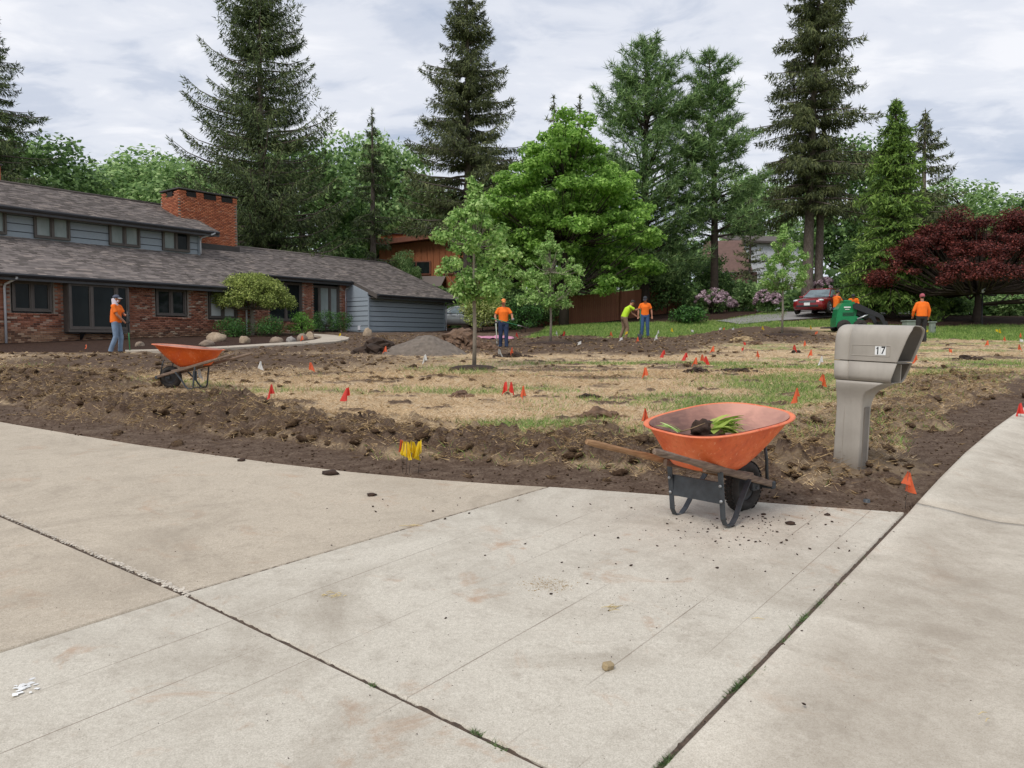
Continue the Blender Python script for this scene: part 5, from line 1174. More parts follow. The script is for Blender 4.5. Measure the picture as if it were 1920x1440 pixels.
shell(ZSEAM + .004, ZM1, .17, True, 'box_shell', mail); lo_ = shell(ZM0, ZSEAM - .004, .168, False, 'newspaper_slot', mail)
MB().box((.13, 0, ZSEAM), (.44, .30, .02)).build('seam_liner', M_MAILD, mail)
for y in (.04,): MB().box((.30, y, .985), (.16, .012, .16)).build('slot_divider', M_MAIL, lo_)
dr = MB(); dr.prism([(fx(ZSEAM + .03) - .20, -.145, ZSEAM + .02), (fx(1.36) - .20, -.13, 1.37), (fx(1.36) - .20, .13, 1.37), (fx(ZSEAM + .03) - .20, .145, ZSEAM + .02)], (-.012, 0, 0)); d_ = dr.build('mail_door', M_MAILD, mail)
MB().bbox((.27, 0, 1.16), (.03, .1, .03), b=.008).build('door_pull', M_MAIL, d_)
# name panel: a raised outline on the side that faces the drive
yf = -.1705
for c, d in (((.19, yf, 1.232), (.34, .006, .006)), ((.19, yf, 1.138), (.34, .006, .006)), ((.02, yf, 1.185), (.006, .006, .094)), ((.36, yf, 1.185), (.006, .006, .094))): MB().bbox(c, d, b=.0015).build('panel_rib', M_MAIL, mail)
pl = empty('number_plate'); pl.parent = mail
for k, (x, ch_) in enumerate(((.255, '1'), (.303, '7'))):
    p_ = MB().box((x, yf - .001, 1.187), (.046, .002, .076)).build('number_plate', M_PAPER, mail)
    if ch_ == '1': MB().prism([(x + a_, yf - .0024, 1.187 + b_) for a_, b_ in ((-.003, -.033), (.007, -.033), (.007, .033), (0, .033), (-.012, .022), (-.012, .012), (-.003, .019))], (0, -.0012, 0)).build('digit', M_BLACK, p_); continue
    cu = bpy.data.curves.new('digit', 'FONT'); cu.body = ch_; cu.size = .094; cu.extrude = .0006; cu.align_x = 'CENTER'; cu.align_y = 'CENTER'; cu.offset = .0012
    ft = bpy.data.objects.new('tmp', cu); COL.objects.link(ft); dm_ = bpy.data.meshes.new_from_object(ft.evaluated_get(bpy.context.evaluated_depsgraph_get())); bpy.data.objects.remove(ft); dm_.materials.clear(); fo = link('digit', dm_, M_BLACK, p_); fo.location = (x, yf - .003, 1.187); fo.rotation_euler = (math.pi / 2, 0, 0); fo.scale = (.8, 1, 1)
bpy.data.objects.remove(pl)
# post with a flared neck
rings = []
def psec(x0, x1, hy, z, r=.018):
    pts = []
    for cx, cy, a0_ in ((x1 - r, hy - r, 0), (x0 + r, hy - r, 90), (x0 + r, -hy + r, 180), (x1 - r, -hy + r, 270)):
        for k in range(4): a = math.radians(a0_ + 30 * k); pts.append(Vector((cx + r * math.cos(a), cy + r * math.sin(a), z)))
    return pts
for z, x1, hy in ((-.08, .118, .104), (.3, .115, .103), (.58, .112, .102), (.66, .114, .104), (.72, .122, .112), (.77, .138, .124), (.81, .168, .137), (.845, .225, .148), (.875, .275, .150), (.90, .31, .150)): rings.append(psec(-.128 + .004 * z, x1, hy, z))
post = MB().loft(rings).build('post', M_MAIL, mail)
MB().bbox((-.045, -.1045, .40), (.006, .005, .86), b=.002).build('post_rib', M_MAIL, post)
MB().bbox((.118, 0, .30), (.012, .09, .72), b=.004).build('post_channel', M_MAILD, post); MB().bbox((-.0, 0, .005), (.30, .25, .05), b=.02).build('post_foot', M_MAILD, post)

# ================================================================== MARKER FLAGS
def flagmat(name, c):
    t = NT(name); t.col(t.ramp(t.noise(t.co('Object'), 18, 3), [(.3, tuple(x * .8 for x in c)), (.7, c)])); t.rough(.5); tr = t.n('ShaderNodeBsdfTranslucent'); tr.inputs[0].default_value = (*c, 1); ms = t.n('ShaderNodeMixShader'); ms.inputs[0].default_value = .35
    t.l(t.b.outputs[0], ms.inputs[1]); t.l(tr.outputs[0], ms.inputs[2]); t.l(ms.outputs[0], t.t.nodes['Material Output'].inputs['Surface']); return t.m
FM = dict(o=flagmat('orange_flag_vinyl', (.95, .19, .07)), r=flagmat('red_flag_vinyl', (.86, .07, .05)), y=flagmat('yellow_flag_vinyl', (.92, .66, .02)), w=flagmat('white_flag_vinyl', (.85, .85, .83)))
M_WIRE = simple('flag_wire', lin('#6d6a66'), .4, .2, 10, metallic=.7)
def flag_mesh(seed, kind):
    rr = random.Random(seed); nx, nz = 7, 6; V = []; L, Hh = .125, .10
    ph = rr.random() * 6; fold = .75 if kind == 'limp' else .2
    for j in range(nz + 1):
        for i in range(nx + 1):
            u_, v_ = i / nx, j / nz
            if kind == 'limp':   # hanging: the free edge droops in folds
                x = (.075 * u_ - .022) * (.25 + .75 * v_) + .006 * math.sin(u_ * 7 + ph); y = .022 * math.sin(u_ * 9 + ph + v_) * (.3 + v_); z = .41 - v_ * .15 - .085 * u_ * (.25 + .75 * v_) + .02 * math.sin(u_ * 5 + ph) * v_
            else: x = L * u_ * .55 + .01 * math.sin(v_ * 5 + ph) * u_; y = .018 * math.sin(u_ * 8 + ph + v_ * 2) * u_; z = .40 - v_ * Hh - u_ * .05
            V.append((x, y, z))
    F = [(j * (nx + 1) + i, j * (nx + 1) + i + 1, (j + 1) * (nx + 1) + i + 1, (j + 1) * (nx + 1) + i) for j in range(nz) for i in range(nx)]
    m = MB(); m.add(V, F, True); return m.mesh('flag', False)
FLAGS = {(c, s): None for c in 'oryw' for s in range(4)}
for (c, s) in FLAGS: me = flag_mesh(s * 5 + ord(c), 'limp' if s != 3 else 'wave'); me.materials.append(FM[c]); FLAGS[(c, s)] = me
WIRE = MB().tube([(0, 0, -.12), (.002, 0, .2), (0, 0, .41)], .0014, 5).mesh('wire', False); WIRE.materials.append(M_WIRE)
CN = dict(o='orange', r='red', y='yellow', w='white')
def flag(px, py, c, where, s=1.0, base=None):
    """px, py: the middle of the cloth in the photograph"""
    q = base
    if q is None:
        y2 = py
        for _ in range(4): q = gp(px, y2); y2 = py + .27 * s * FPX / q.y
        q = gp(px, y2)
    k = FLAGS_N[0]; FLAGS_N[0] += 1; rr = random.Random(k * 31 + 5)
    e = empty('marker_flag', (q.x, q.y, float(gh(q.x, q.y)[0])), 0, CN[c] + ' marker flag ' + where, 'flag', CN[c] + ' marker flags', rot=(rr.uniform(-.12, .12), rr.uniform(-.12, .12), rr.uniform(-.9, .9) + (math.pi if rr.random() < .5 else 0))); e.scale = (s * (1.6 if c != 'y' or q.y > 9 else 1.7), s * 1.4, s * (.9 if q.y > 8 else .8))
    link('wire', WIRE, None, e); link('flag', FLAGS[(c, rr.randrange(3) if q.y < 20 else rr.choice((0, 1, 3)))], None, e); return e
FLAGS_N = [0]
LIST = [(1688, 897, 'o', 'in the bare soil between mailbox and kerb corner'), (1207, 785, 'o', 'showing left of the near wheelbarrow rim'), (1490, 742, 'o', 'tip peeping over the near wheelbarrow rim'), (1916, 752, 'r', 'at the right edge by the kerb'),
 (752, 838, 'y', 'leftmost of the tight yellow bunch by the driveway'), (760, 836, 'y', 'second of the tight yellow bunch by the driveway'), (767, 842, 'y', 'third of the tight yellow bunch by the driveway'), (782, 850, 'y', 'rightmost and lowest of the yellow bunch by the driveway'), (748, 842, 'o', 'half hidden behind the yellow bunch by the driveway'),
 (950, 727, 'r', 'left of a close red pair in the middle of the lawn'), (958, 727, 'r', 'right of a close red pair in the middle of the lawn'), (983, 734, 'o', 'just right of the close red pair mid lawn'), (648, 743, 'r', 'in a green tuft left of the nearest young tree'), (511, 735, 'r', 'right of the far wheelbarrow legs'),
 (584, 688, 'o', 'in torn soil right of the far wheelbarrow'), (487, 686, 'w', 'beyond the far wheelbarrow handles'), (374, 702, 'w', 'under the far wheelbarrow tray'), (165, 652, 'o', 'left of the worker before the bay window'), (568, 637, 'o', 'on the boulders by the front walk'), (641, 630, 'y', 'by the front walk near the garage corner'), (722, 657, 'o', 'before the dark soil pile at the garage'),
 (799, 673, 'w', 'left of the nearest young tree'), (938, 662, 'w', 'at the foot of the standing shovel'), (960, 659, 'o', 'at the feet of the worker with orange cap'), (968, 630, 'r', 'right of the worker with orange cap'), (1043, 625, 'w', 'right of the second young tree trunk'), (1060, 626, 'r', 'below the timber fence post'), (1090, 648, 'w', 'on soil right of the second young tree'), (1145, 627, 'o', 'left of the worker in yellow'), (1178, 627, 'y', 'between the two workers by the fence'), (1168, 638, 'w', 'at the feet of the worker in yellow'), (1196, 638, 'o', 'before the shovel blade of the worker in yellow'), (1230, 637, 'w', 'right of the worker in blue jeans by the fence'), (1234, 625, 'w', 'on the grass edge right of the fence workers'), (1259, 619, 'y', 'on the green lawn right of the fence workers'), (1296, 623, 'w', 'at the soil edge below the juniper'),
 (1352, 618, 'w', 'left of a small cluster before the mulch bank'), (1359, 619, 'o', 'in the middle of a small cluster before the mulch bank'), (1375, 621, 'w', 'right of a small cluster before the mulch bank'), (1430, 615, 'y', 'left of the third young tree'), (1520, 615, 'y', 'right of the third young tree on the lawn'), (1534, 626, 'o', 'left of the green loader'), (1510, 644, 'o', 'farther of the pair right of the third young tree'), (1488, 654, 'r', 'in a soil clump below the third young tree'), (1519, 661, 'o', 'near the left side of the mailbox box'), (1421, 664, 'o', 'alone on straw below the third young tree'), (1394, 646, 'r', 'upper of two in line on the straw lawn'), (1394, 655, 'r', 'lower of two in line on the straw lawn'), (1335, 655, 'o', 'mid lawn left of two in line'), (1242, 662, 'r', 'on straw below the worker in blue jeans'), (1284, 670, 'r', 'left of the orange group at the dug patch'), (1302, 678, 'o', 'lowest left of the group at the dug patch'), (1316, 672, 'o', 'beside the red one at the dug patch'), (1323, 675, 'r', 'standing in the dug dark patch'), (1213, 697, 'o', 'on green turf left of the dug patch'), (1536, 713, 'o', 'just left of the mailbox post top'), (1539, 675, 'w', 'tiny one left of the mailbox box'),
 (1717, 672, 'o', 'just right of the mailbox mouth'), (1779, 660, 'o', 'on straw right of the mailbox'), (1850, 644, 'o', 'on the grass edge below the lamp post'), (1882, 635, 'o', 'right of the lamp post'), (1912, 652, 'o', 'large at the right edge of the lawn'), (1912, 629, 'o', 'far one at the right edge'), (1912, 640, 'w', 'between two orange ones at the right edge'), (1867, 621, 'y', 'left of a pair on the lawn by the lamp post'), (1874, 621, 'y', 'right of a pair on the lawn by the lamp post'), (1740, 622, 'y', 'beside the legs of the worker with the red cap')]
for px, py, c, wh_ in LIST:
    b = None; s = 1.0
    if (px, py) in ((1207, 785), (1490, 742)): s = 1.0
    if c == 'y' and 740 < px < 790: s = .95; b = gp(766 + (px - 766) * .8 + (6 if px == 782 else 0), 892 - (px % 3) * 3)
    if (px, py) == (748, 842): s = .9; b = gp(754, 880)
    if (px, py) == (1688, 897): s = .9; b = gp(1697, 953)
    flag(px, py, c, wh_, s, b)

# ================================================================== BOULDERS, PILES, SMALL YARD THINGS
def rockmat(name, a, b): 
    t = NT(name); P = t.co('Object'); f = t.noise(P, 3, 6, .65); g = t.noise(P, 30, 4); t.col(t.mix(t.ramp(g, [(.4, 0), (.7, .4)]), t.ramp(f, [(.3, lin(a)), (.7, lin(b))]), lin('#5f564d'))); t.rough(.9); t.bump(t.math('ADD', f, g), .5, .03); return t.m
RM = [rockmat('tan_stone', '#8a7760', '#c0ad94'), rockmat('grey_stone', '#7d7873', '#aaa49d'), rockmat('brown_stone', '#7b6a5a', '#a49382')]
for k, (px, py, w, h, m, lb) in enumerate([(406, 640, 34, 17, 0, 'large tan boulder farthest left behind the wheelbarrow tray'), (389, 648, 28, 12, 2, 'flat brown boulder right of the wheelbarrow tray'), (459, 643, 28, 14, 0, 'pale boulder below the topiary trunk'), (519, 643, 26, 12, 2, 'low brown boulder right of the topiary'), (546, 643, 20, 12, 1, 'grey boulder in the middle of the bed edge'), (567, 639, 26, 14, 2, 'brown boulder with the orange flag beside it'), (581, 636, 18, 14, 0, 'boulder at the end of the bed by the walk'), (689, 630, 18, 16, 0, 'pointed tan boulder against the garage siding'), (262, 649, 22, 8, 2, 'small stone at the house foot behind the bed')]):
    p = gp(px, py); s = p.y / FPX; o = MB().bm(lump((w * s / 2, w * s * .38, h * s * .75), 20 + k, 3, .22, 1.1), None, True).build('boulder', RM[m], None, label=lb, cat='boulder', group='boulders in the bed'); o.location = p + Vector((0, 0, h * s * .22)); o.rotation_euler = (0, 0, k)
M_GRAVEL = simple('grey_topsoil', lin('#6f655b'), .97, .3, 8, .9, bscale=40); M_DKSOIL = simple('black_topsoil', lin('#3a2c22'), .97, .45, 7, .9, bscale=30); M_SODP = simple('torn_sod_heap', lin('#6b5442'), .97, .5, 9, .95, bscale=30)
def pile(name, px, py, wpx, hpx, mat, label, seed, depth=.75, rough=.3, sub=5, cat='soil pile'):
    if rough >= .3:                                    # a heap of separate clods and torn sods
        p = gp(px, py); s = p.y / FPX; R = wpx * s / 2; hh = hpx * s; rr = random.Random(seed); mb = MB(); n = int(18 + 40 * min(1, R / 1.2))
        for k in range(n):
            f = rr.random() ** .6; a = rr.random() * 6.283; r = (.34 - .16 * f) * min(R * (1 if depth > .3 else .5), hh * 1.5) * rr.uniform(.6, 1.25); c = Vector((math.cos(a) * R * f * .85, math.sin(a) * R * depth * f * .85, hh * .62 * (1 - f ** 1.6) * rr.uniform(.3, 1.0)))
            mb.bm(lump((r * 1.35, r, r * .75), seed * 3 + k, 2, .55, 2.0), Matrix.Translation(c) @ Matrix.Rotation(a, 4, 'Z') @ Matrix.Rotation(rr.uniform(-.5, .5), 4, 'X'), False)
        o = mb.build(name, mat, None, label=label, cat=cat, group='heaps of soil and sod'); o.location = p + Vector((0, R * depth * .6, -.02)); return o
    p = gp(px, py); s = p.y / FPX; R = wpx * s / 2; hh = hpx * s; nr, na = (30, 84) if wpx > 70 else (18, 50); so = Vector((seed * 3.7, seed * 1.9, 0)); V = []; F = []
    for i in range(nr + 1):
        f = i / nr
        for k in range(na):
            a = 2 * math.pi * k / na; edge = 1 + .28 * mnoise.noise(Vector((math.cos(a) * 1.4, math.sin(a) * 1.4, seed))); x = math.cos(a) * R * f * edge; y = math.sin(a) * R * depth * f * edge
            q = Vector((x, y, 0)) + so; h = hh * max(0, 1 - f ** (1.3 if rough < .3 else 2.2)) * ((1 + rough * 1.6 * mnoise.noise(q * (1.6 / max(.25, R)))) if rough < .3 else (.35 + 1.5 * abs(mnoise.noise(q * (2.6 / max(.25, R)))))) + hh * rough * (.7 * abs(mnoise.noise(q * (4.5 / max(.25, R)))) + .35 * mnoise.noise(q * (11 / max(.25, R))) + .22 * mnoise.noise(q * (23 / max(.25, R)))) * (1 - f ** 4)
            V.append((x + rough * .06 * mnoise.noise(q * 9), y + rough * .06 * mnoise.noise(q * 9 + Vector((5, 0, 0))), h - .12 * f ** 6))
    F = [(i * na + k, i * na + (k + 1) % na, (i + 1) * na + (k + 1) % na, (i + 1) * na + k) for i in range(nr) for k in range(na)]
    o = MB().add(V, F, True).build(name, mat, None, label=label, cat=cat, group='heaps of soil and sod'); o.location = p + Vector((0, R * depth * .75, -.01)); return o
pile('soil_pile', 790, 667, 185, 40, M_GRAVEL, 'smooth grey-brown topsoil mound before the garage', 31, .8, .12); pile('soil_pile', 703, 665, 104, 34, M_DKSOIL, 'rough black soil heap left of the grey mound', 32, .6, .4)
pile('sod_pile', 858, 656, 104, 62, M_SODP, 'tall heap of torn sod right of the grey mound', 33, .8, .4); pile('sod_pile', 915, 657, 50, 24, M_SODP, 'low sod heap left of the standing shovel', 34, .8, .5)
for k, (px, py, w, h, m, lb) in enumerate([(1128, 784, 108, 25, 1, 'round dry sod heap behind the near wheelbarrow handle'), (1105, 746, 60, 13, 0, 'dark dug clods mid lawn left of the grass'), (1308, 700, 60, 17, 0, 'dark dug heap at the red flags'), (1382, 698, 136, 12, 0, 'long dark strip of dug soil in the lawn'), (962, 670, 100, 12, 0, 'dark dug strip below the worker with orange cap'), (1660, 812, 34, 12, 1, 'dark sod lump right of the mailbox post'), (1792, 700, 28, 13, 1, 'brown sod lump on the straw right of the mailbox'), (1416, 646, 40, 9, 1, 'small sod heap left of the third young tree'), (1395, 640, 50, 14, 2, 'straw-coloured heap at the lawn edge'), (865, 745, 60, 16, 1, 'sod heap below the nearest young tree'), (975, 746, 36, 10, 1, 'sod clump under the orange flag mid lawn'), (470, 780, 40, 14, 1, 'sod clump at the left bank'), (980, 850, 56, 30, 1, 'tall torn sod clump at the bank right of the yellow flags'), (1080, 868, 60, 24, 1, 'torn sod clump left of the near wheelbarrow handle'), (1820, 674, 80, 12, 0, 'dark torn strip at the right lawn'), (1495, 662, 30, 8, 0, 'small dark clump at the red flag below the third young tree')]):
    pile('sod_pile', px, py, w, h, [M_DKSOIL, M_SODP, simple('straw_heap', lin('#a08a68'), .97, .4, 9, .9)][m], lb, 50 + k, .25 if w > 75 and h < 14 else .6, .45, 4, 'sod heap')
# dirty clods and scraps on the concrete, each countable
for k, (px, py, r, lb) in enumerate([(619, 889, .055, 'flat sod scrap on the driveway left of the yellow flags'), (697, 929, .03, 'dark clod on the driveway below the yellow flags'), (452, 864, .03, 'dark clod on the driveway edge at left'), (1482, 983, .028, 'black clod on the slab right of the wheelbarrow leg'), (1551, 966, .02, 'small clod on the slab below the marker flag'), (1432, 965, .016, 'small clod on the slab behind the wheelbarrow leg'), (1391, 955, .022, 'dark clod under the wheelbarrow tyre')]):
    p = gp(px, py); o = MB().bm(lump((r * 1.3, r, r * .55), 80 + k, 2, .45), None, True).build('soil_clod', M_SOIL, None, label=lb, cat='clod', group='clods on the concrete'); o.location = (p.x, p.y, .054 * p.y + r * .2)
p = gp(1140, 1255); o = MB().bbox((0, 0, 0), (.052, .036, .034), b=.008).build('broken_stone', rockmat('tan_rubble', '#8d7a5a', '#b5a27e'), None, label='broken tan stone lying on the front slab', cat='stone'); o.location = (p.x, p.y, .054 * p.y + .015); o.rotation_euler = (.2, .1, .6)
M_STRAWB = simple('straw_bits', lin('#cdb987'), .8, .2, 30)
rr = random.Random(2)
for k, (px, py, lb, n) in enumerate([(1155, 1140, 'loose straw and a pale stem on the front slab', 7), (632, 1118, 'tuft of straw on the left slab near the joint', 14), (1850, 1350, 'single straw wisp on the street at lower right', 2), (1415, 1160, 'straw sliver on the slab at centre right', 1), (770, 988, 'straw wisp on the slab joint', 4)]):
    p = gp(px, py); mb = MB()
    for j in range(n):
        a = rr.uniform(-.7, .7) + .3; L = rr.uniform(.04, .09) if n < 10 else rr.uniform(.02, .05); c = Vector((rr.gauss(0, .03), rr.gauss(0, .02), .004 + .002 * j % .01)); d = Vector((math.cos(a), math.sin(a) * .7, 0)) * L
        mb.tube([c - d / 2, c + Vector((0, .004, .004)), c + d / 2], [.0012, .0022, .001], 4)
    o = mb.build('straw_wisp', M_STRAWB, None, label=lb, cat='straw', group='straw on the concrete'); o.location = (p.x, p.y, .054 * p.y)
p = gp(45, 1290); mb = MB()
for j in range(26): r = rr.uniform(.004, .016); mb.box((rr.gauss(0, .025), rr.gauss(0, .03), .0006 + j * .00008), (r * 2, r * 1.4, .001), Matrix.Rotation(rr.random() * 3, 3, 'Z'))
o = mb.build('paint_splash', simple('white_paint', (.78, .78, .76), .6), None, label='dried white paint splash on the slab at lower left', cat='paint'); o.location = (p.x, p.y, .054 * p.y)
p = gp(1625, 941); MB().lathe([(-.05, .025), (.02, .025), (.022, .02), (.02, .0)], (p.x, p.y, p.z), (0, 0, 1), 14).build('sprinkler_head', M_STEEL, None, label='small black sprinkler head in the soil by the slab corner', cat='sprinkler')

# fence of upright boards
M_FENCE = simple('red_brown_fence', lin('#8d5a40'), .85, .22, 2.5, .2); t = NT('fence_board'); P = t.co('Object'); f = t.noise(t.map(P, (6, 6, .7)), 2, 4); r = t.orand(); t.col(t.mix(t.ramp(r, [(0, 0), (1, .35)]), t.ramp(f, [(.3, lin('#7d4e38')), (.7, lin('#a06a4c'))]), lin('#6b4230'))); t.rough(.85); M_FB = t.m
fp = [Vector(foot(1008, 46.5)), Vector(foot(1052, 47)), Vector(foot(1163, 48)), Vector(foot(1216, 50.5)), Vector(foot(1275, 52))]
fence = empty('fence', fp[1], 0, 'red-brown timber fence of upright boards behind the fence workers', 'fence'); BB = MB().bbox((0, 0, .85), (.135, .024, 1.75), b=.004).mesh('board'); BB.materials.append(M_FB)
for a, b in zip(fp[:-1], fp[1:]):
    d = b - a; L = d.to_2d().length; n = int(L / .142); ang = math.atan2(d.y, d.x)
    for k in range(n):
        q = a.lerp(b, (k + .5) / n); o = link('board', BB, None, fence); o.location = q - fp[1] + Vector((0, 0, tz(q.x, q.y) - q.z + .05)); o.rotation_euler = (0, 0, ang)
    for h in (.35, 1.45): MB().box(Vector((0, 0, 0)), (L, .04, .09)).build('rail', M_FENCE, fence).matrix_local = Matrix.Translation((a + b) / 2 - fp[1] + Vector((0, .035, h))) @ Matrix.Rotation(ang, 4, 'Z')
for q in fp: MB().bbox(q - fp[1] + Vector((0, -.05, .9)), (.11, .11, 1.95), b=.01).build('post', M_FENCE, fence)

# lamp post
p = Vector(foot(1838, 39)); lp = empty('lamp_post', p, 0, 'black garden lamp post before the red maple', 'lamp'); M_RIM = simple('black_lamp_metal', (.008, .008, .009), .7, .2, 8); MB().tube([(0, 0, -.1), (0, 0, .25), (0, 0, .3), (0, 0, 1.62)], [.06, .06, .04, .035], 10).build('post', M_RIM, lp)
MB().lathe([(1.6, .04), (1.64, .09), (1.66, .09), (1.68, .06)], (0, 0, 0), (0, 0, 1), 12).build('collar', M_RIM, lp)
MB().lathe([(1.68, .07), (1.78, .11), (1.92, .12)], (0, 0, 0), (0, 0, 1), 8, False).build('lantern_glass', simple('frosted_glass', (.55, .57, .58), .2, .1, 5), lp); MB().lathe([(1.92, .15), (1.97, .13), (2.04, .07), (2.09, .03), (2.13, .0)], (0, 0, 0), (0, 0, 1), 12).build('lantern_roof', M_RIM, lp)
for k in range(4): a = k * math.pi / 2 + .4; MB().tube([(math.cos(a) * .075, math.sin(a) * .075, 1.68), (math.cos(a) * .125, math.sin(a) * .125, 1.93)], .007, 4).build('lantern_bar', M_RIM, lp)
M_RIM = bpy.data.materials['wheel_rim']
# utility pedestals
M_UTIL = simple('pale_green_metal', lin('#828a80'), .6, .1, 4)
for px, w, h, lb in ((1702, .46, .58, 'larger grey-green utility cabinet left of the worker with the red cap'), (1746, .24, .52, 'smaller grey-green utility cabinet right of the worker with the red cap')):
    p = Vector(foot(px, 35)); e = empty('utility_cabinet', p, .2, lb, 'cabinet', 'utility cabinets'); MB().bbox((0, 0, h / 2), (w, w * .8, h), b=.03).build('body', M_UTIL, e); MB().bbox((0, 0, h + .02), (w + .06, w * .8 + .06, .06), b=.02).build('lid', M_UTIL, e); MB().bbox((w * .3, -w * .4 - .01, h * .55), (.05, .02, .08), b=.004).build('latch', M_STEEL, e)
# flower pot at the entry
p = gp(513, 613); pt = empty('flower_pot', p, 0, 'dark planter pot with faded flowers by the entry', 'pot'); MB().lathe([(0, .15), (.4, .24), (.42, .26), (.45, .26), (.45, .22), (.40, .2), (.39, 0)], (0, 0, 0), (0, 0, 1), 16).build('pot', M_RIM, pt)
_, cm = broadleaf(clump_cloud(9, .15, .15, .14, .52, .1, 5), .05, 2500, 6, None); link('flowers', cm, leafmat('faded_flowers', [lin('#5a6a3a'), lin('#7d8a55'), lin('#b98f8a'), lin('#c9a79c')], .3), pt)
# pink tarp on the ground
p0 = [gp(*q) for q in ((884, 638), (964, 637.5), (962, 633.5), (888, 633))]; mb = MB(); V = []
for j in range(7):
    for i in range(15): a = p0[0].lerp(p0[1], i / 14).lerp(p0[3].lerp(p0[2], i / 14), j / 6); V.append((a.x, a.y, float(gh(a.x, a.y)[0]) + .05 + .04 * mnoise.noise(Vector((i * .8, j * .9, 1)))))
mb.add(V, [(j * 15 + i, j * 15 + i + 1, (j + 1) * 15 + i + 1, (j + 1) * 15 + i) for j in range(6) for i in range(14)], True); o = mb.build('tarp', simple('pink_tarp', lin('#c98aa2'), .6, .15, 3), None, False, label='faded pink tarp spread on the soil behind the sod pile', cat='tarp')
sol = o.modifiers.new('thick', 'SOLIDIFY'); sol.thickness = .01

# ---- tools
M_TGREEN = simple('green_fibreglass', lin('#2d7a4a'), .4, .1, 4); M_TWHITE = simple('pale_shaft', lin('#c9cfc0'), .5, .1, 4); M_BLADE = simple('dull_steel_blade', lin('#8d8c88'), .45, .3, 8, metallic=.5)
def shovel(loc, rot, label, L=1.35, shaft=M_WOODT, dgrip=True, blade_mat=M_BLADE, group='long handled tools'):
    """origin at the grip end, shaft along -z"""
    e = empty('shovel', loc, 0, label, 'shovel', group, rot=rot); MB().tube([(0, 0, 0), (0, 0, -L + .25)], .017, 8).build('shaft', shaft, e)
    if dgrip: MB().tube([(0, 0, -.1), (-.05, 0, -.06), (-.06, 0, 0), (.06, 0, 0), (.05, 0, -.06), (0, 0, -.1)], .012, 6).build('grip', M_RIM, e)
    V = []; F = []; 
    for j in range(7):
        f = j / 6; w = .10 * (1 - .25 * f - .72 * max(0, f - .6) / .4 * .6)
        for i in range(7): u_ = i / 6 * 2 - 1; V.append((u_ * w, .022 * u_ * u_ - .02 * math.sin(f * 3), -L + .28 - f * .28))
    F = [(j * 7 + i, j * 7 + i + 1, (j + 1) * 7 + i + 1, (j + 1) * 7 + i) for j in range(6) for i in range(6)]
    b = MB().add(V, F, True).build('blade', blade_mat, e, False); m = b.modifiers.new('thick', 'SOLIDIFY'); m.thickness = .004; MB().tube([(0, 0, -L + .42), (0, -.003, -L + .24)], [.02, .024], 8).build('socket', blade_mat, e); return e
def rake(loc, rot, label, L=1.6):
    e = empty('rake', loc, 0, label, 'rake', 'long handled tools', rot=rot); MB().tube([(0, 0, 0), (0, 0, -L * .5)], .017, 8).build('grip_shaft', M_RIM, e); MB().tube([(0, 0, -L * .3), (0, 0, -L)], .0165, 8).build('shaft', M_TGREEN, e); h = MB().bbox((0, 0, -L), (.42, .03, .025), b=.004).build('head', M_STEEL, e)
    for k in range(12): MB().tube([(-.19 + k * .0345, 0, -L), (-.19 + k * .0345, .05, -L - .03), (-.19 + k * .0345, .06, -L - .06)], .004, 4).build('tine', M_STEEL, h)
    return e
p = gp(930, 652); shovel((p.x, p.y, p.z + .86), (.05, -.06, .2), 'shovel standing upright in the soil left of the worker with orange cap', 1.05, M_TWHITE)
# ================================================================== PEOPLE
def remesh(mb, voxel=.014, smooth=6):
    """one continuous skin over overlapping forms"""
    o = bpy.data.objects.new('tmp', mb.mesh('tmp')); COL.objects.link(o); r = o.modifiers.new('r', 'REMESH'); r.mode = 'VOXEL'; r.voxel_size = voxel; r.use_smooth_shade = True
    s = o.modifiers.new('s', 'SMOOTH'); s.factor = .5; s.iterations = smooth
    dg = bpy.context.evaluated_depsgraph_get(); me = bpy.data.meshes.new_from_object(o.evaluated_get(dg)); bpy.data.objects.remove(o); return me
def ovals(mb, secs, side, n=14):
    """tube of ovals: secs (centre, half side, half depth)"""
    side = Vector(side).normalized(); rings = []; cs = [Vector(s_[0]) for s_ in secs]
    for i, (c, a, b) in enumerate(secs):
        d = (cs[min(i + 1, len(cs) - 1)] - cs[max(i - 1, 0)]).normalized(); dep = d.cross(side).normalized(); sd = dep.cross(d).normalized()
        rings.append([cs[i] + sd * math.cos(2 * math.pi * k / n) * a + dep * math.sin(2 * math.pi * k / n) * b for k in range(n)])
    mb.loft(rings); return mb
M_SKIN = simple('tanned_skin', lin('#a8745a'), .55, .12, 12); M_HAIR = simple('dark_hair', lin('#2a211c'), .7, .3, 30); M_BOOT = simple('work_boots', lin('#5d4a36'), .8, .25, 12); M_BOOTD = simple('dark_boots', lin('#2e2a27'), .8, .25, 12)
def cloth(name, c, var=.14): return simple(name, lin(c), .85, var, 7, .9, bscale=11)
M_ORANGE = cloth('hi_vis_orange', '#f4741a', .1); M_LIME = cloth('hi_vis_lime', '#b7dc2e', .1); M_JEANS = cloth('washed_jeans', '#7488a0', .2); M_NAVY = cloth('navy_jeans', '#2b3a58', .2); M_BLUE = cloth('blue_jeans', '#3a567e', .2); M_KHAKI = cloth('khaki_trousers', '#806a55', .18); M_DARKP = cloth('charcoal_trousers', '#2a2829', .2)
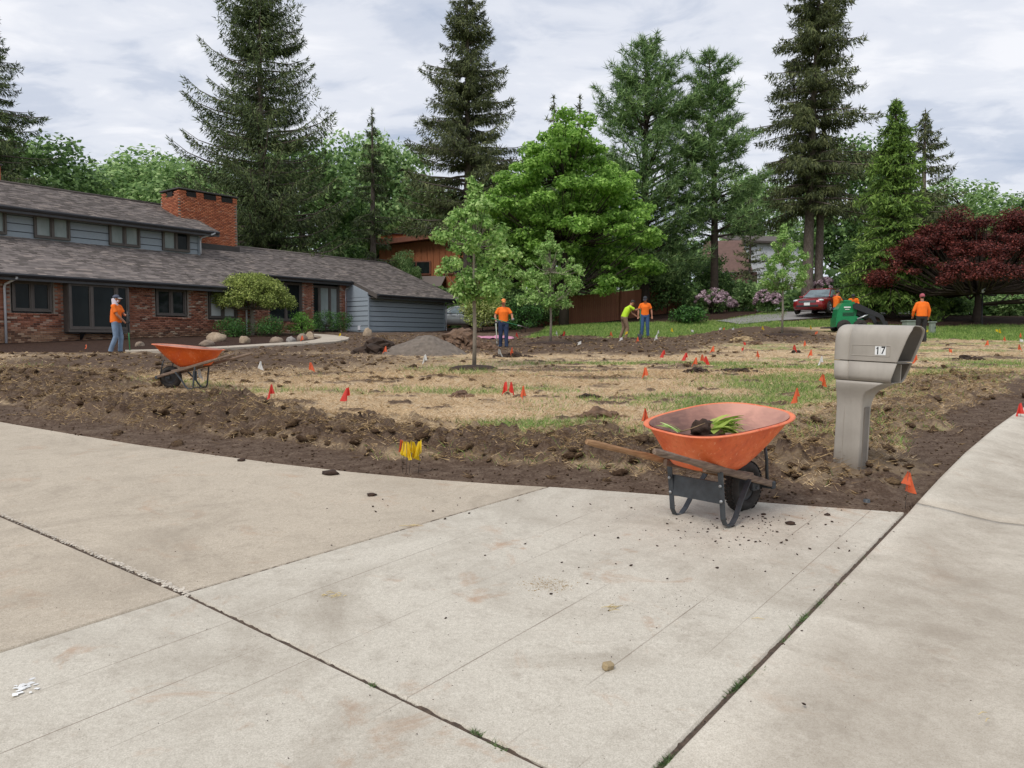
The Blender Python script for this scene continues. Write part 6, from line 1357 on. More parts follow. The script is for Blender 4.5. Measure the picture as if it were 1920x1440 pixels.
M_CAPO = cloth('orange_cap', '#e08a4a'); M_CAPD = cloth('dark_cap', '#33353c'); M_CAPG = cloth('navy_grey_cap', '#4c5160'); M_CAPR = cloth('red_knit_cap', '#a65560'); M_BAND = cloth('white_neck_cloth', '#d8cfd8', .12); M_GLOVE = cloth('dark_gloves', '#2c2c2e'); M_GLOVEW = cloth('grey_gloves', '#8f9296'); M_EYE = simple('eye', (.02, .015, .012), .2, 0, 3); M_LIP = simple('lips', lin('#8a5548'), .5, .1, 9)
JD = dict(pelvis=(0, 0, .93), waist=(0, 0, 1.06), chest=(0, .01, 1.28), neck=(0, 0, 1.45), head=(0, .025, 1.615), shL=(-.175, 0, 1.375), shR=(.175, 0, 1.375), elL=(-.25, -.02, 1.12), elR=(.25, -.02, 1.12), wrL=(-.26, .07, .88), wrR=(.26, .07, .88),
          hiL=(-.09, 0, .92), hiR=(.09, 0, .92), knL=(-.105, .03, .50), knR=(.105, .03, .50), anL=(-.11, -.02, .09), anR=(.11, -.02, .09))
def person(label, loc, rz, Ht, pose, shirt, pants, boots, long=False, cap=None, capc=None, gloves=None, hair=True, face=(0, 1, 0), bulk=1.0, look=None):
    J = {k: Vector(pose.get(k, v)) for k, v in JD.items()}; e = empty('person', loc, rz, label, 'person', 'landscaping crew'); k_ = Ht / 1.75; e.scale = (k_, k_, k_)
    side = (J['shR'] - J['shL']).normalized(); hd = J['head']; fw = Vector(look or face).normalized()
    b = MB(); B = bulk
    ovals(b, [(J['pelvis'] + Vector((0, 0, -.08)), .14, .10), (J['pelvis'], .155, .11), (J['waist'], .14 * B, .10 * B), (J['chest'], .16, .105), (J['neck'] + Vector((0, 0, -.05)), .13, .075), (J['neck'], .06, .055)], side)
    b.tube([J['neck'] + Vector((0, 0, -.04)), (J['neck'] + hd) / 2, hd], [.062, .056, .05], 10)
    hs = fw.cross(Vector((0, 0, 1))).normalized(); hu = hs.cross(fw); HM = Matrix((hs, fw, hu)).transposed()
    b.ball(hd + HM @ Vector((0, -.012, .03)), (.074, .092, .088), 14, 10, HM); b.ball(hd + HM @ Vector((0, .018, -.045)), (.058, .072, .072), 14, 10, HM)   # skull, jaw
    b.ball(hd + HM @ Vector((0, .098, -.012)), (.013, .018, .024), 8, 6, HM)                                # nose
    for s in (-1, 1): b.ball(hd + HM @ Vector((.077 * s, -.008, -.005)), (.010, .018, .028), 8, 6, HM)       # ears
    hands = MB()
    for S in 'LR':
        sh, el, wr = J['sh' + S], J['el' + S], J['wr' + S]; b.ball(sh, .052, 10, 7); b.tube([sh, sh.lerp(el, .5), el], [.05, .046, .039], 10); b.tube([el, el.lerp(wr, .35), wr], [.040, .041, .027], 10)
        d = (wr - el).normalized(); hv = Vector(pose.get('hand' + S, tuple(d))).normalized(); out = hv.cross(fw if abs(hv.dot(fw)) < .9 else Vector((0, 0, 1))).normalized(); nn = out.cross(hv)
        hc = wr + hv * .045; HMx = Matrix((out, nn, hv)).transposed(); hands.ball(hc, (.042, .018, .055), 10, 8, HMx)
        curl = pose.get('curl', .5); sg = pose.get('palm' + S, 1)
        for q, (o_, ln) in enumerate(((-.030, .062), (-.010, .074), (.011, .070), (.030, .055))):
            r0 = hc + out * o_ + hv * .04; p1 = r0 + hv * ln * .5 * (1 - curl * .3) + nn * sg * ln * .3 * curl; p2 = p1 + hv * ln * .35 * (1 - curl) + nn * sg * ln * .5 * curl; p3 = p2 - hv * ln * .2 * curl + hv * ln * .15 * (1 - curl) + nn * sg * ln * .15; hands.tube([r0 - hv * .02, r0, p1, p2, p3], [.009, .0095, .009, .0085, .006], 6)
        t0 = hc - hv * .02 + out * .03 * (-1 if S == 'R' else 1); t1 = t0 + hv * .035 + out * .025 * (-1 if S == 'R' else 1) + nn * sg * .012; t2 = t1 + hv * .03 + nn * sg * .014; hands.tube([t0 - out * 0, t0, t1, t2], [.011, .0115, .010, .007], 6)
        hi, kn, an = J['hi' + S], J['kn' + S], J['an' + S]; b.tube([hi, hi.lerp(kn, .5), kn], [.085, .072, .055], 10); b.tube([kn, kn.lerp(an, .35), an], [.055, .056, .036], 10); b.tube([an, an + Vector((0, .04, -.05)), an + Vector((0, .14, -.07))], [.036, .038, .025], 8)
    bl = len(b.v)
    if gloves is None: b.add(hands.v, hands.f, True)
    link('body', remesh(b, .0135, 3), M_SKIN, e)
    if gloves is not None: link('gloves', remesh(hands, .008, 2), gloves, e)
    # face
    bo = e.children[0]
    for s in (-1, 1): MB().ball(hd + HM @ Vector((.03 * s, .083, .012)), (.010, .006, .006), 8, 6, HM).build('eye', M_EYE, e); MB().ball(hd + HM @ Vector((.03 * s, .086, .03)), (.017, .006, .004), 8, 5, HM).build('eyebrow', M_HAIR, e)
    MB().ball(hd + HM @ Vector((0, .088, -.055)), (.022, .006, .006), 8, 5, HM).build('mouth', M_LIP, e)
    if hair:
        V = MB(); V.ball(hd + HM @ Vector((0, -.022, .034)), (.079, .093, .091), 16, 12, HM); keep = []
        hm = V.mesh('hair'); bm = bmesh.new(); bm.from_mesh(hm); inv = HM.inverted()
        bmesh.ops.delete(bm, geom=[v for v in bm.verts if (inv @ (v.co - hd)).y > .045 or (inv @ (v.co - hd)).z < -.045], context='VERTS'); bm.to_mesh(hm); bm.free(); link('hair', hm, M_HAIR, e)
    # shirt
    s_ = MB(); hem = J['pelvis'] + (J['waist'] - J['pelvis']) * -.12
    ovals(s_, [(hem, .172 * B, .128 * B), (J['pelvis'], .176 * B, .132 * B), (J['waist'], .168 * B, .13 * B), (J['chest'], .185, .132), (J['neck'] + Vector((0, 0, -.06)), .155, .09), (J['neck'] + Vector((0, 0, -.005)), .075, .07)], side)
    for S in 'LR':
        sh, el, wr = J['sh' + S], J['el' + S], J['wr' + S]; s_.ball(sh, .062, 10, 8); s_.tube([J['neck'] + Vector((0, 0, -.035)), J['neck'].lerp(sh, .5) + Vector((0, 0, -.012)), sh], [.062, .062, .060], 10)
        if long: s_.tube([sh, sh.lerp(el, .5), el, el.lerp(wr, .5), el.lerp(wr, .97)], [.062, .062, .057, .052, .044], 12)
        else: s_.tube([sh, sh.lerp(el, .4), sh.lerp(el, .72)], [.062, .064, .068], 12)
    link('shirt' if not long else 'sweatshirt', remesh(s_, .013, 10), shirt, e)
    p_ = MB(); ovals(p_, [(J['pelvis'] + Vector((0, 0, .07)), .160, .118), (J['pelvis'], .17, .125), (J['pelvis'] + Vector((0, 0, -.10)), .165, .122)], (J['hiR'] - J['hiL']))
    for S in 'LR':
        hi, kn, an = J['hi' + S], J['kn' + S], J['an' + S]; p_.tube([hi + Vector((0, 0, .03)), hi.lerp(kn, .45), kn, kn.lerp(an, .5), kn.lerp(an, .85), an + Vector((0, .005, -.03))], [.105, .092, .074, .070, .066, .070], 12)
    link('trousers', remesh(p_, .013, 5), pants, e)
    for S in 'LR':
        an = J['an' + S]; f_ = MB(); f_.tube([an + Vector((0, -.005, .03)), an + Vector((0, -.005, -.03)), an + Vector((0, .02, -.05))], [.055, .055, .05], 10); f_.tube([an + Vector((0, -.06, -.055)), an + Vector((0, .04, -.05)), an + Vector((0, .13, -.06)), an + Vector((0, .19, -.065))], [.038, .045, .045, .03], 10, flat=(1.05, .75)); link('boot', remesh(f_, .011, 3), boots, e)
    if cap:
        c_ = MB(); c_.ball(hd + HM @ Vector((0, -.015, .045)), (.088, .103, .092), 18, 12, HM); me = c_.mesh('cap'); bm = bmesh.new(); bm.from_mesh(me); inv = HM.inverted()
        zc = .035 if cap == 'brim' else -.01; bmesh.ops.delete(bm, geom=[v for v in bm.verts if (inv @ (v.co - hd)).z < zc], context='VERTS'); bm.to_mesh(me); bm.free(); co = link('cap', me, capc[0], e)
        if cap == 'brim':
            V = []; n = 9
            for j in range(5):
                for i in range(n): a = (i / (n - 1) - .5) * 2.1; r = 1 + j * .09; V.append(hd + HM @ Vector((math.sin(a) * .088 * (1 + .02 * j), (math.cos(a) * .094 + j * .021 * max(.12, math.cos(a))), .045 - .006 * j - .018 * abs(math.sin(a)) ** 2)))
            br = MB().add(V, [(j * n + i, j * n + i + 1, (j + 1) * n + i + 1, (j + 1) * n + i) for j in range(4) for i in range(n - 1)], True).build('brim', capc[1], co, False); m = br.modifiers.new('thick', 'SOLIDIFY'); m.thickness = .004
    return e, J, HM
# worker before the bay window: faces right, both hands on an upright rake
W1 = gp(219, 663); P1 = dict(shL=(-.17, .06, 1.40), shR=(.18, -.01, 1.40), elL=(-.20, .16, 1.16), elR=(.19, .10, 1.14), wrL=(.0, .30, 1.13), wrR=(.06, .30, .90), handL=(.35, .3, .1), handR=(0, .9, .1), knL=(-.10, .10, .50), anL=(-.11, .06, .09), knR=(.10, .02, .50), anR=(.11, -.14, .09), head=(.0, .04, 1.615), curl=.9)
e, J_, HM_ = person('worker in orange shirt, pale jeans and neck cloth raking before the bay window', W1, math.radians(-82), 1.78, P1, M_ORANGE, M_JEANS, M_BOOT, cap='brim', capc=(M_CAPG, M_GLOVEW), gloves=M_GLOVE, bulk=1.12)
nb = MB(); ovals(nb, [((0, -.02, 1.40), .10, .095), ((0, -.01, 1.47), .088, .085), ((0, -.02, 1.56), .083, .088), ((0, -.035, 1.64), .079, .072)], (1, 0, 0)); link('neck_cloth', remesh(nb, .012, 2), M_BAND, e); bb = MB().ball((0, .07, 1.56), (.06, .05, .05), 10, 8); bb.build('face_mask', M_BAND, e)
rm = Matrix.Rotation(math.radians(-82), 3, 'Z'); q = W1 + rm @ Vector((.06, .35, 0)) * 1.017
rake((q.x, q.y, q.z + 1.28), (math.radians(2), 0, math.radians(-82)), 'green handled rake held upright by the worker before the bay window', 1.30)
# worker with the orange cap, long shovel across the body
W2 = gp(944, 653); P2 = dict(elL=(-.30, .06, 1.16), elR=(.30, .02, 1.14), wrL=(-.29, .24, .98), wrR=(.28, .20, .90), handL=(-.1, .9, .1), handR=(.1, .9, .0), knL=(-.09, .06, .50), anL=(-.10, .06, .09), anR=(.10, -.06, .09), curl=.9)
RZ2 = math.radians(180 + 8)
e, J_, HM_ = person('worker in orange cap, orange shirt and navy jeans carrying a long shovel', W2, RZ2, 1.72, P2, M_ORANGE, M_NAVY, M_BOOTD, cap='brim', capc=(M_CAPO, M_CAPO), gloves=M_GLOVEW, look=(.25, .95, -.12))
rm = Matrix.Rotation(RZ2, 3, 'Z'); a = W2 + rm @ (Vector((.34, .26, 1.02)) * .983); b = W2 + rm @ (Vector((-.42, .26, .82)) * .983); d = (b - a).normalized(); ext = a - d * .12
shovel(ext, (-d).to_track_quat('Z', 'Y').to_euler(), 'green shafted shovel carried across the body of the worker with orange cap', 1.35, M_TGREEN, dgrip=False)
# worker in lime, bending over a spade
W3 = gp(1172, 638); P3 = dict(pelvis=(0, -.05, .92), waist=(0, 0, 1.05), chest=(0, .10, 1.24), neck=(0, .20, 1.39), head=(0, .30, 1.50), shL=(-.17, .17, 1.32), shR=(.17, .16, 1.32), elL=(-.20, .34, 1.10), elR=(.20, .36, 1.20), wrL=(.0, .50, .95), wrR=(.02, .53, 1.26), handL=(.3, .8, 0), handR=(-.3, .8, .1), hiL=(-.09, -.05, .89), hiR=(.09, -.05, .89), knL=(-.10, -.02, .49), knR=(.10, .06, .49), anL=(-.11, -.18, .09), anR=(.11, -.02, .09), curl=.9)
RZ3 = math.radians(-78)
e, *_ = person('worker in lime shirt and khaki trousers bending over a spade', W3, RZ3, 1.78, P3, M_LIME, M_KHAKI, M_BOOT, cap=None, gloves=None, look=(0, .6, -.8))
q = W3 + Matrix.Rotation(RZ3, 3, 'Z') @ Vector((0.02, .64, 0)); shovel((q.x, q.y, q.z + 1.30), (.02, 0, RZ3 + 1.2), 'black spade pushed into the soil by the worker in lime', 1.32, M_TGREEN, True, M_STEEL)
# worker in jeans watching
W4 = gp(1209, 632); P4 = dict(elL=(-.27, -.03, 1.14), elR=(.27, -.03, 1.14), wrL=(-.29, .03, .89), wrR=(.29, .03, .89), head=(0, .05, 1.60), knL=(-.11, .03, .5), anL=(-.13, -.02, .09), anR=(.13, -.02, .09), curl=.45)
person('worker in orange shirt, dark cap and blue jeans standing by the fence', W4, math.radians(172), 1.80, P4, M_ORANGE, M_BLUE, M_BOOTD, cap='brim', capc=(M_CAPD, M_CAPD), look=(.25, .85, -.45))
# two at the loader
W5 = Vector(foot(1566, 36.6)); PS = dict(elL=(-.24, .12, 1.16), elR=(.24, .12, 1.16), wrL=(-.14, .32, 1.08), wrR=(.16, .32, 1.06), handL=(.2, .9, -.1), handR=(-.2, .9, -.1), head=(0, .06, 1.60), curl=.8)
person('worker in orange sweatshirt and black cap at the left side of the green loader', W5 + Vector((0, 0, .22)), math.radians(-72), 1.78, PS, M_ORANGE, M_BLUE, M_BOOTD, long=True, cap='brim', capc=(M_CAPD, M_CAPD), look=(0, .9, -.3))
W6 = Vector(foot(1598, 38.2)); person('worker in orange sweatshirt stooping behind the green loader', W6 + Vector((0, 0, .12)), math.radians(150), 1.70, dict(PS, chest=(0, .10, 1.26), neck=(0, .18, 1.40), head=(0, .26, 1.50), shL=(-.18, .15, 1.36), shR=(.18, .15, 1.36)), M_ORANGE, M_DARKP, M_BOOTD, long=True, cap='beanie', capc=(M_CAPD, M_CAPD), look=(0, .7, -.6))
# worker walking away at right
W7 = gp(1727, 641); P7 = dict(elL=(-.27, .02, 1.13), elR=(.27, .02, 1.13), wrL=(-.25, .16, .93), wrR=(.27, .10, .90), knL=(-.10, .05, .5), anL=(-.09, .02, .09), knR=(.10, .02, .5), anR=(.09, -.08, .09), curl=.6)
person('worker in orange sweatshirt and red knit cap seen from behind right of the mailbox', W7, math.radians(-6), 1.86, P7, M_ORANGE, M_DARKP, M_BOOTD, long=True, cap='beanie', capc=(M_CAPR, M_CAPR), bulk=1.1)

# ================================================================== CARS
def car(loc, rz, label, paint):
    e = empty('car', loc, rz, label, 'car', 'parked cars'); n = 20
    t = NT(paint[0]); t.col(t.ramp(t.noise(t.co('Object'), 3, 3), [(.3, tuple(x * .9 for x in paint[1])), (.7, paint[1])])); t.rough(.28); t.set(Metallic=.25, **{'Coat Weight': .6, 'Coat Roughness': .05}); mp_ = t.m
    def sec(x, hw, z0, z1, crown=.03, tuck=.9):
        pts = [(-hw * tuck, z0), (-hw * .98, z0 + .10), (-hw, (z0 + z1) / 2), (-hw * .985, z1 - .14), (-hw * .93, z1 - .05), (-hw * .75, z1 - .005), (-hw * .4, z1 + crown * .7), (0, z1 + crown), (hw * .4, z1 + crown * .7), (hw * .75, z1 - .005), (hw * .93, z1 - .05), (hw * .985, z1 - .14), (hw, (z0 + z1) / 2), (hw * .98, z0 + .10), (hw * tuck, z0)]
        return [Vector((x, y, z)) for y, z in pts]
    st = [(2.36, .52, .36, .62), (2.32, .70, .28, .70), (2.2, .82, .22, .76), (1.9, .88, .20, .82), (1.3, .90, .20, .89), (.75, .905, .20, .94), (0, .91, .20, .96), (-1.0, .905, .20, .97), (-1.6, .90, .20, .98), (-2.1, .86, .24, .97), (-2.33, .76, .32, .92), (-2.38, .6, .42, .86)]
    body = MB().loft([sec(*s) for s in st]).build('body', mp_, e)
    # cabin: glass drum with a painted roof and pillars
    def cab(x, hw, z): return x, hw, z
    base = [(1.0, .74), (.85, .80), (-.2, .82), (-1.2, .80), (-1.75, .70)]; top = [(.25, .58), (.1, .62), (-.3, .64), (-.85, .62), (-1.15, .56)]
    rb = [Vector((x, y, .95)) for x, y in base] + [Vector((x, -y, .95)) for x, y in reversed(base)]; rt = [Vector((x, y, 1.40)) for x, y in top] + [Vector((x, -y, 1.40)) for x, y in reversed(top)]
    MB().loft([rb, rt], smooth=False).build('window_glass', M_CARGLASS, e)
    r2_ = [Vector((v.x * 1.02, v.y * 1.03, 1.395)) for v in rt]; r3_ = [Vector((v.x * .96 - .01, v.y * .95, 1.45)) for v in rt]; r4_ = [Vector((v.x * .6 - .15, v.y * .6, 1.475)) for v in rt]; MB().loft([r2_, r3_, r4_]).build('roof', mp_, e)
    for s in (-1, 1):
        for i, (a, b) in enumerate(zip(base, top)):
            if i in (0, 2, 4) : MB().tube([(a[0], a[1] * s, .94), (b[0], b[1] * s, 1.41)], .035, 6).build('pillar', mp_, e)
        MB().bbox((.72, .93 * s, .99), (.09, .16, .11), b=.03).build('mirror', mp_, e)
        h = MB().ball((2.17, .66 * s, .70), (.14, .17, .075), 12, 8).build('headlight', M_LAMP, e)
        MB().ball((2.26, .62 * s, .40), (.06, .07, .05), 10, 6).build('fog_light', M_LAMP, e); MB().bbox((-2.31, .62 * s, .78), (.08, .26, .16), b=.03).build('tail_light', FM['r'], e)
        for x in (.55, -.45): MB().bbox((x - .1, .915 * s, .80), (.16, .02, .03), b=.008).build('door_handle', mp_, e)
        MB().box((.05, .909 * s, .62), (.012, .012, .6)).build('door_gap', M_RIM, e)
        for x in (1.42, -1.4):
            MB().lathe([(0, .37), (.02, .37)], (x, .89 * s, .335), (0, s, 0), 24).build('wheel_arch', M_RIM, e)
            MB().lathe([(0, .0), (0, .36)], (x, .905 * s, .335), (0, s, 0), 24).build('wheel_well', M_HOLLOW, e)  # near-black disc, the shade of the wheel well as colour
            w = MB().lathe([(-.10, .2), (-.10, .30), (-.06, .325), (.06, .325), (.10, .30), (.10, .2)], (x, .85 * s, .325), (0, s, 0), 28).build('wheel', M_TYRE, e)
            r_ = MB(); r_.lathe([(.09, .205), (.105, .2), (.085, .17), (.10, .05), (.105, 0)], (x, .85 * s, .325), (0, s, 0), 20); r_.build('rim', M_ALLOY, w)
            for k in range(7): a = k * 2 * math.pi / 7; MB().tube([(x + math.cos(a) * .05, .957 * s, .325 + math.sin(a) * .05), (x + math.cos(a) * .18, .945 * s, .325 + math.sin(a) * .18)], .018, 5).build('spoke', M_ALLOY, w)
    g = MB().bbox((2.335, 0, .63), (.06, .95, .14), b=.03).build('grille', M_RIM, e)
    for z in (.59, .63, .67): MB().bbox((2.37, 0, z), (.015, .9, .012), b=.004).build('grille_bar', M_ALLOY, g)
    MB().bbox((2.335, 0, .40), (.06, 1.2, .12), b=.03).build('air_intake', M_RIM, e); MB().bbox((2.385, 0, .50), (.015, .32, .15), b=.006).build('number_plate', M_PAPER, e); MB().tube([(1.0, .5, .985), (.9, -.1, 1.02)], .008, 4).build('wiper', M_RIM, e)
    return e
M_CARGLASS = simple('car_glass_with_sky', (.22, .27, .30), .04, .3, 2, spec=1.0); M_LAMP = simple('headlamp_lens', (.62, .65, .68), .1, .1, 6, spec=.8); M_ALLOY = simple('alloy_wheel', lin('#aeb1b5'), .35, .1, 6, metallic=.6)  # pale glass colour stands in for the sky mirrored in it
cp = Vector(foot(1538, 44.0)); car(Vector((cp.x, cp.y, cp.z + .12)), math.radians(180 + 50), 'dark red saloon car parked on the neighbours drive', ('dark_red_paint', (.26, .015, .02)))
cp = Vector(foot(846, 52)); car(cp + Vector((.4, 0, .05)), math.radians(200), 'pale grey car just visible past the garage end', ('silver_paint', (.42, .44, .46)))

# ================================================================== COMPACT LOADER
M_LGREEN = simple('loader_green', lin('#0f7f4c'), .4, .12, 3); M_LBLACK = simple('loader_black', lin('#26262a'), .5, .25, 5)
lp_ = Vector(foot(1592, 36)); ld = empty('compact_loader', lp_, math.radians(-8), 'green stand-behind compact loader with black arms, left of the mailbox', 'loader')
MB().prism([(-.75, -.5, .28), (.35, -.5, .28), (.45, -.5, .62), (.1, -.5, .78), (-.75, -.5, .70)], (0, 1.0, 0)).build('chassis', M_LGREEN, ld)
hd_ = MB(); hd_.prism([(-.72, -.40, .66), (.12, -.40, .66), (.22, -.40, 1.22), (.05, -.40, 1.44), (-.45, -.40, 1.40), (-.66, -.40, 1.1)], (0, .8, 0)); h_ = hd_.build('engine_hood', M_LGREEN, ld)
MB().bbox((-.25, -.412, 1.18), (.3, .02, .06), b=.004).build('decal', M_PAPER, h_); MB().bbox((-.25, -.412, 1.08), (.2, .02, .03), b=.004).build('decal', M_PAPER, h_)
for z in (.80, .86, .92): MB().bbox((-.2, -.41, z), (.5, .02, .025), b=.004).build('vent_slat', M_LBLACK, h_)
MB().bbox((-.2, 0, 1.47), (.36, .6, .10), b=.03).build('control_panel', M_LGREEN, ld)
for y in (-.2, .2): MB().tube([(-.35, y, 1.47), (-.4, y, 1.64)], .018, 6).build('control_lever', M_LBLACK, ld)
MB().bbox((-1.0, 0, .24), (.5, .7, .06), b=.02).build('platform', M_LBLACK, ld)
for y in (-.58, .58):
    MB().prism([(-.05, y - .05, 1.30), (.10, y - .05, 1.38), (1.25, y - .05, .80), (1.45, y - .05, .30), (1.32, y - .05, .26), (1.10, y - .05, .68), (-.05, y - .05, 1.12)], (0, .10, 0)).build('loader_arm', M_LBLACK, ld)
    MB().tube([(.15, y * .96, .62), (.8, y * .96, .92)], [.05, .03], 8).build('hydraulic_ram', M_ALLOY, ld)
    for x in (-.42, .28):
        s = 1 if y > 0 else -1; w = MB().lathe([(-.12, .14), (-.12, .26), (-.08, .30), (.08, .30), (.12, .26), (.12, .14)], (x, y, .30), (0, s, 0), 22).build('wheel', M_TYRE, ld); MB().lathe([(.10, .16), (.08, .12), (.11, .06), (.11, 0)], (x, y, .30), (0, s, 0), 16).build('hub', M_LBLACK, w)
MB().prism([(1.35, -.62, .05), (1.95, -.62, .02), (1.95, -.62, .06), (1.52, -.62, .14), (1.45, -.62, .52), (1.36, -.62, .54)], (0, 1.24, 0)).build('bucket', M_LBLACK, ld); MB().bbox((.7, 0, 1.0), (.10, 1.1, .10), Matrix.Rotation(.45, 3, 'Y'), b=.02).build('arm_crossbar', M_LBLACK, ld); MB().bbox((.45, 0, .85), (.6, .7, .35), Matrix.Rotation(.45, 3, 'Y'), b=.05).build('engine_cover', M_LBLACK, ld)
# ================================================================== LOOSE GROUND COVER
rng = np.random.default_rng(99)
def on_yard(n, x0, x1, y0, y1, bias=1.6):
    Y = y0 + (y1 - y0) * rng.random(n) ** bias; X = rng.uniform(x0, x1, n) * np.clip(Y / y1 * 1.35, .35, 1); m = look(X, Y); return X, Y, m
# -- torn sod clods: joined lumps with rough faces
def unit_lumps(k, sub=2):
    out = []
    for s in range(k):
        bm = lump((1, 1, .5), 200 + s, sub, .62, 2.3); bm.verts.ensure_lookup_table(); bm.verts.index_update(); out.append((np.array([tuple(v.co) for v in bm.verts]), np.array([[v.index for v in f.verts] for f in bm.faces]))); bm.free()
    return out
LUMPS = unit_lumps(8); LUMPS1 = unit_lumps(6, 1)
def scatter_lumps(name, X, Y, Z, R, mat, lumps, label):
    Vs, Fs, b = [], [], 0; ang = rng.random(len(X)) * 6.28; asp = rng.uniform(.55, 1.0, len(X)); tilt = rng.uniform(-.4, .4, len(X))
    for i in range(len(X)):
        V, F = lumps[i % len(lumps)]; c, s = math.cos(ang[i]), math.sin(ang[i]); q = V * np.array([1, asp[i], 1]) * R[i]; z = q[:, 2] + q[:, 0] * tilt[i]
        Vs.append(np.stack([q[:, 0] * c - q[:, 1] * s + X[i], q[:, 0] * s + q[:, 1] * c + Y[i], z + Z[i]], 1)); Fs.append(F + b); b += len(V)
    return link(name, big_mesh(name, np.concatenate(Vs), np.concatenate(Fs), smooth=False), mat, kind='stuff', label=label)
t = NT('torn_sod'); P = t.pos(); fi = t.noise(P, 60, 5, .7); mi = t.noise(P, 9, 4); st_ = t.noise(t.map(P, (30, 140, 60), (0, 0, .9)), 1, 3); isl = t.island()
c = t.ramp(t.mix(.5, fi, mi), [(.3, lin('#2b2018')), (.45, lin('#49392c')), (.6, lin('#645241')), (.75, lin('#82715d'))]); c = t.mix(t.ramp(t.math('ADD', t.math('MULTIPLY', isl, .5), t.math('MULTIPLY', st_, .6)), [(.72, 0), (.9, .5)]), c, lin('#a08762'))
t.col(c); t.rough(.97); t.set(**{'Specular IOR Level': .1}); t.bump(fi, .9, .02); M_TORN = t.m
X, Y, m = on_yard(30000, -13, 13, 5.6, 16, 1.3); pr = np.clip(m['band'] * (.25 + 1.1 * fbm(X * 1.1, Y * 1.1, 71, 3) ** 2 * 2) + m['dug'] * .35 + m['patch'] * .12 + m['strip'] * .03, 0, 1) * (~m['ins']) * (m['dE'] > .12)
k = rng.random(len(X)) < pr * .30; X, Y = X[k][:3000], Y[k][:3000]; R = .016 + .075 * rng.random(len(X)) ** 2.8; CL = (X, Y, gh(X, Y), R); scatter_lumps('sod_clods', X, Y, gh(X, Y) + R * .02, R, M_TORN, LUMPS, 'torn sod clods along the driveway and kerb')
X, Y, m = on_yard(30000, -24, 22, 13, 36, 1.2); pr = np.clip(m['torn'] * .45 + m['patch'] * .2, 0, 1) * (~m['ins']) * (1 - m['lawn']); k = rng.random(len(X)) < pr * .5; X, Y = X[k][:2800], Y[k][:2800]; R = .025 + .09 * rng.random(len(X)) ** 3.5; CL2 = (X, Y, gh(X, Y), R); scatter_lumps('soil_clods', X, Y, gh(X, Y), R, M_TORN, LUMPS1, 'loose soil clods on the torn lawn towards the house')
# -- soil crumbs: on the strip and spilled on the slab round the wheelbarrow
X, Y, m = on_yard(40000, -12, 10, 5, 12, 1.2); k = (m['strip'] > .5) & (~m['ins']) & (rng.random(len(X)) < .5); X, Y = X[k][:6000], Y[k][:6000]; R = .004 + .014 * rng.random(len(X)) ** 3; scatter_lumps('soil_crumbs', X, Y, gh(X, Y) + R * .3, R, M_TORN, LUMPS1[:3], 'fine soil crumbs on the bare strip')
px = np.concatenate([rng.normal(1390, 85, 240), rng.uniform(1000, 1700, 110), rng.normal(900, 200, 60)]); py = np.concatenate([965 + np.abs(rng.normal(0, 40, 240)), 930 + rng.exponential(110, 110), 925 + rng.exponential(60, 60)])
pts = [gp(a, b) for a, b in zip(px, py) if b < 1400]; pts = [p for p in pts]; X = np.array([p.x for p in pts]); Y = np.array([p.y for p in pts]); k = inpoly(X, Y, CONC); X, Y = X[k], Y[k]; R = .0025 + .011 * rng.random(len(X)) ** 3.5; scatter_lumps('spilled_crumbs', X, Y, .054 * Y + R * .3, R, M_SOIL, LUMPS1[:3], 'dark soil crumbs spilled on the slab round the wheelbarrow')
# -- grass blades: dry thatch and green tufts
def blades(name, X, Y, Z, L, w, lean, mat, label, curlz=.0):
    n = len(X); a = rng.random(n) * 6.283; el = lean + rng.normal(0, .22, n); d = np.stack([np.cos(a) * np.cos(el), np.sin(a) * np.cos(el), np.abs(np.sin(el)) + .02], 1); V, F = cards_tri(np.stack([X, Y, Z], 1), d, L, w, rng)
    return link(name, big_mesh(name, V, F), mat, kind='stuff', label=label)
M_THATCH = leafmat('dry_thatch', [lin('#78664d'), lin('#968064'), lin('#ac9777'), lin('#c1ae90')], .2, .8, .45); M_GRASS = leafmat('green_grass', [lin('#3c5526'), lin('#547132'), lin('#708645'), lin('#8c9757')], .3, .6, .4); M_FIBRE = leafmat('torn_roots', [lin('#35281d'), lin('#5c4934'), lin('#86704f'), lin('#b39a72')], .15, .9, .5)
X, Y, m = on_yard(420000, -13, 14, 6, 18, 1.35); k = (rng.random(len(X)) < (1 - m['soil']) * .55 * (1 - m['green'] * .6)) & (~m['ins']) & (m['mulch'] < .5) & (m['dE'] > .3); X, Y = X[k][:85000], Y[k][:85000]; n = len(X); blades('dry_grass', X, Y, gh(X, Y), rng.uniform(.04, .10, n) * (1 + Y * .02), rng.uniform(.003, .006, n) * (1 + Y * .05), .38, M_THATCH, 'dry straw-coloured turf of the old lawn')
X, Y, m = on_yard(160000, -22, 26, 16, 36, 1.1); k = (rng.random(len(X)) < (1 - m['soil']) * .5) & (~m['ins']) & (m['mulch'] < .5) & (m['lawn'] < .5); X, Y = X[k][:40000], Y[k][:40000]; n = len(X); blades('dry_grass', X, Y, gh(X, Y), rng.uniform(.07, .14, n), rng.uniform(.010, .018, n), .35, M_THATCH, 'dry straw-coloured turf farther up the lawn')
X, Y, m = on_yard(220000, -13, 14, 6, 20, 1.3); k = (rng.random(len(X)) < m['green'] * .8) & (~m['ins']) & (m['lawn'] < .5); X, Y = X[k][:42000], Y[k][:42000]; n = len(X); blades('green_grass', X, Y, gh(X, Y), rng.uniform(.05, .11, n) * (1 + Y * .015), rng.uniform(.004, .007, n) * (1 + Y * .06), .85, M_GRASS, 'green grass patches in the dry lawn')
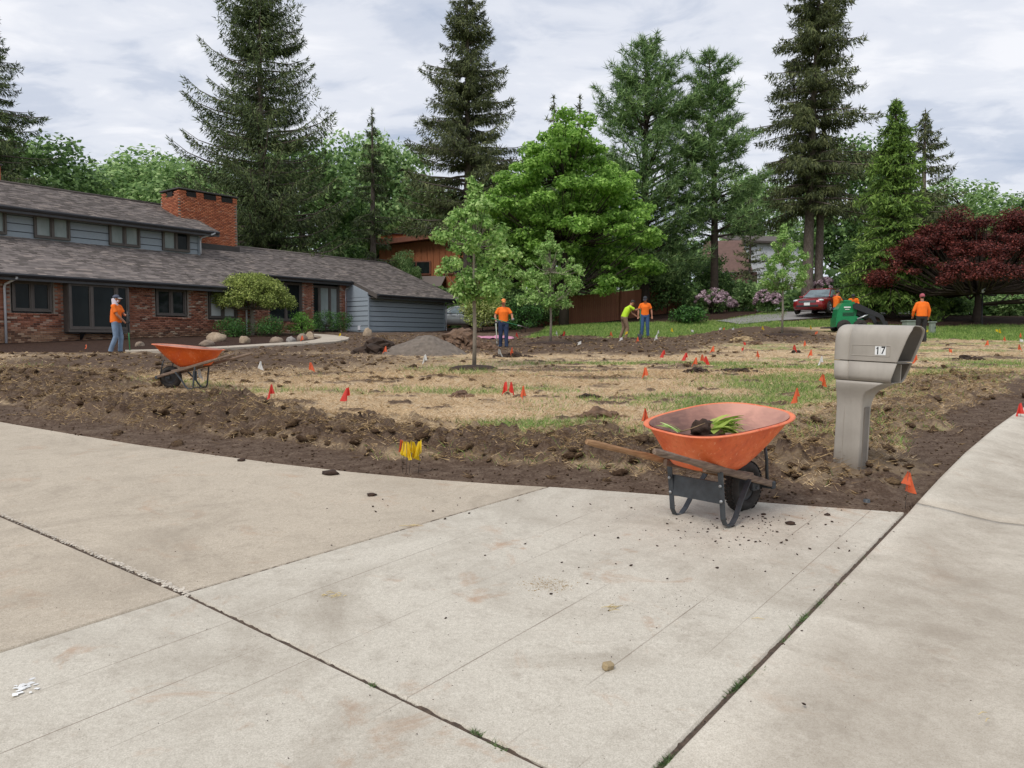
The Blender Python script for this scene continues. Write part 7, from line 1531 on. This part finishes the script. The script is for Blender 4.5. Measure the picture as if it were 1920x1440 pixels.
X = rng.uniform(0, 30, 150000); Y = rng.uniform(30, 46, 150000); m = look(X, Y); k = (m['lawn'] > .5); X, Y = X[k][:42000], Y[k][:42000]; n = len(X); blades('lawn_grass', X, Y, gh(X, Y), rng.uniform(.08, .15, n), rng.uniform(.015, .028, n), .9, M_GRASS, 'mown green lawn of the neighbours')
X, Y, m = on_yard(330000, -13, 12, 5.8, 17, 1.3); k = (rng.random(len(X)) < np.clip(m['band'] + m['torn'] * .5 + m['patch'] * .5, 0, 1) * .55) & (~m['ins']) & (m['dE'] > .25); X, Y = X[k][:95000], Y[k][:95000]; n = len(X); blades('torn_roots', X, Y, gh(X, Y) + rng.random(n) * .04, rng.uniform(.03, .10, n) * (1 + Y * .02), rng.uniform(.003, .006, n) * (1 + Y * .05), .25, M_FIBRE, 'torn roots and dead grass tangled in the clods')
# -- weeds in the kerb joint and the slab joint
M_WEED = leafmat('joint_weeds', [lin('#33422a'), lin('#4a5c38'), lin('#6a7a52')], .3)
PX = []
for (a, b, c_, n_) in ((1240, 1425, 14, 90), (1385, 1275, 10, 70), (1365, 1292, 8, 60), (1410, 1262, 8, 50), (1462, 1200, 6, 36), (1496, 1158, 9, 80), (1528, 1132, 8, 70), (1566, 1096, 6, 40), (1612, 1052, 6, 40), (893, 1374, 9, 60), (935, 1398, 12, 40), (700, 1285, 5, 24)):
    for _ in range(n_): u_ = rng.normal(0, c_ * .6); PX.append((a + u_ + (11 if a > 1000 else 0), b - u_ * (1.02 if a > 1000 else -.46)))
pts = [gp(*p) for p in PX]; X = np.array([p.x for p in pts]) + rng.normal(0, .004, len(pts)); Y = np.array([p.y for p in pts]) + rng.normal(0, .004, len(pts)); n = len(X); blades('joint_weeds', X, Y, .054 * Y - .01, rng.uniform(.015, .04, n), rng.uniform(.003, .008, n), .6, M_WEED, 'weeds growing in the slab joints')

# -- dead grass hanging on the clods
for nm, (X0, Y0, Z0, R0), k_, wd in (('clod_thatch', CL, 11, 1.0), ('clod_thatch', CL2, 5, 2.0)):
    X = np.repeat(X0, k_); Y = np.repeat(Y0, k_); R = np.repeat(R0, k_); a = rng.random(len(X)) * 6.283; q = np.sqrt(rng.random(len(X))); n = len(X)
    blades(nm, X + np.cos(a) * q * R, Y + np.sin(a) * q * R, np.repeat(Z0, k_) + R * .5 * np.sqrt(np.clip(1 - q * q, 0, 1)), rng.uniform(.03, .08, n) * wd ** .5, rng.uniform(.003, .006, n) * (1 + Y * .05) * wd, .1, M_FIBRE, 'dead grass and roots hanging on the ' + ('near sod clods' if wd < 1.5 else 'far soil clods'))

# -- sandy dust left on the apron, tiny pale and dark grains over the slabs
def grains(name, cx, cy, sx, sy, n, r0, r1, mat, label):
    px = rng.normal(cx, sx, n); py = rng.normal(cy, sy, n); pts = [gp(a, b) for a, b in zip(px, py) if 915 < b < 1438]; X = np.array([p.x for p in pts]); Y = np.array([p.y for p in pts]); k = inpoly(X, Y, CONC); X, Y = X[k], Y[k]; R = r0 + (r1 - r0) * rng.random(len(X)) ** 3; scatter_lumps(name, X, Y, .054 * Y + R * .1, R, mat, LUMPS1[:2], label)
M_SANDG = simple('sand_grains', lin('#a08a68'), .95, .3, 60)
grains('sand_dust', 1030, 1096, 26, 7, 420, .002, .006, M_SANDG, 'sandy dust patch left on the front slab')
grains('sand_dust', 1300, 1125, 120, 14, 260, .001, .004, M_SOIL, 'thin soil dust swept across the front slab')
grains('grit', 900, 1120, 420, 130, 420, .001, .0045, M_SOIL, 'scattered grit on the driveway slabs')
